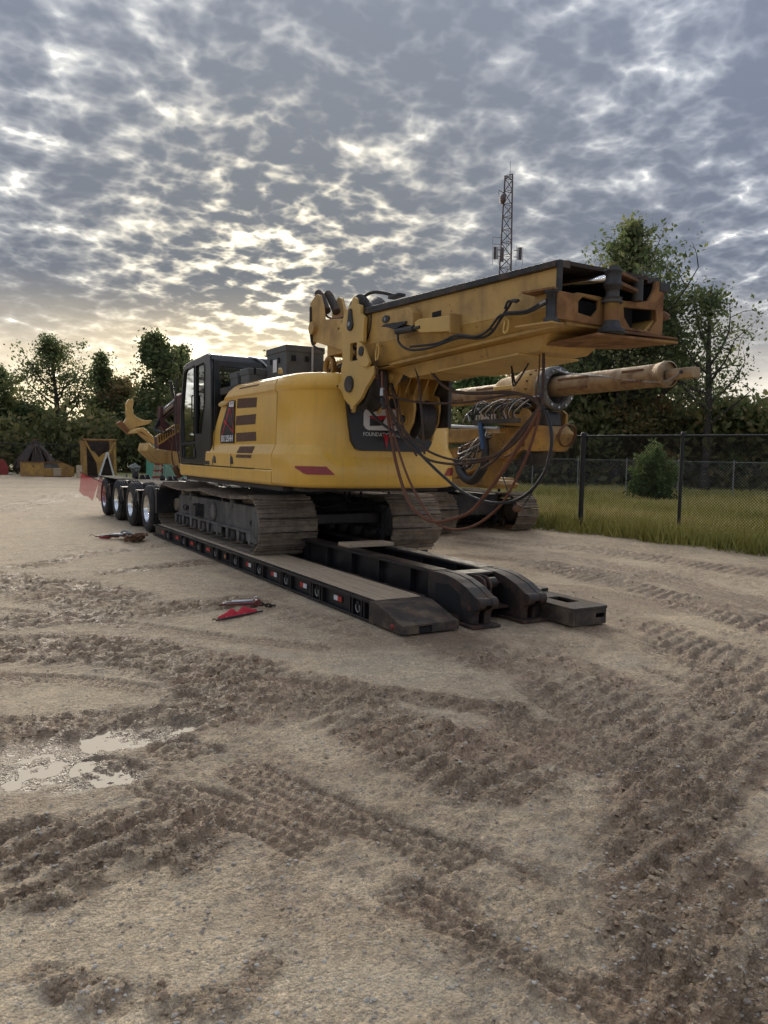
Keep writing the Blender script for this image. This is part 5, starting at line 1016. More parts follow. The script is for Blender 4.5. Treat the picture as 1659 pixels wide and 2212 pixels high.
# ------------------------------------------------------------------ second drilling rig standing behind
def build_rig2():
    T = thing('drilling_rig', 'older yellow drilling rig with rusty kelly bar standing behind the trailer', 'drilling rig', (10.8, 15.5, 0))
    build_crawler(T, 11.68, 'dusty crawler track nearest the fence', w=.62, zb=.03, y0=13.9, y1=18.6, R=.42, mats=('steel_dark', 'track_steel'), detail=False)
    build_crawler(T, 9.35, 'crawler track mostly hidden by the loaded rig', w=.62, zb=.03, y0=13.9, y1=18.6, R=.42, mats=('steel_dark', 'track_steel'), detail=False)
    MB().box(10.0, 11.66, 14.6, 17.8, .35, .85).build('car_body', 'steel_dark', T, .03)
    MB().cyl((10.8, 16.2, .85), (10.8, 16.2, 1.05), .6, n=28).build('turntable', 'steel_dark', T)
    MB().box(9.75, 11.8, 14.2, 19.5, 1.05, 1.25).build('revolving_frame', 'paint_old', T, .02)
    MB().box(9.4, 11.1, 17.6, 20.4, 1.25, 2.5).build('engine_housing', 'paint_old', T, .06)
    MB().prism([(14.2, 1.08), (14.2, 1.24), (12.63, 1.25), (12.46, 1.17), (12.57, 1.08)], 'X', 9.9, 10.5).build('front_frame', 'paint_old', T, .01)
    # kelly bar
    kx, kz = 10.2, 3.06
    K = MB().cyl((kx, 8.55, kz + .05), (kx, 15.6, kz - .02), .19, n=26).build('kelly_bar', 'kelly', T, label='rusty kelly bar running through the rotary head')
    for s in (-1, 1):
        for k in range(5):
            y = 8.9 + k * 1.25
            if 11.0 < y + .4 < 12.9: continue
            a = radians(205 if s < 0 else 150); MB().bar((kx + .193 * cos(a), y, kz + .05 + .193 * sin(a) - .01 * (y - 8.5)), (kx + .193 * cos(a), y + (.75 if k % 2 else .45), kz + .05 + .193 * sin(a) - .01 * (y - 8.0)), .03, .035).build('drive_key', 'rust', K)
    MB().lathe([(.19, 0), (.215, .01), (.215, .10), (.20, .12), (.20, .20), (.19, .21)], (kx, 8.5, kz + .05), (0, 1, 0), 24).build('end_collar', 'kelly', K)
    MB().prism([(kx - .09, kz - .045), (kx + .09, kz - .045), (kx + .10, kz + .04), (kx + .08, kz + .12), (kx - .08, kz + .12), (kx - .10, kz + .04)], 'Y', 8.0, 8.52).build('kelly_stub', 'kelly', K, .012)
    MB().cyl((kx - .12, 8.2, kz + .05), (kx + .12, 8.2, kz + .05), .028, n=10).build('stub_pin', 'steel_dark', K)
    # rotary head
    Rr = MB().lathe([(.18, 0), (.27, .01), (.31, .10), (.33, .25), (.335, .70), (.40, .76), (.43, .85), (.43, 1.10), (.41, 1.16), (.38, 1.18), (.38, 1.42)], (kx, 12.72, kz - .01), (0, -1, 0), 36).build('rotary_head', 'paint_old', T, label='yellow rotary head with grey bolted flange')
    MB().lathe([(.38, 1.42), (.41, 1.44), (.42, 1.50), (.42, 1.62), (.40, 1.66), (.30, 1.67), (.29, 1.64), (.29, 1.2), (.17, 1.18)], (kx, 12.72, kz - .01), (0, -1, 0), 36).build('flange', 'frame_grey', Rr)
    for k in range(12):
        a = 2 * pi * k / 12; MB().cyl((kx + .355 * cos(a), 11.06, kz - .01 + .355 * sin(a)), (kx + .355 * cos(a), 11.03, kz - .01 + .355 * sin(a)), .024, n=6).build('bolt', 'steel_bright', Rr)
    for k in range(16):
        a = 2 * pi * k / 16; MB().cyl((kx + .40 * cos(a), 11.58, kz - .01 + .40 * sin(a)), (kx + .40 * cos(a), 11.53, kz - .01 + .40 * sin(a)), .018, n=6).build('bolt', 'rust', Rr)
    MB().box(kx - .36, kx - .30, 11.95, 12.6, kz + .02, kz + .10).build('casing_rib', 'paint_light', Rr, .01)
    # carriage and mast under it
    MB().prism([(12.13, 2.66), (11.87, 2.67), (11.82, 2.57), (11.57, 2.56), (11.48, 2.67), (11.36, 2.66), (11.26, 2.58), (11.28, 2.30), (12.19, 2.38)], 'X', 9.68, 9.74).build('carriage_plate', 'paint_old', T, .008)
    MB().prism([(12.13, 2.66), (11.36, 2.66), (11.26, 2.58), (11.28, 2.30), (12.19, 2.38)], 'X', 10.6, 10.66).build('carriage_plate', 'paint_old', T, .008)
    MB().box(9.74, 10.6, 11.35, 12.1, 2.32, 2.62).build('carriage_core', 'brown_dark', T, .02)
    for k in range(12): MB().box(9.665, 9.70, 11.38 + k * .065, 11.40 + k * .065, 2.215, 2.31).build('slide_tooth', 'paint_old', T)
    MS = MB().prism([(16.38, 2.34), (12.85, 2.31), (12.79, 2.23), (12.1, 2.22), (11.71, 2.3), (11.4, 2.3), (11.15, 2.34), (10.81, 2.32), (10.63, 2.17), (10.7, 2.02), (10.83, 1.86), (11.31, 1.85), (11.54, 1.88), (11.67, 1.83), (11.97, 1.69), (12.29, 1.7), (12.5, 1.9), (12.89, 2.03), (16.38, 2.04)], 'X', 9.78, 10.25).build('mast', 'paint_old', T, .012, label='old yellow mast section below the rotary head')
    MB().lathe([(.20, 0), (.22, .02), (.22, .06), (.20, .08)], (10.02, 10.64, 2.16), (0, -1, -.2), 24).build('mast_end_ring', 'rust', MS)
    for x in (9.70,):
        MB().lathe([(0, -.06), (.07, -.06), (.08, -.04), (.13, -.035), (.17, -.03), (.18, 0)], (9.78, 12.0, 1.88), (1, 0, 0), 26).build('winch_gear', 'paint_old', MS)
        for k in range(12): a = 2 * pi * k / 12; MB().cyl((9.74, 12.0 + .15 * cos(a), 1.88 + .15 * sin(a)), (9.76, 12.0 + .15 * cos(a), 1.88 + .15 * sin(a)), .016, n=6).build('bolt', 'rust', MS)
    MB().lathe([(0, -.04), (.05, -.04), (.055, 0)], (9.78, 11.55, 2.0), (1, 0, 0), 16).build('side_pin', 'rust', MS)
    MB().prism([(11.9, 1.60), (11.6, 1.845), (11.05, 1.845), (11.3, 1.58)], 'X', 9.85, 10.2).build('guide_shoe', 'steel_dark', T, .01)
    MB().tube([(9.75, 11.4 + .17 * cos(t), 1.70 + .15 * sin(t)) for t in np.linspace(0, 2 * pi, 24, endpoint=False)], .018, 6, True).build('hose_coil', 'hose_black', T)
    MB().lathe([(.10, 0), (.13, .02), (.13, .16), (.10, .18)], (10.1, 11.4, 2.44), (0, 1, 0), 18).build('pulley', 'steel_dark', T); MB().prism([(11.5, 2.30), (11.0, 2.34), (11.05, 2.55), (11.15, 2.62), (11.4, 2.6)], 'X', 9.9, 10.25).build('pulley_housing', 'steel_dark', T, .02)
    MB().prism([(15.0, 1.25), (14.0, 1.25), (12.9, 1.55), (12.4, 1.9), (12.5, 2.02), (13.4, 2.02), (15.0, 1.8)], 'X', 9.95, 10.4).build('link_frame', 'paint_old', T, .015)
    MB().prism([(13.2, 1.14), (12.6, 1.12), (12.1, 1.72), (12.5, 1.9)], 'X', 9.85, 9.92).build('knuckle_plate', 'paint_old', T, .01)
    # hydraulics: manifold, bar, bundle of hoses in a sleeve
    MB().box(9.45, 9.52, 11.32, 12.75, 2.385, 2.47).build('hose_bar', 'steel_dark', T, .006); MB().cyl((9.5, 13.6, 2.37), (9.5, 11.96, 2.29), .04, n=10).build('grey_pipe', 'alu', T)
    b = cr([(9.5, 12.5, 2.4), (9.48, 12.37, 2.1), (9.46, 12.3, 1.77), (9.46, 12.35, 1.53), (9.46, 12.66, 1.26), (9.46, 12.95, 1.29), (9.48, 13.19, 1.47), (9.5, 13.29, 1.68)])
    MB().tube(b, [.06 + .035 * min(1, i / 14) for i in range(len(b))], 10).build('hose_sleeve', 'hose_black', T)
    MB().tube(cr([(9.42, 12.45, 2.4), (9.40, 12.36, 2.1), (9.40, 12.30, 1.88)]), .045, 8).build('blue_wrap', 'blue', T)
    r = random.Random(7)
    for k in range(26):
        y0 = 12.8 - .055 * k; z0 = 2.47
        MB().tube(cr([(9.48, y0, z0), (9.46 + r.uniform(-.04, .04), y0 + r.uniform(-.05, .1), 2.58 + r.uniform(0, .1)), (9.55, y0 - r.uniform(.1, .4), 2.75 + r.uniform(0, .12)), (9.75, y0 - r.uniform(.3, .6), 2.75 + r.uniform(-.05, .12)), (9.9, 11.9, 2.7)]), r.choice((.009, .013, .018)), 6).build('head_hose', r.choice(('hose_black', 'hose_black', 'steel_bright', 'hose')), T)
    for k in range(7): MB().cyl((9.46, 12.62 - .1 * k, 2.47), (9.46, 12.62 - .1 * k, 2.57), .022, n=8).build('hose_fitting', 'steel_bright', T)
    for k in range(20):
        MB().tube(cr([(9.5, 12.3 + r.uniform(-.2, .2), 2.2 + r.uniform(-.1, .1)), (9.44, 12.6 + r.uniform(-.2, .2), 2.0 + r.uniform(-.2, .1)), (9.45, 12.9 + r.uniform(-.2, .3), 1.75 + r.uniform(-.3, .2)), (9.55, 13.3, 1.7 + r.uniform(-.3, .3))]), r.choice((.010, .014, .022)), 6).build('side_hose', r.choice(('hose_black', 'hose', 'hose_black', 'steel_bright')), T)
    for k in range(6):
        MB().tube(cr([(9.55, 13.2, 2.45), (9.5, 13.0 - .1 * k, 2.6 + .04 * k), (9.5, 12.9 - .15 * k, 2.45)]), .02, 6).build('side_hose', 'steel_bright' if k % 3 == 0 else 'hose_black', T)
    # chain lying on the kelly bar
    ch = cr([(10.1, 11.1, 3.42), (10.05, 10.7, 3.30), (10.03, 10.2, 3.22), (10.02, 9.7, 3.15), (10.02, 9.2, 3.06), (10.03, 8.8, 3.0), (10.05, 8.5, 2.98), (10.08, 8.3, 3.05), (10.1, 8.2, 3.15)], 8)
    lm = MB().tube([(.011 * cos(t), .028 * sin(t), 0) for t in np.linspace(0, 2 * pi, 12, endpoint=False)], .006, 5, True).mesh('chain_link'); lm.materials.append(MAT['steel_bright'])
    C = thing_part('safety_chain', T); pts = np.array(ch); seg = np.hypot(np.hypot(*(np.diff(pts[:, :2], axis=0).T)), np.diff(pts[:, 2])); cum = np.concatenate([[0], np.cumsum(seg)])
    for k in range(int(cum[-1] / .042)):
        s = k * .042; p = [np.interp(s, cum, pts[:, i]) for i in range(3)]; q = [np.interp(min(s + .02, cum[-1]), cum, pts[:, i]) for i in range(3)]; d = Vector(q) - Vector(p)
        o = piece('chain_link', lm, C, p); o.rotation_mode = 'QUATERNION'; o.rotation_quaternion = d.to_track_quat('Y', 'Z') @ Matrix.Rotation(radians(90 * (k % 2)), 4, 'Y').to_quaternion() if d.length > 1e-5 else (1, 0, 0, 0)
    return T
build_rig2()
# ------------------------------------------------------------------ small things around the trailer
def flag_cloth(name, corners, mat, label, group, pole, seed):
    T = thing(name, label, 'flag', corners[0], group)
    A, B, Cc, D = [Vector(p) for p in corners]; n, m = 14, 10; V = []; r = random.Random(seed); ph = r.random() * 6
    for i in range(n + 1):
        for j in range(m + 1):
            u, v = i / n, j / m; p = A.lerp(B, u).lerp(D.lerp(Cc, u), v); w = .035 * sin(u * 7 + ph + v * 2) * (.3 + v) + .02 * sin(u * 15 + v * 5); V.append((p.x + w * .4, p.y + w, p.z + .012 * sin(u * 11 + ph)))
    F = [(i * (m + 1) + j, (i + 1) * (m + 1) + j, (i + 1) * (m + 1) + j + 1, i * (m + 1) + j + 1) for i in range(n) for j in range(m)]
    MB().add(V, F, True).build('cloth', mat, T); MB().tube(pole, .011, 6).build('pole', 'hose_black', T)
def mesh_cloth_material():
    m = bpy.data.materials.new('flag_red'); m.use_nodes = True; MAT['flag_red'] = m; nt = m.node_tree; N = nt.nodes; L = nt.links; b = N['Principled BSDF']; b.inputs['Base Color'].default_value = (.30, .018, .035, 1); b.inputs['Roughness'].default_value = .8
    t = N.new('ShaderNodeBsdfTransparent'); tl = N.new('ShaderNodeBsdfTranslucent'); tl.inputs[0].default_value = (.34, .03, .05, 1); x = N.new('ShaderNodeMixShader'); y = N.new('ShaderNodeMixShader'); x.inputs[0].default_value = .45; y.inputs[0].default_value = .36
    L.new(b.outputs[0], x.inputs[1]); L.new(tl.outputs[0], x.inputs[2]); L.new(x.outputs[0], y.inputs[1]); L.new(t.outputs[0], y.inputs[2]); L.new(y.outputs[0], N['Material Output'].inputs[0])
mesh_cloth_material()
M('flag_cloth', (.50, .018, .035), .75, 0, ((.62, .05, .07), .7, 30, .4, .65), .4, 120)
flag_cloth('warning_flag', [(3.36, 22.3, 1.10), (3.84, 22.3, .88), (3.66, 22.25, .34), (3.32, 22.3, .56)], 'flag_red', 'red mesh warning flag farther out at the trailer rear', 'wide load flags on the trailer', [(3.34, 22.3, 1.12), (3.84, 22.3, .88), (4.3, 22.3, .66)], 1)
flag_cloth('warning_flag', [(3.72, 21.55, 1.03), (4.06, 21.55, .66), (3.84, 21.5, .30), (3.62, 21.55, .46)], 'flag_red', 'red mesh warning flag hanging against the rearmost trailer wheel', 'wide load flags on the trailer', [(3.70, 21.53, 1.05), (4.08, 21.53, .64), (4.3, 21.53, .45)], 2)
def gz(x, y): return float(ground_fields(np.array([x]), np.array([y]))[0][0])
def ground_flag():
    T = thing('fallen_flag', 'bright red flag rolled on its stick lying on the mud', 'flag', (2.65, 7.6, 0)); a, b = Vector((2.44, 7.5, 0)), Vector((2.92, 7.66, 0)); V = []; n, m = 26, 9; r = random.Random(3)
    for i in range(n + 1):
        t = i / n; p = a.lerp(b, t); w = .058 * min(1, t * 3.4 + .25) * (1 if t < .86 else 1 - (t - .86) * 4.5); z0 = gz(p.x, p.y) + .012
        for j in range(m + 1):
            q = j / m; V.append((p.x - .33 * w * q * 1.6, p.y + w * q * 1.5, z0 + .062 * sin(q * pi) * (w / .058) * (.7 + .35 * sin(t * 17 + q * 3)) + .010 * sin(t * 41 + q * 9) + .012))
    MB().add(V, [(i * (m + 1) + j, (i + 1) * (m + 1) + j, (i + 1) * (m + 1) + j + 1, i * (m + 1) + j + 1) for i in range(n) for j in range(m)], True).build('cloth', 'flag_cloth', T)
    MB().tube([(2.41, 7.49, gz(2.41, 7.49) + .02), (2.66, 7.575, gz(2.66, 7.575) + .022), (2.98, 7.68, gz(2.98, 7.68) + .018)], .010, 6).build('stick', 'hose_black', T); MB().tube(cr([(2.41, 7.49, .02), (2.385, 7.49, .035), (2.375, 7.5, .015)]), .005, 5).build('stick_hook', 'hose_black', T)
ground_flag()
def chain(parent, pts, pitch=.05, mat='rust', rad=.0085, size=(.018, .036)):
    P = np.array(cr(pts, 8)); cum = np.concatenate([[0], np.cumsum(np.linalg.norm(np.diff(P, axis=0), axis=1))])
    me = MB().tube([(size[0] * cos(t), size[1] * sin(t), 0) for t in np.linspace(0, 2 * pi, 12, endpoint=False)], rad, 5, True).mesh('chain_link'); me.materials.append(MAT[mat])
    for k in range(int(cum[-1] / pitch)):
        s = k * pitch; p = [np.interp(s, cum, P[:, i]) for i in range(3)]; q = [np.interp(min(s + .02, cum[-1]), cum, P[:, i]) for i in range(3)]; d = Vector(q) - Vector(p)
        if d.length < 1e-5: continue
        o = piece('chain_link', me, parent, p); o.rotation_mode = 'QUATERNION'; o.rotation_quaternion = d.to_track_quat('Y', 'Z') @ Matrix.Rotation(radians(90 * (k % 2)), 4, 'Y').to_quaternion()
def load_binder(T, o, d, mats=('binder_red', 'steel_bright')):
    o = Vector(o); d = Vector((d[0], d[1], 0)).normalized(); s = Vector((-d.y, d.x, 0)); P = lambda a, b, c: o + d * a + s * b + Vector((0, 0, c))
    MB().loft([[P(a, w * y, .03 + z * h) for y, z in ((-1, -1), (1, -1), (1, 1), (-1, 1))] for a, w, h in ((-.30, .012, .010), (-.1, .016, .012), (.05, .020, .016), (.09, .024, .022))]).build('lever', mats[0], T, .004)
    MB().cyl(P(.12, -.05, .045), P(.12, .05, .045), .036, n=14).build('hub', mats[0], T); MB().cyl(P(-.16, .06, .045), P(.08, .06, .05), .020, n=12).build('barrel', mats[1], T)
    MB().tube([P(.12 + .03 * cos(t), .09 + .0, .055 + .03 * sin(t)) for t in np.linspace(0, 2 * pi, 12, endpoint=False)], .009, 6, True).build('eye', mats[1], T)
    MB().tube(cr([P(-.16, .06, .045), P(-.22, .07, .04), P(-.25, .05, .03), P(-.22, .03, .025)]), .010, 6).build('hook', mats[1], T)
B = thing('load_binder', 'dark red lever chain binder with hooks beside the fallen flag', 'chain binder', (2.9, 8.05, 0)); load_binder(B, (2.93, 8.03, gz(2.93, 8.03)), (.92, -.2)); chain(B, [(3.05, 8.02, gz(3.05, 8.02) + .05), (3.10, 7.97, gz(3.1, 7.97) + .03), (3.15, 7.92, gz(3.15, 7.92) + .02), (3.26, 7.9, gz(3.26, 7.9) + .015)], .045, 'trailer_rust')
B = thing('chain_heap', 'heap of rusty chains, straps and binders lying left of the trailer wheels', 'chains', (2.95, 15.3, 0))
for k, (o, d) in enumerate((((2.88, 15.45, .02), (1, -.35)), ((3.0, 15.3, .05), (.8, -.6)), ((3.1, 15.5, .04), (1, .2)))): load_binder(B, (o[0], o[1], gz(o[0], o[1]) + o[2]), d, (('binder_red', 'brown_dark', 'binder_red')[k], 'steel_bright'))
r_ = random.Random(21)
for k in range(9):
    cx, cy = 3.22 + r_.uniform(-.14, .14), 15.05 + r_.uniform(-.2, .2); a0 = r_.uniform(0, 6)
    chain(B, [(cx + .16 * cos(a0 + t * 1.3) * (1 - .1 * t), cy + .2 * sin(a0 + t * 1.7), gz(cx, cy) + .03 + .012 * k + .01 * sin(t * 3)) for t in range(6)], .055, 'rust')
MB().tube(cr([(3.05, 15.45, .10), (3.1, 15.4, .16), (3.2, 15.35, .13), (3.25, 15.2, .09), (3.15, 15.1, .08), (3.1, 15.25, .10)]), .02, 6).build('strap', 'galv', B)
MB().hexa([(2.68, 15.72, .01), (2.84, 15.5, .01), (2.92, 15.6, .01), (2.72, 15.8, .01), (2.69, 15.72, .03), (2.83, 15.52, .07), (2.9, 15.6, .06), (2.72, 15.79, .03)]).build('red_rag', 'flag_cloth', B, .01); MB().tube(cr([(2.56, 15.95, .02), (2.58, 15.85, .06), (2.66, 15.75, .03), (2.75, 15.7, .02)]), .006, 5).build('wire', 'hose_black', B)
# things standing on the trailer's rear deck
T = thing('bucket', 'black round bucket standing on the trailer rear deck', 'bucket', (4.82, 22.3, .93)); MB().lathe([(0, .0), (.075, 0), (.085, .02), (.095, .18), (.088, .18), (.078, .03), (0, .02)], (4.82, 22.3, .931), (0, 0, 1), 20).build('pail', 'rubber', T); MB().tube([(4.82 + .09 * cos(t), 22.3, 1.10 + .03 * sin(t)) for t in np.linspace(pi, 2 * pi, 9)], .005, 5).build('handle', 'steel_bright', T)
def crumple(name, c, rad, mat, label, cat, seed):
    bm = bmesh.new(); bmesh.ops.create_icosphere(bm, subdivisions=3, radius=1); r = np.random.RandomState(seed); k = r.normal(0, 1, (14, 3)); ph = r.rand(14) * 6
    for v in bm.verts:
        p = np.array(v.co[:]); d = 1 + .16 * sum(sin(4 * float(p @ k[i]) + ph[i]) for i in range(14)) / 2.2; v.co = Vector((p[0] * rad[0], p[1] * rad[1], p[2] * rad[2])) * d
    me = bpy.data.meshes.new(name); bm.to_mesh(me); bm.free(); o = bpy.data.objects.new(name, me); COL.objects.link(o); o.location = c; me.materials.append(MAT[mat]); ORG[o.name] = c; return tag(o, label, cat)
crumple('tarp_bundle', (4.82, 22.3, 1.235), (.125, .12, .115), 'tarp', 'crumpled grey tarp bundle stuffed on top of the black bucket', 'tarp', 4)
def chock(x, y, lab):
    T = thing('wheel_chock', lab, 'wheel chock', (x, y, .93), 'wheel chocks on the trailer rear deck')
    for k, dx in enumerate((-.07, .07)):
        MB().prism([(x + dx - .075, .931), (x + dx + .07, .931), (x + dx + .035, 1.045), (x + dx - .03, 1.055)], 'Y', y - .1, y + .1).build('wedge', 'rubber', T, .006); MB().prism([(x + dx + .058, .95), (x + dx + .073, .95), (x + dx + .041, 1.04), (x + dx + .027, 1.04)], 'Y', y - .104, y - .1005).build('white_edge', 'white', T)
chock(5.08, 22.3, 'pair of black chocks with white edges right of the bucket'); chock(5.52, 21.0, 'pair of black chocks with white edges nearer the rig body')
T = thing('marker_post', 'short black post with grey face at the left edge of the rear deck', 'post', (4.58, 22.3, .93)); MB().hexa([(4.56, 22.25, .931), (4.61, 22.25, .931), (4.61, 22.35, .931), (4.56, 22.35, .931), (4.565, 22.27, 1.06), (4.60, 22.27, 1.05), (4.60, 22.34, 1.05), (4.565, 22.34, 1.06)]).build('stub', 'rubber', T, .006); MB().box(4.568, 4.60, 22.245, 22.25, .95, 1.04).build('face', 'galv', T)
T = thing('jug', 'small black jug with cap on the trailer rear deck', 'jug', (5.30, 21.2, .93)); MB().lathe([(0, 0), (.06, 0), (.068, .01), (.068, .10), (.05, .12), (.025, .128), (.025, .15)], (5.30, 21.2, .931), (0, 0, 1), 16).build('body', 'rubber', T); MB().cyl((5.30, 21.2, 1.08), (5.30, 21.2, 1.10), .028, n=10).build('cap', 'hose_black', T)
T = thing('wooden_rack', 'small leaning wooden rack with reddish slats on the rear deck', 'rack', (5.45, 22.6, .93))
for x in (5.34, 5.50): MB().bar((x, 22.45, .935), (x + .13, 22.7, 1.40), .03, .05).build('rail', 'wood_pale', T)
for k in range(5): t = .08 + .2 * k; MB().bar((5.31 + .13 * t, 22.43 + .25 * t, .935 + .465 * t), (5.56 + .13 * t, 22.43 + .25 * t, .935 + .465 * t), .02, .06).build('slat', 'wood_pale' if k % 2 else 'red_old', T)

# ------------------------------------------------------------------ equipment parked at the far fence
T = thing('hopper_frame', 'rusty yellow upright steel hopper frame with a V shaped lip', 'steel frame', (8.95, 52, 0))
MB().prism([(8.04, .0), (8.2, .0), (8.14, 2.32), (7.98, 2.32)], 'Y', 51.6, 53.2).build('side_column', 'paint_old', T, .02); MB().prism([(9.80, .0), (9.98, .0), (9.95, 2.32), (9.78, 2.32)], 'Y', 51.6, 53.2).build('side_column', 'paint_old', T, .02)
MB().cyl((7.90, 51.6, 2.36), (9.98, 51.6, 2.38), .075, n=12).build('top_bar', 'rust_yellow', T)
MB().prism([(7.98, 2.30), (8.10, 2.30), (8.38, 1.72), (8.60, 1.62), (8.86, 1.26), (9.10, 1.50), (9.48, 1.68), (9.80, 2.28), (9.92, 2.28), (9.55, 1.5), (9.05, .85), (8.98, .1), (8.80, .1), (8.72, .9)], 'Y', 51.4, 51.5).build('lip_plate', 'paint_old', T, .01)
MB().box(8.12, 9.85, 53.1, 53.2, .1, 2.3).build('back_plate', 'brown_dark', T); MB().box(8.12, 9.85, 51.8, 53.1, .0, .12).build('floor_plate', 'brown_dark', T); MB().box(8.2, 9.8, 52.2, 52.5, .1, .95).build('inner_baffle', 'brown_dark', T, .02); MB().box(8.05, 10.1, 51.3, 53.3, -.03, .03).build('base_skid', 'rust', T)
T = thing('step_ladder', 'white folding step ladder standing before the hopper frame', 'ladder', (9.1, 50, 0))
for y in (50.0, 50.35):
    MB().bar((8.62, y, 0), (9.12, y + (.1 if y < 50.1 else -.1), 1.58), .06, .05, (0, 1, 0)).build('rail', 'white', T); MB().bar((9.56, y, 0), (9.16, y + (.1 if y < 50.1 else -.1), 1.58), .05, .045, (0, 1, 0)).build('rail', 'white', T)
for k in range(5): t = .12 + .17 * k; MB().bar((8.62 + .5 * t, 50.0 + .1 * t, 1.58 * t), (8.62 + .5 * t, 50.35 - .1 * t, 1.58 * t), .08, .03).build('tread', 'white', T)
MB().box(9.06, 9.22, 50.08, 50.28, 1.57, 1.61).build('cap', 'white', T)
T = thing('steel_trough', 'low yellow steel trough with a sloping right end', 'steel box', (6.0, 53, 0))
MB().prism([(4.56, .02), (7.60, .02), (7.60, .58), (7.15, .80), (6.92, .88), (4.58, .90)], 'Y', 52.9, 52.98, [[(5.80, .52), (6.68, .52), (6.62, .84), (5.82, .86)]]).build('front_plate', 'paint_old', T, .01); MB().prism([(4.56, .02), (7.60, .02), (7.60, .58), (6.92, .88), (4.58, .90)], 'Y', 54.4, 54.48).build('back_plate', 'paint_old', T, .01)
MB().box(4.56, 4.62, 52.98, 54.4, .02, .9).build('end_plate', 'paint_old', T); MB().box(4.63, 7.58, 52.98, 54.4, .02, .08).build('floor_plate', 'rust', T); MB().box(4.5, 6.95, 52.86, 53.0, .885, .94).build('rim', 'rust', T, .01); MB().box(5.75, 6.72, 53.0, 53.02, .48, .88).build('grey_patch', 'frame_grey', T); MB().lathe([(0, -.02), (.04, -.02), (.045, .0)], (5.2, 52.9, .62), (0, 1, 0), 12).build('plug', 'brown_dark', T)
T = thing('wooden_block', 'weathered square timber block before the yellow trough', 'timber', (6.5, 52.3, 0)); MB().box(6.27, 6.72, 52.1, 52.5, .06, .50).build('block', 'wood', T, .02); MB().box(6.24, 6.76, 52.05, 52.55, .50, .54).build('cap_board', 'wood', T, .005)
tag(MB().box(5.7, 7.3, 51.9, 52.4, -.01, .055).build('steel_plate', 'rust', loc=(6.5, 52, 0)), 'flat rusty plate lying under the timber block', 'steel plate')
T = thing('grab_bucket', 'dark rusty orange peel grab standing closed behind the yellow trough', 'grab bucket', (5.75, 57, 0))
for k in range(7):
    a = 2 * pi * k / 7 + .3; c, s = cos(a), sin(a); w = .42; P = lambda rr, z, o: (5.75 + rr * c * 1.02 - o * s, 57.3 + rr * s * .8 + o * c, z)
    MB().loft([[P(rr - .06, z, -ww), P(rr - .06, z, ww), P(rr + .06, z, ww * .9), P(rr + .06, z, -ww * .9)] for rr, z, ww in ((1.05, .0, .18), (1.30, .45, .40), (1.12, .95, .42), (.72, 1.5, .30), (.30, 2.05, .16))], smooth=False).build('petal', 'brown_dark', T, .01)
MB().lathe([(0, 2.32), (.18, 2.30), (.25, 2.1), (.22, 1.85), (.3, 1.6), (0, 1.5)], (5.75, 57.3, 0), (0, 0, 1), 14).build('head', 'brown_dark', T); MB().tube([(5.5, 57.1, 2.2), (5.62, 57.1, 2.42), (5.8, 57.2, 2.32), (6.05, 57.2, 2.40)], .04, 6).build('shackle', 'rust', T)
for k in range(4): MB().tube(cr([(5.7, 57.1, 2.1), (5.4 + .3 * k, 56.5, 1.5), (5.0 + .5 * k, 56.2, .8), (4.9 + .5 * k, 56.2, .5)]), .045, 6).build('arm', 'brown_dark', T)
T = thing('scrap_bucket', 'rusty red steel bucket at the left edge of the yard', 'bucket', (3.3, 56, 0)); MB().prism([(2.3, .0), (3.93, .0), (3.99, .5), (3.74, .96), (3.5, 1.06), (2.3, 1.06)], 'Y', 55.6, 57).build('shell', 'red_old', T, .04); MB().box(2.3, 3.3, 55.55, 57.05, 1.06, 1.14).build('rim', 'rust', T, .01); crumple('pale_stone', (4.08, 55.6, .07), (.13, .12, .09), 'gravel', 'pale stone lying beside the rusty red bucket', 'stone', 9)
T = thing('plywood_board', 'pale board standing left of the hopper frame', 'board', (7.55, 50.5, 0)); MB().hexa([(7.36, 50.4, 0), (7.72, 50.4, 0), (7.72, 50.44, 0), (7.36, 50.44, 0), (7.40, 50.7, .78), (7.72, 50.7, .78), (7.72, 50.74, .78), (7.40, 50.74, .78)]).build('sheet', 'wood_pale', T); MB().bar((7.5, 50.9, 0), (7.55, 50.74, .6), .04, .04).build('prop', 'wood', T)
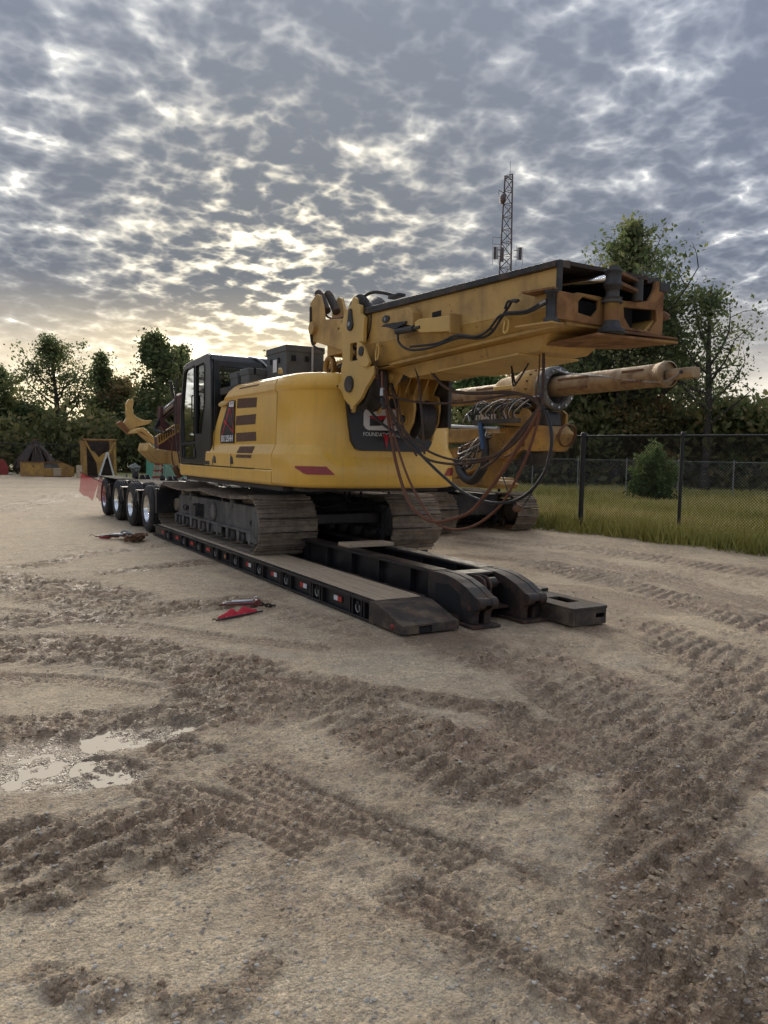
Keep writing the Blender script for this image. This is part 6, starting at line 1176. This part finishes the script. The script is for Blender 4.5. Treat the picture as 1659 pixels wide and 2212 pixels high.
def container():
    T = thing('shipping_container', 'pale green corrugated shipping container behind the trailer', 'container', (13.8, 47, 0)); A = Vector((10.78, 45.9, 0)); ang = radians(-7); dx = Vector((cos(ang), sin(ang), 0)); dy = Vector((-sin(ang), cos(ang), 0)); Lx, Ly, Hh = 6.06, 2.44, 2.56
    P = lambda a, b, z: A + dx * a + dy * b + Vector((0, 0, z))
    def panel(o, d, nrm, L, nm):
        V = []; n = int(L / .28); xs = []
        for k in range(n): x = k * L / n; q = L / n; xs += [(x, 0), (x + q * .25, 0), (x + q * .4, .035), (x + q * .75, .035), (x + q * .9, 0)]
        xs.append((L, 0)); 
        for x, e in xs: p = o + d * x - nrm * e; V += [p + Vector((0, 0, .14)), p + Vector((0, 0, Hh - .1))]
        MB().add(V, [(2 * i, 2 * i + 2, 2 * i + 3, 2 * i + 1) for i in range(len(xs) - 1)]).build(nm, 'container', T)
    panel(P(.1, .02, 0), dx, -dy, Lx - .2, 'front_wall'); panel(P(.02, .1, 0), dy, -dx, Ly - .2, 'end_wall'); panel(P(.1, Ly - .02, 0), dx, dy, Lx - .2, 'back_wall'); panel(P(Lx - .02, .1, 0), dy, dx, Ly - .2, 'end_wall')
    for a in (0.05, Lx - .05):
        for b in (.05, Ly - .05): MB().hexa([P(a - .05, b - .05, 0), P(a + .05, b - .05, 0), P(a + .05, b + .05, 0), P(a - .05, b + .05, 0), P(a - .05, b - .05, Hh), P(a + .05, b - .05, Hh), P(a + .05, b + .05, Hh), P(a - .05, b + .05, Hh)]).build('corner_post', 'container', T)
    for b in (.05, Ly - .05):
        for z in (.07, Hh - .06): MB().bar(P(.1, b, z), P(Lx - .1, b, z), .09, .12).build('side_rail', 'container', T)
    for a in (.05, Lx - .05):
        for z in (.07, Hh - .06): MB().bar(P(a, .1, z), P(a, Ly - .1, z), .09, .12).build('end_rail', 'container', T)
    MB().hexa([P(.05, .05, Hh - .03), P(Lx - .05, .05, Hh - .03), P(Lx - .05, Ly - .05, Hh - .03), P(.05, Ly - .05, Hh - .03), P(.05, .05, Hh - .005), P(Lx - .05, .05, Hh - .005), P(Lx - .05, Ly - .05, Hh - .005), P(.05, Ly - .05, Hh - .005)]).build('roof', 'container', T)
container()
def pallet_stack(x, y, n, lab):
    T = thing('pallet_stack', lab, 'pallets', (x, y, 0))
    for k in range(n):
        z = .145 * k
        for j in range(3): MB().box(x - .5, x + .5, y - .55 + .5 * j, y - .45 + .5 * j, z, z + .09).build('runner', 'wood_pale', T)
        for j in range(6): MB().box(x - .5 + .17 * j, x - .40 + .17 * j, y - .58, y + .58, z + .091, z + .115).build('deck_board', 'wood_pale' if (j + k) % 3 else 'red_old', T)
pallet_stack(11.5, 38, 4, 'stack of mixed wooden pallets seen under the rig body'); pallet_stack(13.4, 39, 6, 'taller stack of wooden pallets before the green container')
# ------------------------------------------------------------------ fences
def chainlink(name, a, b, h, pitch, wire, parent, mat):
    a, b = Vector(a), Vector(b); L = (b - a).length; d = (b - a) / L; m = MB(); n = int((L + h) / pitch)
    for k in range(-int(h / pitch) - 1, int(L / pitch) + 1):
        for s in (1, -1):
            s0 = k * pitch if s > 0 else k * pitch + h; p0, z0, p1, z1 = s0, .0, s0 + s * h, h
            lo, hi = (0, L)
            def clip(p0, z0, p1, z1):
                t0, t1 = 0., 1.; dp = p1 - p0
                ta, tb = (lo - p0) / dp, (hi - p0) / dp
                if ta > tb: ta, tb = tb, ta
                return max(0, ta), min(1, tb)
            t0, t1 = clip(p0, z0, p1, z1)
            if t1 - t0 < .02: continue
            A = a + d * (p0 + (p1 - p0) * t0) + Vector((0, 0, z0 + (z1 - z0) * t0)); B = a + d * (p0 + (p1 - p0) * t1) + Vector((0, 0, z0 + (z1 - z0) * t1))
            nrm = Vector((-d.y, d.x, 0)) * wire; up = Vector((0, 0, wire)) * 1.4
            m.add([A + nrm, A - nrm * .5 + up, A - nrm * .5 - up, B + nrm, B - nrm * .5 + up, B - nrm * .5 - up], [(0, 1, 4, 3), (1, 2, 5, 4), (2, 0, 3, 5)])
    return m.build(name, mat, parent, kind='stuff')
def fence(label, pts, h, r, pitch, wire, mat, rail=True, thick=(), z=0.0, group=None, meshmat=None):
    T = thing('chain_link_fence', label, 'fence', (pts[0][0], pts[0][1], z), group)
    for i, (x, y) in enumerate(pts):
        rr = r * (1.6 if i in thick else 1); p = MB().cyl((x, y, z - .05), (x, y, z + h + .02), rr, n=10).build('post', mat, T)
        MB().lathe([(rr * 1.15, 0), (rr * 1.15, .02), (rr * .8, .05), (0, .06)], (x, y, z + h + .015), (0, 0, 1), 10).build('post_cap', mat, p)
    for (x0, y0), (x1, y1) in zip(pts[:-1], pts[1:]):
        if rail: MB().cyl((x0, y0, z + h - .02), (x1, y1, z + h - .02), r * .75, n=8).build('top_rail', mat, T)
        else: MB().cyl((x0, y0, z + h - .02), (x1, y1, z + h - .02), .012, n=5).build('top_wire', mat, T)
        chainlink('mesh_panel', (x0, y0, z + .04), (x1, y1, z + .04), h - .07, pitch, wire, T, meshmat or mat)
    return T
fence('black chain link fence between the yard and the grass field', [(13.1 + .66 * k / 1.0 * (1 if k < 4 else 1), 13.31 - 2.25 * k) for k in range(-8, 4)], 2.28, .036, .062, .0034, 'fence_black', thick=(8,))
fence('grey galvanised chain link fence along the far side of the grass field', [(29 + 1.15 * k, 26.5 - 2.1 * k) for k in range(-9, 6)], 1.75, .028, .12, .0022, 'galv', rail=False)
fence('black chain link fence closing the far end of the yard', [(-3.2 + 2.9 * k, 56.2 + 1.0 * k) for k in range(0, 14)], 2.1, .035, .15, .0045, 'fence_black')

# ------------------------------------------------------------------ lattice radio tower
def tower():
    az, D, H = radians(38.75), 150.0, 54.6; o = Vector((D * sin(az), D * cos(az), 0)); T = thing('radio_tower', 'tall steel lattice radio tower rising behind the folded mast', 'tower', tuple(o))
    M('tower_steel', (.13, .095, .098), .6, .3)
    def leg(i, z): r = (2.5 - (2.5 - .92) * z / H); a = radians(20 + 120 * i); return o + Vector((r * cos(a), r * sin(a), z))
    for i in range(3): MB().tube([leg(i, z) for z in np.linspace(0, H, 8)], .14, 6).build('leg', 'tower_steel', T)
    m = MB(); z = 0.0; k = 0
    while z < H - .5:
        st = 2.35; z1 = min(z + st, H)
        for i in range(3):
            j = (i + 1) % 3; m.tube([leg(i, z), leg(j, z)], .06, 4); a, b = (leg(i, z), leg(j, z1)) if k % 2 else (leg(j, z), leg(i, z1)); m.tube([a, b], .085, 4)
        z = z1; k += 1
    for i in range(3): m.tube([leg(i, H), leg((i + 1) % 3, H)], .05, 4)
    m.build('lattice_bracing', 'tower_steel', T, kind='stuff')
    ld = MB(); [ld.tube([leg(0, 0) * .6 + leg(1, 0) * .4 + Vector((dx, 0, 0)), leg(0, H) * .6 + leg(1, H) * .4 + Vector((dx, 0, 0))], .03, 4) for dx in (-.2, .2)]; ld.build('ladder', 'tower_steel', T)
    R = Vector((cos(az), -sin(az), 0)); F = Vector((sin(az), cos(az), 0))
    MB().lathe([(0, .35), (.5, .28), (.85, .1), (.95, -.1), (.95, -.35), (.6, -.45), (0, -.5)], o + R * -1.35 + Vector((0, 0, H - 4.2)), -R - F * .5, 18).build('dish', 'tower_steel', T)
    MB().tube([o + R * -1.0 + Vector((0, 0, H - 3.2)), o + R * -2.0 + Vector((0, 0, H - 2.6)), o + R * -2.0 + Vector((0, 0, H - 3.4))], .09, 5).build('bracket', 'tower_steel', T)
    for s, zz in ((-1, H - 14.2), (1, H - 14.4)):
        c = o + R * s * 2.0 + Vector((0, 0, zz)); MB().bar(o + R * s * 1.1 + Vector((0, 0, zz + .6)), c + Vector((0, 0, .6)), .12, .12).build('antenna_arm', 'tower_steel', T); MB().bar(o + R * s * 1.1 + Vector((0, 0, zz - .6)), c + Vector((0, 0, -.6)), .12, .12).build('antenna_arm', 'tower_steel', T)
        for q in (0, .5): MB().hexa([c + R * s * q * .8 + Vector((dx, dy, dz)) for dz in (-1.15, 1.15) for dx, dy in ((-.22, -.12), (.22, -.12), (.22, .12), (-.22, .12))]).build('panel_antenna', 'alu' if q == 0 else 'tower_steel', T)
        for q in (-.4, .8): MB().tube([c + R * s * q + Vector((0, 0, -2.2)), c + R * s * q + Vector((0, 0, 1.4))], .05, 4).build('whip', 'tower_steel', T)
    c = o + R * -1.0 + F * -1.2 + Vector((0, 0, H - 14.8)); MB().hexa([c + Vector((dx, dy, dz)) for dz in (-1.3, 1.3) for dx, dy in ((-.25, -.15), (.25, -.15), (.25, .15), (-.25, .15))]).build('panel_antenna', 'tower_steel', T)
    MB().tube([o + R * -1.2 + Vector((0, 0, H - 11.4)), o + R * -2.9 + Vector((0, 0, H - 11.2)), o + R * -2.9 + Vector((0, 0, H - 12.5)), o + R * -1.2 + Vector((0, 0, H - 12.6))], .05, 4).build('loop_antenna', 'tower_steel', T)
    MB().tube([o + Vector((0, 0, H)), o + Vector((0, 0, H + 2.6))], .05, 4).build('lightning_rod', 'tower_steel', T)
tower()

# ------------------------------------------------------------------ trees
def leaf_material(name, cols):
    m = bpy.data.materials.new(name); m.use_nodes = True; MAT[name] = m; nt = m.node_tree; N = nt.nodes; L = nt.links; b = N['Principled BSDF']
    a = N.new('ShaderNodeAttribute'); a.attribute_name = 'tone'; r = N.new('ShaderNodeValToRGB'); L.new(a.outputs['Fac'], r.inputs[0]); e = r.color_ramp.elements; e[0].color = (*cols[0], 1); e[1].color = (*cols[-1], 1)
    for k in range(1, len(cols) - 1): q = e.new(k / (len(cols) - 1)); q.color = (*cols[k], 1)
    L.new(r.outputs[0], b.inputs['Base Color']); b.inputs['Roughness'].default_value = .6; b.inputs['Specular IOR Level'].default_value = .3
    t = N.new('ShaderNodeBsdfTranslucent'); L.new(r.outputs[0], t.inputs[0]); x = N.new('ShaderNodeMixShader'); x.inputs[0].default_value = .5; L.new(b.outputs[0], x.inputs[1]); L.new(t.outputs[0], x.inputs[2]); L.new(x.outputs[0], N['Material Output'].inputs[0])
leaf_material('leaf_dark', [(0.068, 0.094, 0.043), (0.121, 0.159, 0.064), (0.203, 0.234, 0.095), (0.307, 0.273, 0.125)])
leaf_material('leaf_green', [(0.058, 0.101, 0.034), (0.1, 0.164, 0.055), (0.155, 0.228, 0.076), (0.225, 0.253, 0.095)])
leaf_material('leaf_autumn', [(0.1, 0.109, 0.046), (0.185, 0.17, 0.072), (0.3, 0.211, 0.092), (0.36, 0.173, 0.094)])
leaf_material('leaf_under', [(0.084, 0.105, 0.042), (0.154, 0.175, 0.07), (0.252, 0.238, 0.098), (0.336, 0.252, 0.126)])
M('bark', (.055, .047, .040), .9, 0, ((.10, .088, .072), .8, 6), .3, 20)
def leaf_arrays(C, n, sig, ls, q, tone_c):
    i = q.randint(0, len(C), n); P = C[i] + q.normal(0, 1, (n, 3)) * np.asarray(sig)
    u = q.normal(0, 1, (n, 3)); u /= np.linalg.norm(u, axis=1)[:, None]; w = q.normal(0, 1, (n, 3)); v = np.cross(u, w); v /= np.linalg.norm(v, axis=1)[:, None] + 1e-9
    s = ls * (.4 + 1.15 * q.rand(n) ** 1.5)[:, None]; V = np.stack([P - u * s, P - v * s * .55 + u * s * .1, P + u * s, P + v * s * .55 + u * s * .1], 1)
    tone = np.clip(tone_c[i] + q.normal(0, .16, n), 0, 1); return V.reshape(-1, 3), np.repeat(tone, 4)
def make_tree(seed, H, R, cb, nleaf, ls, limbs=16, sig=.38, droop=0.0, tone0=.4):
    q = np.random.RandomState(seed); wood = MB(); lean = q.normal(0, .035, 2)
    tp = lambda t: np.array([lean[0] * H * t * t + .12 * sin(t * 5 + seed), lean[1] * H * t * t + .12 * cos(t * 4 + seed), H * .93 * t])
    r0 = .022 * H; wood.tube([tp(t) for t in np.linspace(0, 1, 10)], [r0 * (1.15 - t) ** 1.0 * .9 + .02 for t in np.linspace(0, 1, 10)], 7)
    tips = []; tone = []
    for k in range(limbs):
        f = (k + q.rand()) / limbs; t = cb + (1 - cb) * f * .97; az = k * 2.399 + q.normal(0, .4); prof = (sin(min(1, .18 + f * .95) * pi) ** .6) * (1.05 - .35 * f); L = R * prof * q.uniform(.65, 1.2); up = q.uniform(.25, .75) + .5 * f - droop
        o = tp(t); d = np.array([cos(az), sin(az), up]); d /= np.linalg.norm(d); pts = [o]; p = o.copy(); dd = d.copy()
        for s in range(5): dd = dd + q.normal(0, .13, 3) + np.array([0, 0, .06 - droop * .1]); dd /= np.linalg.norm(dd); p = p + dd * L / 5; pts.append(p.copy())
        rb = max(.02, r0 * .42 * (1 - .6 * f)); wood.tube(pts, [rb * (1 - .8 * i / 5) for i in range(6)], 5); tn = q.uniform(tone0 - .28, tone0 + .28)
        for j in range(7):
            b = pts[min(5, 2 + j // 2)]; e = q.normal(0, 1, 3); e[2] = abs(e[2]) * .7 - droop * .6; e /= np.linalg.norm(e); l = L * q.uniform(.18, .42); e2 = b + e * l; mid = b + e * l * .5 + q.normal(0, .05, 3) * l
            wood.tube([b, mid, e2], [rb * .3, rb * .22, .008], 3)
            for g in (.5, .8, 1.05): tips.append(b + e * l * g + q.normal(0, .1, 3)); tone.append(tn + q.normal(0, .1))
    C = np.array(tips); V, tn = leaf_arrays(C, nleaf, (sig, sig, sig * .8), ls, q, np.array(tone))
    cm = np_mesh('crown', V, np.arange(len(V)).reshape(-1, 4), {'tone': tn}, smooth=False); tm = wood.mesh('trunk', recalc=False); return tm, cm
def place_tree(protos, key, az, D, scale, rz, label, group, mat, sz=1.0, name='tree'):
    tm, cm = protos[key]; a = radians(az); T = thing(name, label, 'tree', (D * sin(a), D * cos(a), -.05), group); T.rotation_euler = (0, 0, rz); T.scale = (scale, scale, scale * sz)
    for nm, me, mt in (('trunk', tm, 'bark'), ('crown', cm, mat)):
        o = bpy.data.objects.new(nm, me); COL.objects.link(o); o.parent = T
        if not me.materials: me.materials.append(None)
        o.material_slots[0].link = 'OBJECT'; o.material_slots[0].material = MAT[mt]
PT = {'tall': make_tree(1, 12.0, 3.6, .20, 11000, .16, 24, .40), 'broad': make_tree(2, 10.5, 4.4, .16, 11500, .16, 22, .42), 'sparse': make_tree(3, 11.5, 4.2, .34, 9000, .11, 22, .35), 'poplar': make_tree(4, 12.5, 2.5, .10, 9000, .15, 26, .34), 'bigsparse': make_tree(5, 13.0, 4.6, .26, 10500, .105, 28, .33), 'bare': make_tree(6, 11.5, 4.0, .30, 3400, .105, 18, .40), 'round': make_tree(7, 7.0, 3.2, .10, 12000, .15, 18, .43)}
GL, GR_ = 'trees along the far left fence', 'trees behind the grass field'
LEFT = [('round', .6, 70, 1.05, 'leaf_dark', 1.0, 'rounded dark tree at the left picture edge'), ('broad', 3.4, 70, .86, 'leaf_dark', 1.0, 'dark spreading tree left of the open branched one'), ('sparse', 7.2, 67, 1.0, 'leaf_dark', .98, 'open branched tree with visible forked trunk above the trough'), ('poplar', 9.8, 72, .92, 'leaf_dark', .95, 'slim dark tree just left of the hopper frame'), ('broad', 11.4, 72, .92, 'leaf_autumn', .9, 'olive brown tree above the hopper frame'), ('tall', 13.7, 68, 1.08, 'leaf_dark', .98, 'tallest dark tree of the left row'),
        ('poplar', 15.3, 74, .98, 'leaf_dark', 1.0, 'narrow dark tree right of the tallest one'), ('broad', 17.2, 72, 1.0, 'leaf_autumn', 1.0, 'brownish tree rising behind the rig cab'), ('tall', 19.8, 78, .88, 'leaf_dark', 1.0, 'dark tree hidden behind the cab roof'), ('round', 5.4, 69, .80, 'leaf_green', 1.0, 'low green tree behind the rusty grab'), ('round', 12.6, 69, .90, 'leaf_dark', 1.0, 'low dark tree behind the step ladder'), ('round', 9.0, 68, .72, 'leaf_green', .9, 'low green tree between trough and hopper frame'), ('broad', 23.9, 80, 1.22, 'leaf_green', 1.0, 'green treetop just above the grey storage box'), ('tall', 22.0, 84, .8, 'leaf_dark', 1.0, 'dark tree mostly hidden behind the rig housing'), ('round', 16.4, 68, .85, 'leaf_dark', 1, 'low dark tree behind the front arm of the rig')]
RIGHT = [('sparse', 48.9, 47, 1.12, 'leaf_dark', 1.0, 'airy tree just right of the tall thin leaved one'), ('sparse', 45.4, 50, 1.10, 'leaf_autumn', 1.0, 'airy brownish tree above the folded mast end'), ('round', 36.8, 52, 1.15, 'leaf_green', 1.0, 'fresh green tree between counterweight and rotary head'), ('broad', 40.2, 54, .86, 'leaf_autumn', .95, 'brownish tree behind the rotary head'), ('sparse', 43.6, 52, .88, 'leaf_autumn', .95, 'reddish brown tree under the folded mast'), ('bigsparse', 47.0, 47, 1.24, 'leaf_dark', 1.02, 'tall thin leaved tree above the mast end'), ('bare', 49.8, 50, 1.02, 'leaf_dark', .95, 'open twiggy tree right of the mast end'), ('bare', 52.6, 46, 1.06, 'leaf_dark', 1.0, 'nearly bare branched tree against the right sky'), ('sparse', 51.0, 54, .92, 'leaf_dark', .9, 'dark open tree above the right fence'), ('round', 45.6, 49, 1.05, 'leaf_dark', .95, 'low dark tree behind the kelly bar tip'), ('round', 54.2, 48, .80, 'leaf_green', 1.0, 'light green rounded tree at right above the fence'), ('round', 57.5, 56, .80, 'leaf_dark', .9, 'dark low tree at the right picture edge'), ('bare', 44.6, 50, .95, 'leaf_dark', 1.0, 'thin twiggy tree left of the tall thin leaved one'), ('round', 48.8, 47, .88, 'leaf_autumn', .9, 'low brownish tree in the middle of the right row'), ('round', 60.5, 56, .7, 'leaf_dark', .9, 'low dark tree just outside the right row')]
LEFT += [('tall', -6, 66, 1.0, 'leaf_dark', 1.0, 'tall dark tree beyond the left picture edge'), ('broad', -13, 60, 1.0, 'leaf_autumn', 1.0, 'olive tree well outside the left picture edge'), ('tall', -20, 58, 1.0, 'leaf_dark', 1.0, 'second dark tree outside the left picture edge'), ('broad', -28, 56, 1.0, 'leaf_dark', 1.0, 'broad dark tree far outside the left edge')]
for k, (key, az, D, sc, mat, sz, lab) in enumerate(LEFT): place_tree(PT, key, az, D, sc, k * 1.7, lab, GL, mat, sz)
for k, (key, az, D, sc, mat, sz, lab) in enumerate(RIGHT): place_tree(PT, key, az, D, sc, k * 2.3 + 1, lab, GR_, mat, sz)
def undergrowth(name, a0, a1, D0, D1, n, h, ls, mat, seed, label):
    q = np.random.RandomState(seed); m = 4200; az = np.radians(q.uniform(a0, a1, m)); D = q.uniform(D0, D1, m); x, y = D * np.sin(az), D * np.cos(az); top = h * (.35 + 1.0 * fbm(x, y, .22, 3, seed)); z = top * q.rand(m) ** .8
    C = np.stack([x, y, z], 1); V, tn = leaf_arrays(C, n, (.5, .5, .35), ls, q, np.clip(fbm(x, y, .4, 3, seed + 5) * 1.1 - .1, 0, 1)); V[:, 2] = np.maximum(V[:, 2], -.02)
    np_obj(name, np_mesh(name, V, np.arange(len(V)).reshape(-1, 4), {'tone': tn}, smooth=False), mat, kind='stuff', label=label, cat='undergrowth')
undergrowth('far_undergrowth', -50, 28, 62, 73, 80000, 5.2, .24, 'leaf_under', 31, 'dense dark undergrowth behind the far yard fence')
undergrowth('field_undergrowth', 34, 66, 46, 55, 52000, 5.2, .22, 'leaf_under', 41, 'dense mixed undergrowth along the far side of the grass field')
def distant_wood():
    q = np.random.RandomState(77); m = 1800; az = np.radians(q.uniform(-25, 85, m)); D = q.uniform(120, 135, m); x, y = D * np.sin(az), D * np.cos(az); top = 9 * (.4 + .6 * fbm(x, y, .05, 3, 7)); C = np.stack([x, y, top * q.rand(m)], 1)
    V, tn = leaf_arrays(C, 30000, (1.2, 1.2, .8), .55, q, np.clip(q.rand(m) * .7, 0, 1)); np_obj('distant_wood', np_mesh('distant_wood', V, np.arange(len(V)).reshape(-1, 4), {'tone': tn}, smooth=False), 'leaf_dark', kind='stuff', label='distant dark woodland closing the horizon', cat='wood')
distant_wood()
def bush():
    q = np.random.RandomState(5); o = np.array([25.6, 21.9, 0]); m = 260; h = q.rand(m) ** .9; a = q.rand(m) * 2 * pi
    r = (.85 * np.sin(np.clip(h * .55 + .25, 0, 1) * pi) ** .7) * q.rand(m) ** .5 * (1 + .35 * np.sin(a * 3 + h * 5)); C = np.stack([o[0] + r * np.cos(a), o[1] + r * np.sin(a), .05 + (2.0 + .35 * np.sin(a * 2)) * h], 1)
    V, tn = leaf_arrays(C, 7000, (.10, .10, .14), .07, q, .15 + .7 * h); T = thing('shrub', 'upright green shrub growing alone in the grass field', 'shrub', tuple(o))
    me = np_mesh('foliage', V - o, np.arange(len(V)).reshape(-1, 4), {'tone': tn}, smooth=False); np_obj('foliage', me, 'leaf_green', T)
    s = MB(); [s.tube([o, o + np.array([.25 * cos(k), .25 * sin(k), 1.3])], [.03, .01], 5) for k in range(5)]; s.build('stem', 'bark', T)
bush()
